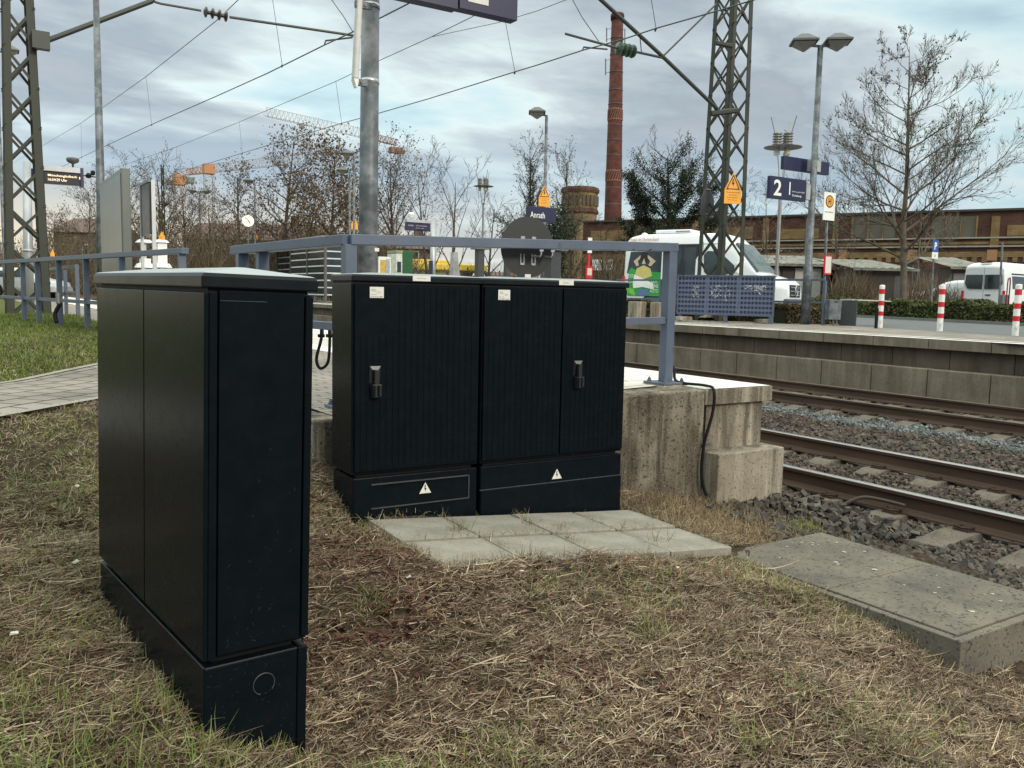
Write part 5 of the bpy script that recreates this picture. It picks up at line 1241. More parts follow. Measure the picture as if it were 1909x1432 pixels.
yv = -1.012
text('DER', .2, .12, (-2.48, yv, 1.30), WHITE, ad, name='advert_lettering'); text('CLOU', .22, .13, (-2.46, yv, 1.13), WHITE, ad, name='advert_lettering')
text('GUT', .24, .12, (-1.62, yv, 1.12), WHITE, ad, name='advert_lettering'); text('OHNE', .3, .12, (-1.62, yv, .96), WHITE, ad, name='advert_lettering'); text('AUTO', .3, .12, (-1.62, yv, .80), WHITE, ad, name='advert_lettering')
side('lower_trim', [(-1.9, .34), (-1.9, .58), (-1.28, .58), (-1.28, .34)], mat('trim_grey', (.12, .13, .15), .5))
text('Bürgerbus Anrath', 1.25, .17, (-2.02, -(hw(-1.6, 2.3)+.014), 2.30), mat('logo_grey', (.16, .2, .25), .5), t, bold=.01); text('Mobil im Donkerland', 1.05, .12, (-2.1, -(hw(-1.6, 2.52)+.02), 2.53), mat('logo_orange', (.55, .22, .06), .5), t)
o = MB().box((-1.85, -.55, 2.735), (-.55, .55, 2.86)).build('roof_air_conditioner', VANW, t, bevel=.04); MB().box((-1.1, -.56, 2.77), (-.62, -.551, 2.82)).build('vent_slots', mat('vent', (.25, .25, .25), .5), o)
MB().box((-2.83, -.99, .95), (-2.74, -.92, 1.3)).build('tail_lamp', RED, t); MB().lathe([(.1, 0), (.1, .06), (.02, .09)], 10, (-2.3, -.4, 2.70)).build('roof_beacon', WHITE, t)
n = 24; MB().prism([(-1.08+.14*math.cos(2*math.pi*i/n), 2.08+.14*math.sin(2*math.pi*i/n)) for i in range(n)], -(hw(-.7, 2.08)+.03), -(hw(-.7, 2.08)+.018)).build('door_sticker', WHITE, t)
for gx_ in (-1.30, -.06, .0, 1.32): side('panel_gap', [(gx_-.008, .42), (gx_-.008, 2.42), (gx_+.008, 2.42), (gx_+.008, .42)], BLK, lift=.004)
side('panel_gap', [(-2.65, 2.345), (-2.65, 2.36), (.5, 2.36), (.5, 2.345)], mat('seam_grey', (.35, .36, .37), .5), lift=.010)
side('panel_gap', [(.0, 1.18), (.0, 1.195), (1.3, 1.13), (1.3, 1.115)], mat('seam_grey', (.35, .36, .37), .5), lift=.008)
side('door_handle', [(.1, 1.22), (.1, 1.27), (.3, 1.26), (.3, 1.21)], BLACK, lift=.03)
# windscreen lies on the slope between bonnet and roof
def slope_quad(x0, z0, x1, z1, y0, y1, lift): 
    d = np.array([x1-x0, 0, z1-z0]); nrm = np.array([-(z1-z0), 0, x1-x0]); nrm = nrm/np.linalg.norm(nrm); nrm = nrm if nrm[2] > 0 else -nrm
    o1 = nrm*lift; o0 = nrm*-.03
    B = [np.array([x0, -y0, z0]), np.array([x0, y0, z0]), np.array([x1, y1, z1]), np.array([x1, -y1, z1])]
    return MB().hexa([tuple(p+o0) for p in B], [tuple(p+o1) for p in B])
slope_quad(1.84, 1.455, 1.08, 2.355, .95, .87, .035).build('windscreen', mat('windscreen', (.10, .14, .15), .08, var=.3, scale=2), t)
gx = 2.775
g = MB().box((gx-.12, -.62, .66), (gx+.012, .62, 1.06)).build('grille', BLK, t, bevel=.02)
for z in (.74, .86, .98): MB().box((gx+.012, -.58, z-.012), (gx+.03, .58, z+.012)).build('grille_bar', STEEL, g)
nn_ = 28; mb = MB(); ring_ = [(gx+.05, .16*math.cos(a), .87+.16*math.sin(a)) for a in np.linspace(0, 2*math.pi, nn_)]; mb.tube(ring_, .018, 6)
for a in (R(90), R(210), R(330)): mb.hexa([(gx+.04, .03*math.cos(a+R(90)), .87+.03*math.sin(a+R(90))), (gx+.04, -.03*math.cos(a+R(90)), .87-.03*math.sin(a+R(90))), (gx+.04, .155*math.cos(a)-.004, .87+.155*math.sin(a)), (gx+.04, .155*math.cos(a)+.004, .87+.155*math.sin(a))], [(gx+.06, .03*math.cos(a+R(90)), .87+.03*math.sin(a+R(90))), (gx+.06, -.03*math.cos(a+R(90)), .87-.03*math.sin(a+R(90))), (gx+.06, .155*math.cos(a)-.004, .87+.155*math.sin(a)), (gx+.06, .155*math.cos(a)+.004, .87+.155*math.sin(a))])
mb.build('radiator_emblem', STEEL, g)
for s in (-1, 1):
    MB().hexa([(2.4, s*.66, .84), (2.77, s*.66, .84), (2.64, s*.86, .84), (2.35, s*.88, .84)], [(2.35, s*.66, 1.12), (2.71, s*.66, 1.10), (2.58, s*.84, 1.10), (2.30, s*.86, 1.14)]).build('headlight', mat('headlight', (.5, .52, .54), .1), t)
    MB().box((1.15, s*1.08-.09, 1.40), (1.26, s*1.08+.09, 1.73)).build('mirror', BLACK if s > 0 else WHITE, t, bevel=.02)
MB().box((2.58, -.88, .36), (2.80, .88, .62)).build('bumper', mat('bumper_grey', (.08, .085, .09), .5), t, bevel=.03)
# right van seen from behind
fr = [(2.75, .8), (2.7, 1.05), (2.2, 1.3), (1.5, 2.1), (1.2, 2.4), (.9, 2.5)]
rc = dep(1829, 592, 41.0); hd = R(7); ctr = (rc[0]+math.cos(hd)*2.75, rc[1]+math.sin(hd)*2.75, .03)
t, side, hw, ztop, hl = van('white van parked at the right picture edge, seen from behind', ctr, hd, 5.5, 1.98, 2.6, fr, VANW, 'van')
side('side_window', [(-1.9, 1.35), (-1.95, 1.95), (-.5, 1.95), (-.5, 1.35)], GLASS); side('side_window', [(-.3, 1.35), (-.3, 1.95), (.9, 1.95), (.9, 1.35)], GLASS); side('window_rail', [(-2.0, 2.02), (-2.0, 2.08), (1.0, 2.08), (1.0, 2.02)], BLACK)
for s in (-1, 1):
    w_ = [(.05, 1.32), (.05, 2.0), (.80, 2.0), (.84, 1.6), (.72, 1.34)]; mb = MB().prism([(s*a, b) for a, b in w_], -2.80, -2.745, 'x'); mb.build('rear_window', GLASS, t)
    MB().box((-2.80, s*.93-.05, .8), (-2.72, s*.93+.05, 1.25)).build('tail_lamp', RED, t)
MB().box((-2.76, -.004, .5), (-2.752, .004, 2.35)).build('door_gap', BLK, t); MB().box((-2.79, -.34, 1.02), (-2.76, -.1, 1.07)).build('door_handle', BLACK, t)
MB().box((-2.88, -.9, .36), (-2.74, .9, .56)).build('bumper', mat('bumper_grey', (.08, .085, .09), .5), t, bevel=.03); MB().box((-2.66, -.25, 2.555), (-2.55, .25, 2.585)).build('brake_lamp', mat('brake_lamp', (.2, .03, .03), .4), t)
# yellow regular bus far away
c = dep(815, 560, 62); t = thing('city_bus', 'yellow roofed city bus with dark windows partly hidden by the ribbed cabinets', 'bus', c, R(-8)); zt = dep(815, 492, 62)[2]-c[2]
MB().box((-4.2, -1.2, .3), (3.4, 1.2, zt-.5)).build('body', mat('bus_dark', (.03, .03, .03), .3, var=.5, scale=2), t, bevel=.08); MB().box((-4.2, -1.22, zt-.5), (3.4, 1.22, zt)).build('roof', mat('bus_yellow', (.78, .56, .08), .4), t, bevel=.1); MB().box((-3.0, -.9, zt), (.6, .9, zt+.25)).build('roof_unit', mat('bus_yellow', (.78, .56, .08), .4), t, bevel=.08)
for k in range(5): MB().box((-4.0+k*1.1, -1.215, 1.1), (-3.05+k*1.1, -1.203, zt-.65)).build('window', mat('bus_glass', (.25, .24, .15), .1, var=.5, scale=1.5), t)
text('Anrath', 1.0, .25, (2.7, -1.215, zt-.75), mat_emit('bus_led', (.85, .8, .5), .6), t)
for x in (-3, 2.2): MB().tube([(x, -1.22, .45), (x, -1.0, .45)], .45, 18).build('wheel', TYRE, t)
for (px, D, l, col) in ((41, 42, 'silver car seen between the left lattice mast and the blue railing', (.42, .43, .44)),):
    c = dep(px, 528, D); fr = [(2.05, .6), (1.95, .82), (1.1, .98), (.5, 1.35), (.1, 1.44), (-.2, 1.46)]
    t, side, hw, ztop, hl = van(l, (c[0], c[1], .0), R(-30), 4.2, 1.75, 1.46, fr, mat('car_silver', col, .3, .4), 'van'); t.name = 'parked_car'; t['category'] = 'car'
    side('side_window', [(-1.6, 1.0), (-1.2, 1.3), (.4, 1.3), (.9, 1.02)], GLASS)

# ------------------------------------------------------------------ brick works building
BL, BR = dep(1085, 500, 76), dep(1990, 500, 57.5)
ang = math.atan2(BR[1]-BL[1], BR[0]-BL[0]); LB = float(np.linalg.norm((BR-BL)[:2])); ZT = dep(1740, 401.5, 63.2)[2]
t = thing('brick_factory', 'long low factory of dark purple brick with yellow brick bands, behind the car park', 'factory', (BL[0], BL[1], 0), ang)
def bx_px(px):
    """distance along the facade seen at column px"""
    d = ray(px, 500); e = np.array([math.cos(ang), math.sin(ang)]); A = np.array([[d[0], -e[0]], [d[1], -e[1]]]); s = np.linalg.solve(A, BL[:2]); return s[1]
def bz_px(px, py):
    x = bx_px(px); p = np.array([BL[0]+x*math.cos(ang), BL[1]+x*math.sin(ang)]); d = ray(px, py); k = p[0]/d[0]; return CAMZ+k*d[2]
MB().box((0, 0, -.5), (LB, 14, ZT)).build('wall', BRK, t)
MB().box((-.1, -.18, ZT), (LB+.1, 14, ZT+.15)).build('roof', mat('roof_felt', (.05, .04, .038), .8), t)
ST = mat('cornice_stone', (.30, .28, .24), .8)
zl = [bz_px(1740, y) for y in (445, 460.5, 470, 480)]
for z in zl[:2]: MB().box((0, -.16, z-.05), (LB, -.004, z+.05)).build('cornice', ST, t)
MB().box((0, -.03, zl[1]+.15), (LB, -.003, zl[0]-.25)).build('brick_band', BRKY, t)
z1_, z2_ = zl[2], zl[3]
MB().box((0, -.06, z2_), (LB, -.003, z1_)).build('brick_band', BRKY, t)
mb = MB(); n_ = int(LB/.62)
for i in range(n_): mb.box((i*.62+.1, -.05, z2_-.34), (i*.62+.42, -.003, z2_-.002))
mb.build('dentils', BRKY, t)
def facade(x0, x1, y0, y1, nm, m, pr):
    a, b = bx_px(x0), bx_px(x1); xm = (x0+x1)/2; z0_, z1__ = bz_px(xm, y1), bz_px(xm, y0)
    return MB().box((a, -pr, z0_), (b, -.002, z1__)).build(nm, m, t)
for x0, x1 in ((1419, 1430), (1549, 1559), (1842, 1858), (1290, 1300), (1180, 1190)):
    facade(x0, x1, 404, 462, 'pilaster', BRKY, .14)
for x0, x1, y0, y1 in ((1447, 1523, 427, 445.5), (1872, 1990, 419, 439), (1310, 1400, 424, 446), (1200, 1280, 428, 448), (1100, 1172, 430, 450)):
    facade(x0, x1, y0, y1, 'brick_panel', BRKY, .05)
GW = mat('blind_window', (.10, .092, .07), .8, var=.2, scale=1)
for x0, x1 in ((1588, 1612), (1616, 1640), (1643, 1664), (1732, 1757), (1760, 1784), (1787, 1813)): facade(x0, x1, 404, 444, 'blind_window', GW, .03)
for x0, x1 in ((1583, 1587), (1612.5, 1615.5), (1640.5, 1642.5), (1757.5, 1759.5), (1784.5, 1786.5), (1813.5, 1817)): facade(x0, x1, 403, 445, 'window_pier', BRKY, .10)
for x0, x1 in ((1838, 1857), (1690, 1708), (1560, 1576)): facade(x0, x1, 466, 486, 'pier_block', mat('terracotta', (.34, .18, .09), .8), .12)
for k in range(9):
    x = 3.0+k*(LB-6)/9; z0_, z1_b = zl[3]-2.3, zl[3]-.9
    if not bx_px(1395) < x < bx_px(1700) or True:
        pts = [(x-.8, z0_), (x+.8, z0_)]+[(x+.8*math.cos(a), z1_b+.45*math.sin(a)) for a in np.linspace(0, math.pi, 9)]
        MB().prism(pts, -.03, -.002).build('arched_window', mat('sooty_window', (.04, .036, .032), .5, var=.4, scale=2), t)
        for q in (-.27, .27): MB().box((x+q-.03, -.06, z0_), (x+q+.03, -.032, z1_b+.35)).build('window_bar', mat('window_bar', (.16, .14, .12), .7), t)
for x in (bx_px(1500), bx_px(1712), bx_px(1290)): MB().tube([(x, -.22, .2), (x, -.22, ZT-.2)], .06, 8).build('downpipe', mat('zinc_pipe', (.12, .12, .115), .6, .3), t)

ws = MB().box((bx_px(1105), -.12, bz_px(1120, 504)), (bx_px(1143), -.06, bz_px(1120, 484))).build('wall_sign', WHITE, t)
text('Getränke', 1.25, .34, ((bx_px(1105)+bx_px(1143))/2, -.125, bz_px(1120, 490.5)), mat('sign_olive', (.16, .15, .05), .6), ws); text('Märkte', 1.05, .34, ((bx_px(1105)+bx_px(1143))/2, -.125, bz_px(1120, 499)), mat('sign_violet', (.2, .16, .26), .6), ws)
# sheds in front
def shed(label, x0, x1, y_eave, y_base, D, depth, roofm, wallm, openings):
    A, B = dep(x0, y_base, D), dep(x1, y_base, D); e = (B-A)[:2]; Lh = float(np.linalg.norm(e)); a = math.atan2(e[1], e[0]); ze = dep((x0+x1)/2, y_eave, D)[2]
    t = thing('shed', label, 'shed', (A[0], A[1], -.1), a, None)
    MB().box((0, 0, 0), (Lh, depth, ze)).build('wall', wallm, t)
    mb = MB(); n = int(Lh/.18)
    for i in range(n): u0, u1 = -.3+i*(Lh+.6)/n, -.3+(i+1)*(Lh+.6)/n; zz = .03*(i % 2); mb.add([(u0, -.5, ze+zz), (u1, -.5, ze+.03-zz), (u1, depth, ze+.75+.03-zz), (u0, depth, ze+.75+zz)], [(0, 1, 2, 3)])
    mb.box((-.3, -.5, ze-.12), (Lh+.3, -.44, ze-.005)); mb.build('roof', roofm, t)
    for (f0, f1, z0, z1, nm, m) in openings: MB().box((f0*Lh, -.05, z0), (f1*Lh, -.002, z1)).build(nm, m, t)
CORR = mat('corrugated_sheet', (.20, .195, .175), .8, var=.35, scale=3, dirt=((.08, .085, .05), 2, .5, .65)); WD = mat('shed_white_door', (.42, .41, .38), .7, var=.15); DK = mat('shed_dark', (.045, .04, .036), .8)
shed('flat shed with a grey corrugated roof and white and dark doors behind the minibus nose', 1395, 1545, 490, 575, 50, 5, CORR, DK, [(.2, .36, 0, 2.6, 'door', WD), (.40, .54, 0, 2.6, 'door', mat('shed_brown', (.06, .045, .04), .8)), (.555, .67, 0, 2.6, 'door', WD), (.74, .88, 0, 2.6, 'door', WD)])
shed('mossy lean-to shed with a dark open front left of the big bare tree', 1590, 1692, 498, 580, 47, 6, CORR, mat('shed_wall', (.085, .06, .052), .85), [(.28, .72, 0, 2.2, 'dark_opening', DK), (.72, .95, .6, 2.2, 'board_panel', mat('grey_boards', (.10, .10, .10), .8))])
shed('small shed with a grey roller shutter behind the right white van', 1768, 1830, 496, 585, 50, 4, CORR, mat('shed_wall', (.085, .06, .052), .85), [(.06, .94, 1.1, 2.5, 'roller_shutter', mat('shutter', (.13, .135, .135), .6, stretch=(1, 1, 14), scale=3, var=.3))])
c = dep(1783, 560, 44); fr = [(2.0, .6), (1.9, .82), (1.0, .98), (.4, 1.35), (.0, 1.44), (-.3, 1.46)]
t, side, hw, ztop, hl = van('white car almost hidden between the bush and the right white van', (c[0], c[1], .35), R(100), 4.1, 1.7, 1.45, fr, VANW, 'van'); t.name = 'parked_car'; t['category'] = 'car'

# chimney
D = 128; c = dep(1139, 560, D); zt = dep(1148, 31, D)[2]; tpx = dep(1148, 31, D)
t = thing('chimney', 'tall round red brick factory chimney with light spiral bands and aerials near the top', 'chimney', (c[0], c[1], -.2))
sx, sy = tpx[0]-c[0], tpx[1]-c[1]
def chp(z): f = z/zt; return np.array([sx*f*.6, sy*f*.6, z])
MB().tube([chp(0), chp(zt*.25), chp(zt-.9)], [1.42, 1.32, .86], 28).tube([chp(zt-.9), chp(zt-.3), chp(zt)], [.98, 1.02, .95], 28).build('shaft', BRKC, t, smooth=True)
BND = mat('pale_brick', (.22, .10, .065), .8)
for (ya, yb) in ((206, 225), (319, 337)):
    za, zb = dep(1144, yb, D)[2], dep(1144, ya, D)[2]
    rad = lambda z: 1.42+(.86-1.42)*(z/zt)**1.02+.045
    mb = MB()
    for z in (za, zb): mb.tube([chp(z-.09), chp(z+.09)], rad(z), 28)
    for k in range(20):
        a0 = 2*math.pi*k/20; pts = []
        for u in np.linspace(0, 1, 5): z = za+(zb-za)*u; a = a0+.42*u; r_ = rad(z); q = chp(z); pts.append((q[0]+r_*math.cos(a), q[1]+r_*math.sin(a), z))
        mb.tube(pts, .055, 5)
    mb.build('ornament_band', BND, t)
IRON = mat('chimney_iron', (.10, .08, .075), .6)
for yy in (40, 75, 105, 137, 170, 196, 235, 262, 290, 350, 380): z = dep(1144, yy, D)[2]; MB().tube([chp(z-.05), chp(z+.05)], 1.42+(.86-1.42)*(z/zt)+.05, 24).build('iron_hoop', IRON, t)
AER = mat('aerial_grey', (.22, .22, .22), .5)
for (px, ya, yb) in ((1131, 48, 74), (1165, 50, 76), (1158, 46, 62), (1129, 106, 136), (1153, 104, 134)):
    q0, q1 = dep(px, yb, D)-c, dep(px, ya, D)-c; zz = (q0[2]+q1[2])/2; ctr_ = chp(zz)
    mb = MB().tube([(q0[0], q0[1], q0[2]+c[2]*0), (q1[0], q1[1], q1[2])], .09, 6)
    for z in (q0[2]+.3, q1[2]-.3): mb.tube([(q0[0], q0[1], z), (ctr_[0], ctr_[1], z)], .04, 5)
    o = mb.build('aerial', AER, t)
D = 112; c = dep(1076, 560, D); t = thing('brick_tower', 'squat octagonal yellow brick tower stub left of the chimney', 'tower', (c[0], c[1], -.2), R(10)); z = lambda y: dep(1076, y, D)[2]+.2
MB().lathe([(2.2, 0), (2.15, z(430)), (2.25, z(402))], 8).build('tower_body', mat('dirty_yellow_brick', (.20, .135, .075), .85, var=.35, scale=.8), t); MB().lathe([(2.3, z(402)+.01), (2.45, z(398)), (2.3, z(392))], 8).build('tower_band', BRK, t); MB().lathe([(2.28, z(392)+.01), (2.3, z(363))], 8).build('tower_head', BRKY, t); MB().lathe([(2.45, z(363)+.01), (2.5, z(358)), (2.35, z(353))], 8).build('tower_cap', BRK, t)
mb = MB()
for k in range(8):
    a = 2*math.pi*(k+.5)/8; cx, cy = math.cos(a)*2.13, math.sin(a)*2.13
    for s in (-.5, 0, .5): ux, uy = -math.sin(a)*s*1.1, math.cos(a)*s*1.1; mb.cb((cx+ux, cy+uy, (z(390)+z(366))/2), (.32, .32, (z(366)-z(390))*.75))
mb.build('blind_arches', mat('arch_dark', (.09, .075, .05), .9), t)

# houses beyond the tree belt on the left
ROOF = mat('red_tiles', (.105, .062, .05), .8, var=.3, scale=1.5); PLAS = mat('red_brown_plaster', (.13, .088, .065), .85, var=.25, scale=1)
def house(label, x0, x1, y_ridge, y_eave, D, depth, wall=PLAS):
    A, B = dep(x0, 560, D), dep(x1, 560, D); e = (B-A)[:2]; Lh = float(np.linalg.norm(e)); a = math.atan2(e[1], e[0]); ze, zr_ = dep((x0+x1)/2, y_eave, D)[2], dep((x0+x1)/2, y_ridge, D)[2]
    t = thing('house', label, 'house', (A[0], A[1], -.5), a, 'houses beyond the tree belt')
    MB().box((0, 0, 0), (Lh, depth, ze)).build('wall', wall, t)
    mb = MB(); mb.prism([(-.4, ze), (depth+.4, ze), (depth/2, zr_)], -.4, Lh+.4, 'x'); rf = mb.build('roof', ROOF, t); MB().box((Lh*.7, depth/2-.5, zr_-1.2), (Lh*.7+.8, depth/2+.3, zr_+.9)).build('chimney', PLAS, rf)
    k = max(2, int(Lh/3.2))
    for i in range(k):
        for zz in ((1.2, 2.6),) if ze < 5 else ((1.2, 2.6), (4, 5.4)):
            f = MB().box((Lh*(i+.35)/k, -.06, zz[0]), (Lh*(i+.35)/k+1.1, -.003, zz[1])).build('window', mat('window_white', (.4, .4, .38), .5), t); MB().box((Lh*(i+.35)/k+.12, -.08, zz[0]+.12), (Lh*(i+.35)/k+.98, -.062, zz[1]-.12)).build('pane', GLASS, f)
house('gabled house behind the display case and the lattice mast', 104, 182, 392, 425, 88, 10)
house('long red-roofed house left of the clock behind bare trees', 350, 600, 404, 440, 92, 9)
house('red-roofed house between the galvanised pole and the small display', 700, 790, 425, 455, 88, 8)
house('pink-brown low house behind the green ticket machine', 600, 705, 430, 460, 100, 8)
house('low grey-brown house left of the round board', 880, 975, 497, 506, 95, 8, mat('grey_wall', (.20, .16, .14), .8))

# cranes
ORG = mat('crane_orange', (.42, .19, .08), .5); CRW = mat('crane_white', (.30, .26, .235), .5); CRR = mat('crane_red', (.24, .13, .10), .5)
def truss(mb, A, B, s, n, up=(0, 0, 1), r=.05):
    r *= .62
    A, B = np.array(A), np.array(B); d = B-A; l = np.linalg.norm(d); d = d/l; u = np.cross(d, [0, 0, 1.]) if abs(d[2]) < .9 else np.array([1., 0, 0]); u /= np.linalg.norm(u); v = np.cross(u, d)
    if abs(d[2]) < .9: C = [u*s*.5, -u*s*.5, v*s]
    else: C = [u*s*.5+v*s*.5, -u*s*.5+v*s*.5, -u*s*.5-v*s*.5, u*s*.5-v*s*.5]
    for c_ in C: mb.bar(A+c_, B+c_, r*1.5)
    for k in range(n):
        P_, Q_ = A+d*l*k/n, A+d*l*(k+1)/n; M_ = (P_+Q_)/2
        for i in range(len(C)): j = (i+1) % len(C); mb.bar(P_+C[i], M_+C[j], r); mb.bar(M_+C[j], Q_+C[i], r)
def crane(label, tower_px, y_base, y_top, jibA, jibB, ctrA, ctrB, D, jm, tm, cm, tw=1.3, js=1.5, hang=None):
    b = dep(tower_px, y_base, D); tp_ = dep(tower_px, y_top, D); tp_[0], tp_[1] = b[0], b[1]
    t = thing('tower_crane', label, 'crane', b, 0, 'tower cranes on the skyline'); off = tuple(b)
    mb = MB(off); truss(mb, b, tp_, tw, 16, r=.09); mb.build('tower', tm, t)
    if jibA: mb = MB(off); truss(mb, dep(*jibA, D), dep(*jibB, D), js, 26, r=.065); mb.build('jib', jm, t)
    mb = MB(off); truss(mb, dep(*ctrA, D), dep(*ctrB, D), js*.7, 6, r=.12); mb.build('counter_jib', cm, t)
    q = dep(*ctrB, D); MB(off).cb(q+np.array([0, 0, -1.0]), (2.6, 1.4, 1.1)).build('counterweight', mat('crane_grey', (.3, .3, .29), .6) if cm is ORG else cm, t)
    q = tp_; MB(off).cb(q+np.array([0, 0, .3]), (2.0, 2.0, 1.8)).build('slewing_cab', cm, t)
    if hang: a = dep(*hang, D); MB(off).tube([a, dep(hang[0]+1, hang[1]+60, D)], .03, 4).cb(a, (.8, .8, .9)).build('trolley', jm, t)
crane('crane with a long pale jib crossing the galvanised pole, red counterweight on the right', 693, 560, 262, (704, 263), (493, 216), (700, 262), (738, 271), 170, CRW, CRW, CRR, 1.2, 1.7, (562, 235))
crane('orange crane in the tree tops with its pale jib pointing right', 393, 560, 322, (388, 322), (562, 304), (388, 322), (348, 326), 165, CRW, CRW, ORG, 1.6, 1.6)
crane('orange crane just left of the other one, mostly its head and mast showing', 338, 560, 342, None, None, (338, 340), (322, 330), 165, ORG, ORG, ORG, 1.8, 1.8)

# ------------------------------------------------------------------ trees
def grow(seed, H_, r0, spread=.9, up_=.25, levels=4, trunk=.28, nchild=(7, 6, 5, 4), lenf=(.55, .5, .5, .5), wob=.12, lean=0, curve=0., twig=.012, start=None, taper0=.5, thin=.5, spread2=.68, ttip=.88, tw0=.35):
    """returns trunk tube list, twig tube list and tip points"""
    rg = random.Random(seed); trunkT, limbs, tips = [], [], []
    def branch(p, d, L_, r, lev):
        n = 6 if lev == 0 else (4 if lev < 3 else 3); pts = [p]; rs = [r]; dirs = [d]
        for i in range(n):
            w_ = wob*(1.3 if lev else tw0)
            d = d+np.array([rg.gauss(0, w_), rg.gauss(0, w_), rg.gauss(0, w_*.6)+up_*(.10 if lev else .4)+(curve if lev else 0)]); d = d/np.linalg.norm(d)
            p = p+d*L_/n; pts.append(p); rs.append(max(twig*.5, r*(1-.86*(i+1)/n) if lev else r*(1-ttip*(i+1)/n))); dirs.append(d)
        (trunkT if lev == 0 else limbs).append((pts, rs, lev))
        if lev >= levels: tips.append((pts[-1], d)); return
        k = nchild[min(lev, len(nchild)-1)]
        if lev == 1: k = max(3, int(k*min(1, .15+L_/(.8*H_*lenf[0]))+.5))
        for c in range(k):
            f = (trunk+(1-trunk)*(c+rg.random()*.7)/k) if lev == 0 else (.2+.8*(c+rg.random()*.8)/k)
            f = min(f, .98); i = min(n-1, int(f*n)); u = f*n-i; q = pts[i]*(1-u)+pts[i+1]*u; dd_ = dirs[i+1]
            az = rg.uniform(0, 2*math.pi) if lev else c*2.4+rg.uniform(-.4, .4); e1_ = np.cross(dd_, [0, 0, 1.]) if abs(dd_[2]) < .95 else np.array([1., 0, 0]); e1_ /= np.linalg.norm(e1_); e2_ = np.cross(dd_, e1_)
            sp = (spread if lev == 0 or spread2 is None else spread2)*rg.uniform(.75, 1.2); nd = dd_*math.cos(sp)+(e1_*math.cos(az)+e2_*math.sin(az))*math.sin(sp)
            base_l = L_ if lev else H_
            ll = base_l*lenf[min(lev, len(lenf)-1)]*rg.uniform(.75, 1.15)*(1-taper0*f if lev == 0 else 1-.35*f)
            branch(q, nd/np.linalg.norm(nd), ll, max(twig, rs[i]*(.55 if lev else thin*.9)), lev+1)
        tips.append((pts[-1], d))
    branch(np.array([0, 0, 0.]), np.array([lean, 0, 1.]), H_*.93, r0, 0)
    return trunkT, limbs, tips
PATCH = {}
def tree(label, px, py, D, H_, seed, r0=None, leaf=None, leafn=0, leafsize=.12, group='bare winter trees', name='bare_tree', bark=BARK, pendants=None, ivy=None, rz=0, base_z=None, **kw):
    b = dep(px, py, D); b[2] = 0. if base_z is None else base_z
    t = thing(name, label, 'tree', b, rz, group)
    T, Lm, tips = grow(seed, H_, r0 or H_*.018, **kw)
    mb = MB()
    for pts, rs, l in T: mb.tube(pts, rs, 9, cap=False)
    mb.build('trunk', bark, t, smooth=True)
    mb = MB()
    for pts, rs, l in Lm: mb.tube(pts, rs, 5 if l == 1 else 3, cap=False)
    mb.build('branches', bark, t)
    rg = np.random.RandomState(seed)
    if leaf:
        base = np.array([tips[i][0] for i in rg.randint(0, len(tips), leafn)])+rg.normal(0, leafsize*2.0, (leafn, 3))
        V, F = leaf_quads(base, leafsize, rg); np_mesh('foliage', V, F, leaf, t)
    if pendants:
        mb = MB(); idx = rg.randint(0, len(tips), pendants)
        for i in idx:
            p = tips[i][0]; l_ = rg.uniform(.05, .16); s = rg.uniform(.028, .045); q = p+np.array([rg.normal(0, .05), rg.normal(0, .05), -l_])
            mb.tube([p, q], .006, 3, cap=False); mb.tube([q+np.array([0, 0, s]), q+np.array([0, 0, s*.3]), q-np.array([0, 0, s*.8])], [s*.3, s, s*.3], 5)
        mb.build('seed_balls', mat('seed_ball', (.04, .03, .022), .9), t)
    if ivy:
        pts_all = []
        for pts, rs, l in T: 
            for i in range(len(pts)-1):
                for u in np.linspace(0, 1, 14): pts_all.append((pts[i]*(1-u)+pts[i+1]*u, 1.0*(1-(i/len(pts)))+.35))
        big = [x for x in Lm if x[2] == 1][:ivy[1]]
        for pts, rs, l in big:
            for i in range(len(pts)-1):
                for u in np.linspace(0, 1, 9): pts_all.append((pts[i]*(1-u)+pts[i+1]*u, .55))
        if ivy[3]:
            for pts, rs, l in [x for x in Lm if x[2] == 2][:ivy[3]]:
                for i in range(len(pts)-1):
                    for u in np.linspace(0, 1, 5): pts_all.append((pts[i]*(1-u)+pts[i+1]*u, .35))
        P_ = np.array([p for p, w_ in pts_all]); W2 = np.array([w_ for p, w_ in pts_all]); i = rg.randint(0, len(P_), ivy[0]); base = P_[i]+rg.normal(0, 1, (ivy[0], 3))*(W2[i]*ivy[2])[:, None]
        V, F = leaf_quads(base, .105, rg); np_mesh('ivy', V, F, IVY, t)
    return t
def leaf_quads(base, s, rg, flat=0.):
    n = len(base); a = rg.normal(size=(n, 3)); a /= np.linalg.norm(a, axis=1)[:, None]; b = rg.normal(size=(n, 3)); b -= (a*b).sum(1)[:, None]*a; b /= np.linalg.norm(b, axis=1)[:, None]
    sz = (s*rg.uniform(.6, 1.3, n))[:, None]; a, b = a*sz*.5, b*sz*.35
    V = np.stack([base-a, base+b, base+a, base-b], 1).reshape(-1, 3); F = np.arange(n*4).reshape(n, 4); return V, F
IVY = mat_island('ivy_leaf', [(.010, .018, .007), (.018, .030, .012), (.040, .055, .022), (.014, .024, .010)], .5)
BRN = mat_island('brown_leaf', [(.075, .045, .022), (.12, .075, .035), (.16, .10, .048), (.06, .037, .02)], .7)
BRN2 = mat_island('red_brown_leaf', [(.09, .055, .036), (.14, .085, .05), (.11, .07, .045)], .7)
BARKP = mat('plane_bark', (.065, .052, .04), .9, var=.3, scale=2.2, col2=(.15, .125, .09)); BARKD = mat('dark_bark', (.045, .038, .032), .9, var=.3)
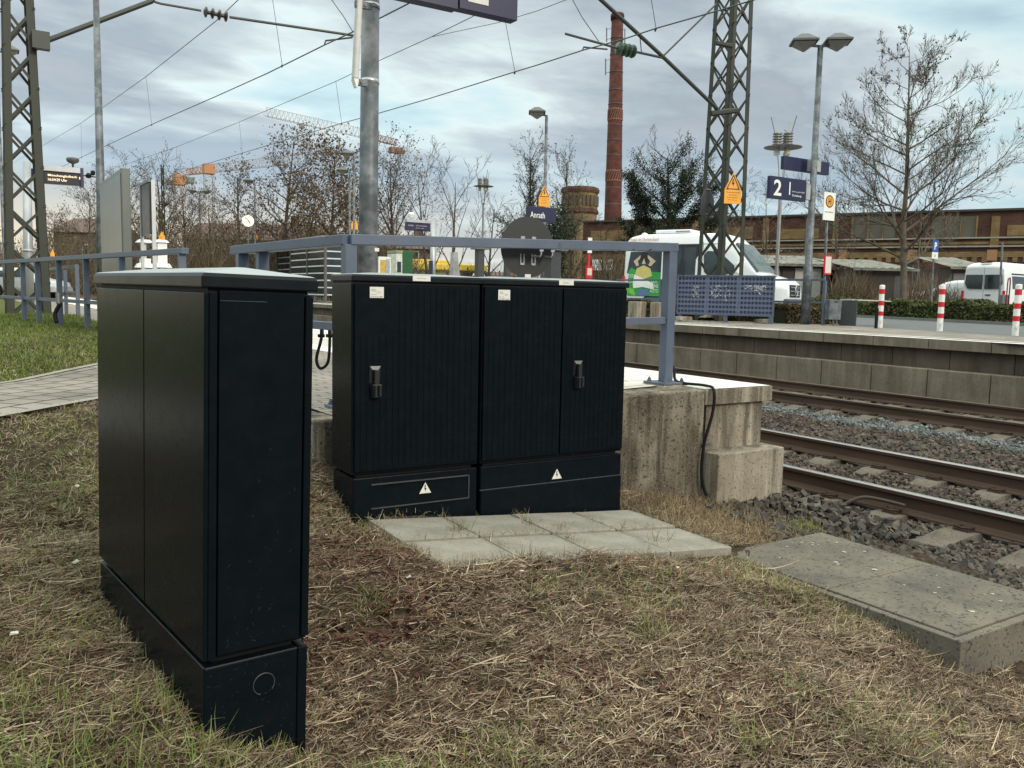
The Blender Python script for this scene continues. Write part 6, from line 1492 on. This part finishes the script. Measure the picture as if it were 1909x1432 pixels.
# the big plane tree
tree('large bare tree with hanging seed balls and pale mottled trunk, on the right', 1683, 590, 39, 12.9, 21, r0=.175, bark=BARKP, pendants=750, group=None, levels=4, ttip=.95, trunk=.18, nchild=(34, 13, 7, 4), lenf=(.53, .48, .5, .5), spread=1.2, spread2=.6, up_=.55, curve=.04, wob=.10, twig=.0095, taper0=.80, thin=.5, tw0=.7)
tree('dark ivy-covered tree left of the right lattice mast', 1245, 590, 58, 10.6, 5, r0=.3, bark=BARKD, ivy=(60000, 16, .42, 70), group=None, name='ivy_tree', levels=4, trunk=.10, nchild=(18, 7, 5, 3), lenf=(.50, .5, .5, .5), spread=1.0, up_=.6, curve=.05)
tree('bare tree behind the ivy tree and beside the right lattice mast', 1345, 590, 66, 9.5, 31, levels=4, nchild=(9, 6, 4, 3), spread=.8, up_=.4)
tree('slender bare tree with a few leaves just left of the chimney', 1063, 590, 62, 10.8, 12, bark=BARK, leaf=BRN, leafn=500, leafsize=.13, levels=3, nchild=(26, 8, 6), lenf=(.36, .45, .5), spread=.55, up_=.9, trunk=.12)
tree('half ivy-clad bare tree left of the yellow warning sign', 985, 590, 58, 10.5, 8, bark=BARKD, ivy=(9000, 5, .30, 0), leaf=BRN, leafn=400, leafsize=.12, levels=3, nchild=(24, 8, 6), lenf=(.38, .45, .5), spread=.6, up_=.8, trunk=.15)
tree('ivy-clad leaning tree right of the round board', 1040, 592, 52, 6.2, 81, bark=BARKD, ivy=(9000, 6, .5, 0), levels=3, nchild=(8, 5, 4), spread=.7)
tree('bare forked tree with pale stems in the centre', 842, 575, 55, 8.2, 42, r0=.14, levels=4, nchild=(7, 5, 5, 3), lenf=(.72, .5, .5, .5), spread=.50, up_=.7, trunk=.12)
tree('second bare forked tree leaning left in the centre', 805, 578, 58, 8.8, 17, r0=.13, levels=4, nchild=(7, 5, 4, 3), lenf=(.7, .5, .5, .5), spread=.5, up_=.6, trunk=.15, lean=-.18)
tree('bare shrub-like tree below the far disc lamp', 905, 575, 56, 6.6, 23, levels=3, nchild=(10, 6, 5), spread=.7, up_=.4)
tree('reddish bare tree just right of the galvanised pole', 738, 575, 60, 9.8, 29, leaf=BRN2, leafn=1500, leafsize=.14, levels=3, nchild=(22, 8, 6), spread=.6, up_=.6)
tree('tall conical tree with withered leaves, its tip above all others on the left', 529, 580, 56, 11.0, 3, leaf=BRN2, leafn=2600, leafsize=.15, levels=3, nchild=(30, 8, 6), lenf=(.34, .45, .5), spread=.95, up_=.35, trunk=.12)
tree('broad tree with brown withered leaves left of the galvanised pole', 620, 580, 54, 9.6, 14, leaf=BRN, leafn=5000, leafsize=.17, levels=3, nchild=(26, 9, 6), lenf=(.42, .45, .5), spread=.9, up_=.4, trunk=.14)
tree('smaller bare tree left of the conical tree', 455, 580, 58, 8.6, 61, leaf=BRN, leafn=1400, leafsize=.14, levels=3, nchild=(24, 8, 6), lenf=(.40, .45, .5), spread=.8, up_=.5, trunk=.12)
for (px, H_, sd_, l) in ((250, 8.8, 71, 'directly right of the display case'), (300, 8.9, 72, 'above the information board'), (350, 8.2, 73, 'below the orange cranes'), (165, 7.6, 74, 'behind the slim pole'), (115, 6.0, 75, 'left of the platform display post'), (400, 7.6, 76, 'behind the far double lamp'), (575, 8.2, 77, 'between the two tallest brown trees'), (690, 8.0, 78, 'hidden mostly by the galvanised pole')):
    tree('brown twiggy bare tree '+l, px, 580, 60+sd_ % 7, H_, sd_, leaf=BRN, leafn=1300, leafsize=.10, group='twiggy trees of the left tree belt', levels=3, nchild=(24, 9, 6), lenf=(.5, .45, .5), spread=.8, up_=.45, trunk=.1)
for (px, D, H_, sd_, l) in ((1425, 62, 8.0, 91, 'behind the disc lamp on the right'), (1560, 54, 7.2, 92, 'behind the bus stop sign'), (1180, 64, 6.5, 93, 'right of the chimney foot'), (1120, 60, 6.0, 94, 'left of the chimney foot')):
    tree('bare tree '+l, px, 585, D, H_, sd_, group='bare trees in front of the factory', levels=3, nchild=(13, 7, 5), lenf=(.5, .45, .5), spread=.8, up_=.4, trunk=.15)

# thickets: far-off masses of twigs nobody could count
TW = mat_island('thicket_twig', [(.085, .065, .045), (.14, .105, .068), (.19, .145, .09), (.06, .048, .035)], .9)
def thicket(label, segs, n, name='thicket', lean=.5, th=.022, m=TW, leaves=0, lm=None):
    """segs: list of (px, top y) at depth D; upright curving twigs fill the band"""
    V = []; F = []; rg = np.random.RandomState(len(label)); pts0 = []
    for k in range(n):
        px = rg.uniform(segs[0][0], segs[-1][0]); D = rg.uniform(*segs[0][2])
        for a, b in zip(segs[:-1], segs[1:]):
            if a[0] <= px <= b[0]: ty = a[1]+(b[1]-a[1])*(px-a[0])/(b[0]-a[0])
        ty += rg.uniform(-6, 30); p = dep(px, 560, D); p[2] = rg.uniform(0, .4) if rg.rand() < .55 else rg.uniform(.4, max(.6, (dep(px, ty, D)[2])*.6)); top = dep(px, ty, D)[2]; q = p.copy(); L_ = (top-p[2])*rg.uniform(.35, 1.0)
        d = np.array([rg.normal(0, lean), rg.normal(0, lean), 1.]); d /= np.linalg.norm(d); m_ = 4; r = th*rg.uniform(.5, 1.4); side_ = np.cross(d, [.3, .7, .1]); side_ /= np.linalg.norm(side_); s2 = np.cross(d, side_); base = len(V)
        for i in range(m_+1):
            rr = r*(1-.8*i/m_)
            for a_ in range(3): V.append(q+rr*(math.cos(a_*2.094)*side_+math.sin(a_*2.094)*s2))
            d = d+np.array([rg.normal(0, .14), rg.normal(0, .14), .05]); d /= np.linalg.norm(d); q = q+d*L_/m_
            if i: pts0.append(q.copy())
        for i in range(m_):
            for a_ in range(3): F.append((base+i*3+a_, base+i*3+(a_+1) % 3, base+(i+1)*3+(a_+1) % 3, base+(i+1)*3+a_))
    o = np_mesh(name, np.array(V), np.array(F), m); tag(o, label, None, None, 'stuff')
    if leaves:
        P_ = np.array(pts0); i = rg.randint(0, len(P_), leaves); Vl, Fl = leaf_quads(P_[i]+rg.normal(0, .2, (leaves, 3)), .16, rg); o2 = np_mesh('leaf_litter_in_thicket', Vl, Fl, lm or BRN); tag(o2, label+', its last leaves', None, None, 'stuff')
thicket('brown thicket of bare shrubs along the railway on the left', [(-60, 430, (52, 66)), (100, 420), (180, 410), (260, 385), (350, 400), (420, 395), (500, 410), (600, 395), (720, 405), (780, 440)], 6500, leaves=4200)
thicket('low bare shrubs in the centre behind the blue rail', [(770, 470, (56, 64)), (860, 480), (960, 470), (1050, 440), (1130, 440)], 900, leaves=300)
thicket('bare shrubs in front of the factory below the ivy tree', [(1120, 440, (50, 60)), (1200, 415), (1330, 400), (1420, 440), (1445, 470)], 1500, leaves=900)
TWG = mat_island('pale_twig', [(.16, .12, .09), (.22, .17, .125), (.12, .09, .065)], .9)
thicket('pale twiggy bush between the big tree and the parking sign', [(1692, 505, (42, 46)), (1720, 495), (1790, 520)], 1000, name='bush', lean=.35, th=.02, m=TWG)
thicket('twiggy shrub with dark berries below the bus stop sign', [(1548, 500, (40, 44)), (1600, 470), (1640, 530)], 600, name='bush', lean=.5, th=.018)

# hedges
HG = mat_island('hedge_leaf', [(.035, .055, .014), (.06, .085, .022), (.10, .12, .035), (.11, .09, .04), (.028, .04, .012)], .6)
HB = mat_island('hedge_leaf_brown', [(.05, .05, .022), (.09, .075, .035), (.14, .09, .05), (.04, .045, .018), (.11, .06, .03)], .7)
def hedge(label, A, B, w_, h, n, m, s=.07, name='hedge', wave=.12):
    A, B = np.array(A, float), np.array(B, float); L_ = np.linalg.norm(B-A); a = math.atan2(B[1]-A[1], B[0]-A[0]); rg = np.random.RandomState(n % 1000)
    t = thing(name, label, 'hedge', A, a)
    x = rg.uniform(0, L_, n); hh = h*(1+wave*np.sin(x*1.7+1)+wave*.6*np.sin(x*4.1)); f = rg.rand(n); u = rg.uniform(-1, 1, n)
    top = rg.rand(n) < .5
    z = np.where(top, hh*rg.uniform(.86, 1.06, n), hh*rg.uniform(.03, 1, n)); y = np.where(top, u*w_/2, np.sign(u)*w_/2*(1-.18*(z/h)**2)*rg.uniform(.86, 1.05, n))
    V, F = leaf_quads(np.stack([x, y, z], 1), s, rg); np_mesh('leaves', V, F, m, t)
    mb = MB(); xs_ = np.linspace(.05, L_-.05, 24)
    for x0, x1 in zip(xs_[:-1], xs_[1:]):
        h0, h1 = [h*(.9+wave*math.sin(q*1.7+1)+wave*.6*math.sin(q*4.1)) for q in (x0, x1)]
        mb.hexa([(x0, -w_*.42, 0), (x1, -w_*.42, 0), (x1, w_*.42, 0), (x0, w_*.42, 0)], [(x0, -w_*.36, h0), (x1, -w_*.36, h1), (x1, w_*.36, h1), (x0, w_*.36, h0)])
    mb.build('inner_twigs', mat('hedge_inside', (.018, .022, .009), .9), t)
def gp(x, y, z=.03): return onz(x, y, z)
hA, hB = gp(1572, 589), gp(1960, 609)
hedge('low clipped green hedge along the far side of the car park', hA, hB, 1.0, .62, 26000, HG, .085)
mb = MB(); 
KB = mat('kerb_grey', (.16, .155, .14), .8, var=.2, scale=5)
dn = (hB-hA)[:2]; dn /= np.linalg.norm(dn); nv = np.array([dn[1], -dn[0]]); 
if nv@(-hA[:2]) < 0: nv = -nv
ka, kb = hA[:2]+nv*.75-dn*3, hB[:2]+nv*.75+dn*4
mb.bar((ka[0], ka[1], .05), (kb[0], kb[1], .05), .12, .14); tag(mb.build('kerb', KB), kind='structure')
hC, hD = dep(1436, 602, 21.6), dep(1552, 607, 23.6); hC[2] = hD[2] = .03
hedge('dense olive-brown hedge behind the far blue railing', hC, hD, 1.0, .42, 9000, HB, .07)
hE, hF = dep(1245, 596, 23.6), dep(1436, 600, 22.6); hE[2] = hF[2] = .03
hedge('ragged low hedge seen under the perforated barrier', hE, hF, .8, .32, 5000, HB, .07, wave=.3)
hE, hF = dep(1168, 596, 25.5), dep(1243, 597, 25.0); hE[2] = hF[2] = .03
hedge('reddish leafless ground hedge between the grey blocks', hE, hF, .8, .36, 3000, HB, .07, wave=.3)
hE, hF = dep(1446, 575, 40), dep(1600, 575, 42); hE[2] = hF[2] = .03
hedge('olive grass verge hedge in front of the flat shed', hE, hF, 1.6, .75, 9000, mat_island('verge_leaf', [(.09, .09, .03), (.14, .12, .045), (.06, .07, .025), (.15, .10, .05)], .8), .09, wave=.2)

# ------------------------------------------------------------------ ballast stones
def stones(name, label, P_, size, m, seed, flat=.7):
    rg = np.random.RandomState(seed); n = len(P_)
    bmv = []
    # 8 rough variants of a cut stone (cube sphere with 8 corner + shifted vertices)
    base = np.array([(x, y, z) for x in (-1, 1) for y in (-1, 1) for z in (-1, 1)], float)
    faces = np.array([(0, 1, 3, 2), (4, 6, 7, 5), (0, 4, 5, 1), (2, 3, 7, 6), (0, 2, 6, 4), (1, 5, 7, 3)])
    base = base[None]*.58+rg.uniform(-.30, .30, (24, 8, 3))
    k = rg.randint(0, 24, n); B_ = base[k]*(size*rg.uniform(.4, 1.35, n))[:, None, None]*rg.uniform([.75, .6, .5], [1.25, 1.0, .85], (n, 3))[:, None]
    q = rg.normal(size=(n, 4)); q /= np.linalg.norm(q, axis=1)[:, None]; w_, x, y, z = q.T
    Rm = np.stack([1-2*(y*y+z*z), 2*(x*y-z*w_), 2*(x*z+y*w_), 2*(x*y+z*w_), 1-2*(x*x+z*z), 2*(y*z-x*w_), 2*(x*z-y*w_), 2*(y*z+x*w_), 1-2*(x*x+y*y)], 1).reshape(n, 3, 3)
    V = np.einsum('nij,nkj->nki', Rm, B_)+P_[:, None]
    F = (faces[None]+(np.arange(n)*8)[:, None, None]).reshape(-1, 4)
    return tag(np_mesh(name, V.reshape(-1, 3), F, m), label, None, None, 'stuff')
def scatter(n, x0, x1, y0, y1, seed, m=320):
    rg = np.random.RandomState(seed); P_ = np.stack([rg.uniform(x0, x1, n), rg.uniform(y0, y1, n), np.full(n, -.9)], 1); return P_[inview(P_, m)]
BAL = mat_island('ballast_stone', [(.045, .036, .030), (.085, .068, .055), (.12, .095, .075), (.06, .052, .046), (.15, .125, .10), (.075, .05, .042), (.05, .048, .046)], .85)
BALD = mat_island('ballast_dark', [(.035, .034, .032), (.058, .054, .050), (.085, .074, .062), (.065, .054, .043), (.12, .10, .08), (.045, .047, .05)], .8)
BALN = mat_island('ballast_fresh', [(.10, .11, .115), (.15, .165, .17), (.20, .215, .215), (.12, .12, .115), (.09, .08, .07)], .75)
def on_bed(P_, lift):
    P_ = P_.copy(); P_[:, 2] = bz(P_[:, 0], P_[:, 1])+lift; return P_
def keep(P_):
    x, y = P_[:, 0], P_[:, 1]
    k = np.ones(len(P_), bool)
    for X in RX: k &= np.abs(x-X) > .085
    ph = (y-2.65+.275) % .55-.275; k &= ~((np.abs(ph) < .135) & (x > 5.28) & (x < 7.9) & ((np.abs(x-6.59) > .36)))
    ph = (y-6.0+.3) % .6-.3; k &= ~((np.abs(ph) < .135) & (x > 10.05) & (x < 12.65))
    k &= ~((x < 4.24) & (y > 1.8) & (y < 3.2)); k &= ~((x < 5.12) & (y > 4.15))
    return P_[k]
P_ = keep(scatter(62000, 4.15, 8.2, -.8, 11, 1, 520)); rg = np.random.RandomState(2)
dk = P_[:, 0] < 5.25
stones('ballast', 'dark coarse ballast beside the duct cover', on_bed(P_[dk], rg.uniform(-.01, .03, dk.sum())), .030, BALD, 3)
stones('ballast', 'brown ballast between and beside the rails of the near track', on_bed(P_[~dk], rg.uniform(-.015, .022, (~dk).sum())), .026, BAL, 4)
P_ = keep(scatter(66000, 8.2, 12.9, .5, 24, 5, 420)); fresh = np.abs(P_[:, 0]-9.78+.04*np.sin(P_[:, 1]*2)) < .42+.12*np.sin(P_[:, 1]*3.1)
stones('ballast', 'strip of pale blue-grey fresh ballast along the third rail', on_bed(P_[fresh], rg.uniform(0, .04, fresh.sum())), .030, BALN, 6)
stones('ballast', 'brown ballast between the two tracks', on_bed(P_[~fresh], rg.uniform(-.012, .022, (~fresh).sum())), .029, BAL, 7)
# a few dark lumps spilled over the bank at the foot of the lower block
n = 700; P_ = np.stack([rg.uniform(3.9, 5.3, n), rg.uniform(3.15, 4.2, n), np.zeros(n)], 1); P_ = P_[(P_[:, 0]-4.0)/1.2+(3.9-P_[:, 1])*.25+rg.uniform(-.25, .25, n) > .30]; P_ = P_[~((P_[:, 0] > 4.38) & (P_[:, 1] > 4.16))]
P_[:, 2] = np.maximum(gz(P_[:, 0], P_[:, 1]), bz(P_[:, 0], P_[:, 1]))+rg.uniform(0, .03, len(P_)); stones('ballast', 'dark stones spilled at the foot of the lower concrete block', P_, .034, BALD, 9)

# ------------------------------------------------------------------ straw, grass and leaves
def blocked(x, y, pad=.0):
    b = np.zeros(len(x), bool)
    c, s = math.cos(.104), math.sin(.104); u = (x-.483)*c+(y-2.223)*s; v = -(x-.483)*s+(y-2.223)*c; b |= (u > -pad) & (u < .30+pad) & (v > -pad) & (v < 1.1+pad)
    c, s = math.cos(RA), math.sin(RA); u = (x-ROX)*c+(y-ROY)*s; v = -(x-ROX)*s+(y-ROY)*c; b |= (u > -pad) & (u < 1.70+pad) & (v > -pad) & (v < .6)
    a = (x > 1.66+pad) & (x < 3.33-pad) & (y > 3.06+pad-.035*(x-1.66)) & (y < 3.95); b |= a
    b |= (x > 3.33-pad) & (x < 4.3) & (y > 1.80-pad) & (y < 3.18+pad)
    b |= (y > 4.30+.07*(4.39-x)*1.0) & (x > 1.62) & (y < 6)
    v = (x-P0[0])*nn[0]+(y-P0[1])*nn[1]; b |= (v > .0+pad) & (v < pw-pad) & (y < 12)
    b |= (x > 4.39) & (y > 4.17)
    return b
def ribbons(name, label, P_, L_, W_, m, seed, rise=(0, .1), curl=.5, segs=3, liftm=.002, tip=.25, wind=None):
    """thin curved ribbons starting at P_; rise = range of the angle above the ground"""
    rg = np.random.RandomState(seed); n = len(P_); az = rg.uniform(0, 2*math.pi, n)
    if wind is not None: az = np.where(rg.rand(n) < .45, rg.normal(wind, .5, n), az)
    el = rg.uniform(rise[0], rise[1], n); l = L_*rg.uniform(.35, 1.15, n)/segs; w_ = W_*rg.uniform(.6, 1.3, n); p = P_.copy(); p[:, 2] += liftm+rg.uniform(0, .012, n)
    rows = []; roll = rg.uniform(-.9, .9, n)
    daz = rg.normal(0, curl, n)/segs; de = -np.abs(rg.normal(0, curl*.8, n))/segs if rise[1] > .5 else rg.normal(0, .10, n)
    for i in range(segs+1):
        f = 1-(1-tip)*i/segs; sx, sy = -np.sin(az), np.cos(az); hw_ = (w_*f/2)[:, None]
        sd_ = np.stack([sx*np.cos(roll), sy*np.cos(roll), np.sin(roll)], 1)*hw_
        rows.append(np.stack([p-sd_, p+sd_], 1))
        d = np.stack([np.cos(az)*np.cos(el), np.sin(az)*np.cos(el), np.sin(el)], 1); p = p+d*l[:, None]; az = az+daz; el = el+de
    V = np.stack(rows, 1).reshape(n, -1, 3); k = 2*(segs+1)
    f0 = np.array([(2*i, 2*i+1, 2*i+3, 2*i+2) for i in range(segs)]); F = (f0[None]+(np.arange(n)*k)[:, None, None]).reshape(-1, 4)
    return tag(np_mesh(name, V.reshape(-1, 3), F, m), label, None, None, 'stuff')
def pts_on(n, x0, x1, y0, y1, seed, pad=0., mask=None, margin=260):
    rg = np.random.RandomState(seed); x, y = rg.uniform(x0, x1, n), rg.uniform(y0, y1, n); k = ~blocked(x, y, pad); x, y = x[k], y[k]
    if mask is not None: k = rg.rand(len(x)) < mask(x, y); x, y = x[k], y[k]
    P_ = np.stack([x, y, gz(x, y)], 1); return P_[inview(P_, margin)]
STRAW = mat_island('straw', [(.33, .25, .165), (.17, .125, .082), (.46, .36, .25), (.085, .06, .042), (.26, .19, .125), (.54, .44, .31), (.055, .04, .029), (.22, .175, .10)], .75)
STRAWD = mat_island('dead_stalks', [(.09, .055, .035), (.14, .085, .052), (.06, .035, .024), (.19, .12, .07)], .8)
GRASS = mat_island('grass_blade', [(.08, .115, .022), (.13, .165, .04), (.22, .22, .075), (.06, .095, .02), (.28, .23, .11), (.11, .14, .03), (.16, .13, .06)], .6)
GRASSL = mat_island('lawn_blade', [(.05, .095, .012), (.085, .14, .02), (.15, .175, .035), (.04, .075, .012), (.20, .18, .06), (.075, .12, .018)], .65)
LEAFB = mat_island('fallen_leaf', [(.060, .022, .018), (.085, .032, .023), (.035, .015, .013), (.13, .062, .036), (.05, .022, .018)], .7)
bare = lambda x, y: 1-.75*np.exp(-(((x-1.25)/.42)**2+((y-3.35)/.75)**2))          # trodden soil between the cabinets
den = lambda x, y: bare(x, y)*np.clip(.12+1.0*_vn(x, y, 3.3, 5)+.9*(_vn(x, y, 11, 15)-.3), .2, 1)
P_ = pts_on(210000, -1.4, 3.6, .8, 4.4, 21, .004, den); ribbons('straw', 'dry straw covering the foreground ground', P_, .058, .0031, STRAW, 22, (-.04, .22), .9, 3, wind=.4)
P_ = pts_on(16000, -1.4, 3.6, .8, 4.4, 23, .01, den); ribbons('straw', 'longer straw stalks lying across the foreground', P_, .14, .0036, STRAW, 24, (-.02, .10), .35, 4, wind=.2)
P_ = pts_on(3800, -1.4, 3.6, .8, 4.4, 225, .01, den); ribbons('straw', 'thick pale stalks lying on top of the straw', P_, .20, .0048, STRAW, 226, (-.01, .07), .35, 5)
P_ = pts_on(60000, -1.4, 3.6, .8, 4.4, 25, .01); ribbons('dead_stalks', 'dark dead stalks among the straw', P_, .10, .0034, STRAWD, 26, (-.02, .16), .6, 3)
P_ = pts_on(26000, -1.4, 3.7, .8, 4.6, 51, .0, lambda x, y: np.where(x > 3.0, 1, .35)*np.clip(_vn(x, y, 5, 8)*1.6-.3, 0, 1)); ribbons('straw', 'upstanding dry grass tufts beside the duct cover and the slabs', P_, .07, .0022, STRAW, 52, (.5, 1.4), .8, 3)
P_ = pts_on(16000, 3.1, 4.6, 3.2, 4.35, 53, .0, lambda x, y: np.clip((4.75-x)*1.3, 0, 1)); ribbons('straw', 'yellowish dry grass at the foot of the concrete wall', P_, .075, .0026, mat_island('yellow_straw', [(.30, .22, .12), (.20, .14, .08), (.38, .30, .19), (.12, .085, .05), (.07, .05, .032)], .75), 54, (.1, 1.3), .9, 3)
gd = lambda x, y: np.clip(_vn(x, y, 2.6, 31)*2.2-1.05+.5*(_vn(x, y, 11, 32)-.5)+.55*np.exp(-(((x-.15)/.5)**2+((y-2.1)/.5)**2)), .0, 1)
P_ = pts_on(60000, -1.6, 3.4, .8, 4.4, 27, .0, gd); ribbons('grass', 'fresh green grass blades pushing through the straw', P_, .065, .0036, GRASS, 28, (.3, 1.5), .9, 3, tip=.12)
P_ = pts_on(8000, -.6, .75, 1.5, 2.6, 127, .0, lambda x, y: np.clip(1.25-1.1*(y-1.7), 0, 1)*np.clip(_vn(x, y, 6, 3)*1.8-.45, 0, 1)); ribbons('grass', 'green tufts at the foot of the large foreground cabinet', P_, .10, .0042, mat_island('fresh_grass', [(.09, .15, .025), (.15, .21, .045), (.25, .27, .09), (.07, .12, .02), (.32, .28, .12)], .6), 128, (.4, 1.5), 1.0, 3, tip=.1)
P_ = pts_on(70000, -3.0, 1.7, 3.6, 6.2, 61, .0, lambda x, y: np.clip(.3+_vn(x, y, 3, 5), 0, 1)); ribbons('straw', 'short dry turf before the paved path', P_, .06, .0034, STRAW, 62, (.0, .9), .9, 2)
P_ = pts_on(40000, -3.0, 1.7, 3.6, 6.2, 63, .0, lambda x, y: np.clip(_vn(x, y, 2.6, 7)*1.8-.5, 0, 1)); ribbons('grass', 'green patches in the turf before the path', P_, .055, .0036, GRASSL, 64, (.5, 1.4), .8, 2)
P_ = pts_on(170000, -4.0, 2.0, 6.6, 20.5, 29, .0, None, 200); ribbons('grass', 'mown green lawn on the bank beyond the path', P_, .085, .0075, GRASSL, 30, (.35, 1.4), .9, 2)
P_ = pts_on(60000, -4.0, 1.8, 6.4, 12.0, 31, .0, None, 200); ribbons('straw', 'yellowed blades in the lawn beyond the path', P_, .06, .006, STRAW, 32, (.1, 1.0), .9, 2)
# tufts in the slab joints
for (px, py, nb_, l) in ((857, 988, 46, 'small weed tuft in the joint of the rear slabs left of centre'), (990, 1035, 40, 'dry tuft at the front edge between two slabs'), (985, 976, 30, 'low weed in the slab joint in front of the right cabinet'), (1040, 984, 34, 'straw-coloured weed right of the slab crossing'), (1236, 1006, 34, 'dry weed at the front edge of the third slab'), (1500, 985, 160, 'bright yellow-green grass tuft between the stones and the duct cover'), (1160, 1083, 40, 'small fresh green plant in the straw')):
    c = onz(px, py, -.52 if px < 1150 else (-.74 if px == 1500 else -.58)); rg = np.random.RandomState(px)
    Pq = np.stack([rg.normal(c[0], .03 if px != 1500 else .06, nb_), rg.normal(c[1], .025 if px != 1500 else .05, nb_), np.full(nb_, c[2]-.01)], 1)
    o = ribbons('weed_tuft', l, Pq, .07 if px != 1500 else .09, .003, GRASS if px in (857, 1500, 1160) else STRAW, px+1, (.5, 1.5), 1.0, 3); o['kind'] = ''; del o['kind']; tag(o, l, 'weed', 'weeds between the slabs')
# grass and straw rooted in the joints and along the slab edges
seg = []
rg = np.random.RandomState(91)
for a_, b_, n_ in (((1.64, 3.08), (3.34, 3.02), 900), ((1.64, 3.08), (1.64, 3.92), 420), ((1.66, 3.50), (3.32, 3.44), 130), ((2.07, 3.1), (2.07, 3.9), 50), ((2.49, 3.1), (2.49, 3.85), 60), ((2.9, 3.1), (2.9, 3.85), 50), ((3.33, 3.05), (3.33, 3.85), 300), ((3.31, 1.85), (3.31, 3.15), 700), ((.46, 2.2), (.80, 2.22), 130), ((.47, 2.25), (.36, 3.3), 260), ((1.55, 3.95), (1.62, 4.25), 120), ((1.62, 3.93), (2.1, 3.92), 110)):
    f = rg.rand(n_)[:, None]; q = np.array(a_)*(1-f)+np.array(b_)*f+rg.normal(0, .012, (n_, 2)); seg.append(q)
q = np.concatenate(seg); P_ = np.stack([q[:, 0], q[:, 1], gz(q[:, 0], q[:, 1])], 1); ins = (q[:, 0] > 1.66) & (q[:, 0] < 3.32) & (q[:, 1] > 3.06) & (q[:, 1] < 3.92); P_[ins, 2] = -.495-.082*(P_[ins, 0]-1.6)
ribbons('straw', 'dry blades hanging over the slab and cabinet edges', P_, .06, .0026, STRAW, 92, (.1, 1.4), .9, 3)
sel = rg.rand(len(P_)) < .35; ribbons('grass', 'green blades growing along slab and cabinet edges', P_[sel], .05, .0028, GRASS, 93, (.5, 1.5), .9, 3)
q = [(rg.normal(cx, .05), rg.normal(cy, .05)) for cx, cy in ((.15, 2.45), (.05, 2.0), (.3, 2.1), (-.1, 2.6), (.9, 2.05), (1.25, 2.9), (1.0, 1.75), (2.1, 2.3), (2.6, 2.75), (1.9, 1.6)) for _ in range(70)]
q = np.array(q); q = q[~blocked(q[:, 0], q[:, 1], .0)]; P_ = np.stack([q[:, 0], q[:, 1], gz(q[:, 0], q[:, 1])], 1); ribbons('grass', 'rooted clumps of wild grass in the straw', P_, .10, .0036, GRASS, 191, (.5, 1.5), 1.2, 4, tip=.1)
# fallen leaves and litter
def leaves(name, label, P_, s, m, seed):
    rg = np.random.RandomState(seed); n = len(P_); az = rg.uniform(0, 6.28, n); L_ = s*rg.uniform(.5, 1.2, n); c, sn = np.cos(az), np.sin(az); u = np.stack([c, sn, rg.normal(0, .35, n)], 1); v = np.stack([-sn, c, rg.normal(0, .45, n)], 1)
    rows = [P_-u*(L_*.5)[:, None], P_+v*(L_*.28)[:, None]+np.array([0, 0, .004]), P_+u*(L_*.5)[:, None], P_-v*(L_*.28)[:, None]+np.array([0, 0, .006])]
    V = np.stack(rows, 1); V[..., 2] += .008; F = np.arange(n*4).reshape(n, 4)
    return tag(np_mesh(name, V.reshape(-1, 3), F, m), label, None, None, 'stuff')
ld = lambda x, y: np.clip(_vn(x, y, 3.6, 77)*3.2-1.9, 0, 1)+.04
P_ = pts_on(30000, -1.2, 3.4, .8, 4.3, 41, .0, ld); leaves('fallen_leaves', 'dark red-brown fallen leaves and scraps scattered in the straw', P_, .036, LEAFB, 42)
P_ = pts_on(2200, 1.3, 1.9, 3.5, 4.2, 43, .0); leaves('fallen_leaves', 'dark leaves caught at the left corner of the ribbed cabinets', P_, .03, LEAFB, 44)
P_ = pts_on(9000, -1.2, 3.3, .8, 4.3, 45, .0, lambda x, y: 1.2-bare(x, y)); stones('gravel', 'small stones and crumbs on the bare soil', P_, .007, mat_island('crumb', [(.09, .07, .05), (.16, .13, .10), (.06, .045, .035), (.35, .31, .26)], .9), 46)
rg = np.random.RandomState(5)
for i, (px, py, l) in enumerate(((762, 1081, 'in the straw below the left slabs'), (608, 1003, 'on the bare soil right of the foreground cabinet'), (972, 1070, 'just below the slab front edge'), (1262, 1063, 'in the straw below the right slabs'), (142, 1053, 'left of the foreground cabinet'), (28, 1187, 'near the left picture edge'), (145, 912, 'on the turf left of the foreground cabinet'))):
    z_ = float(gz(*onz(px, py, -.5)[:2])[0]); c = onz(px, py, z_); o = stones('pebble', None, np.array([[0, 0, 0.]]), .014, mat('pebble_white', (.6, .58, .54), .8), i); o.location = (c[0], c[1], c[2]+.012); o.scale = (1.3, 1, .6); del o['kind']; tag(o, 'small whitish stone lying '+l, 'stone', 'whitish stones in the grass')
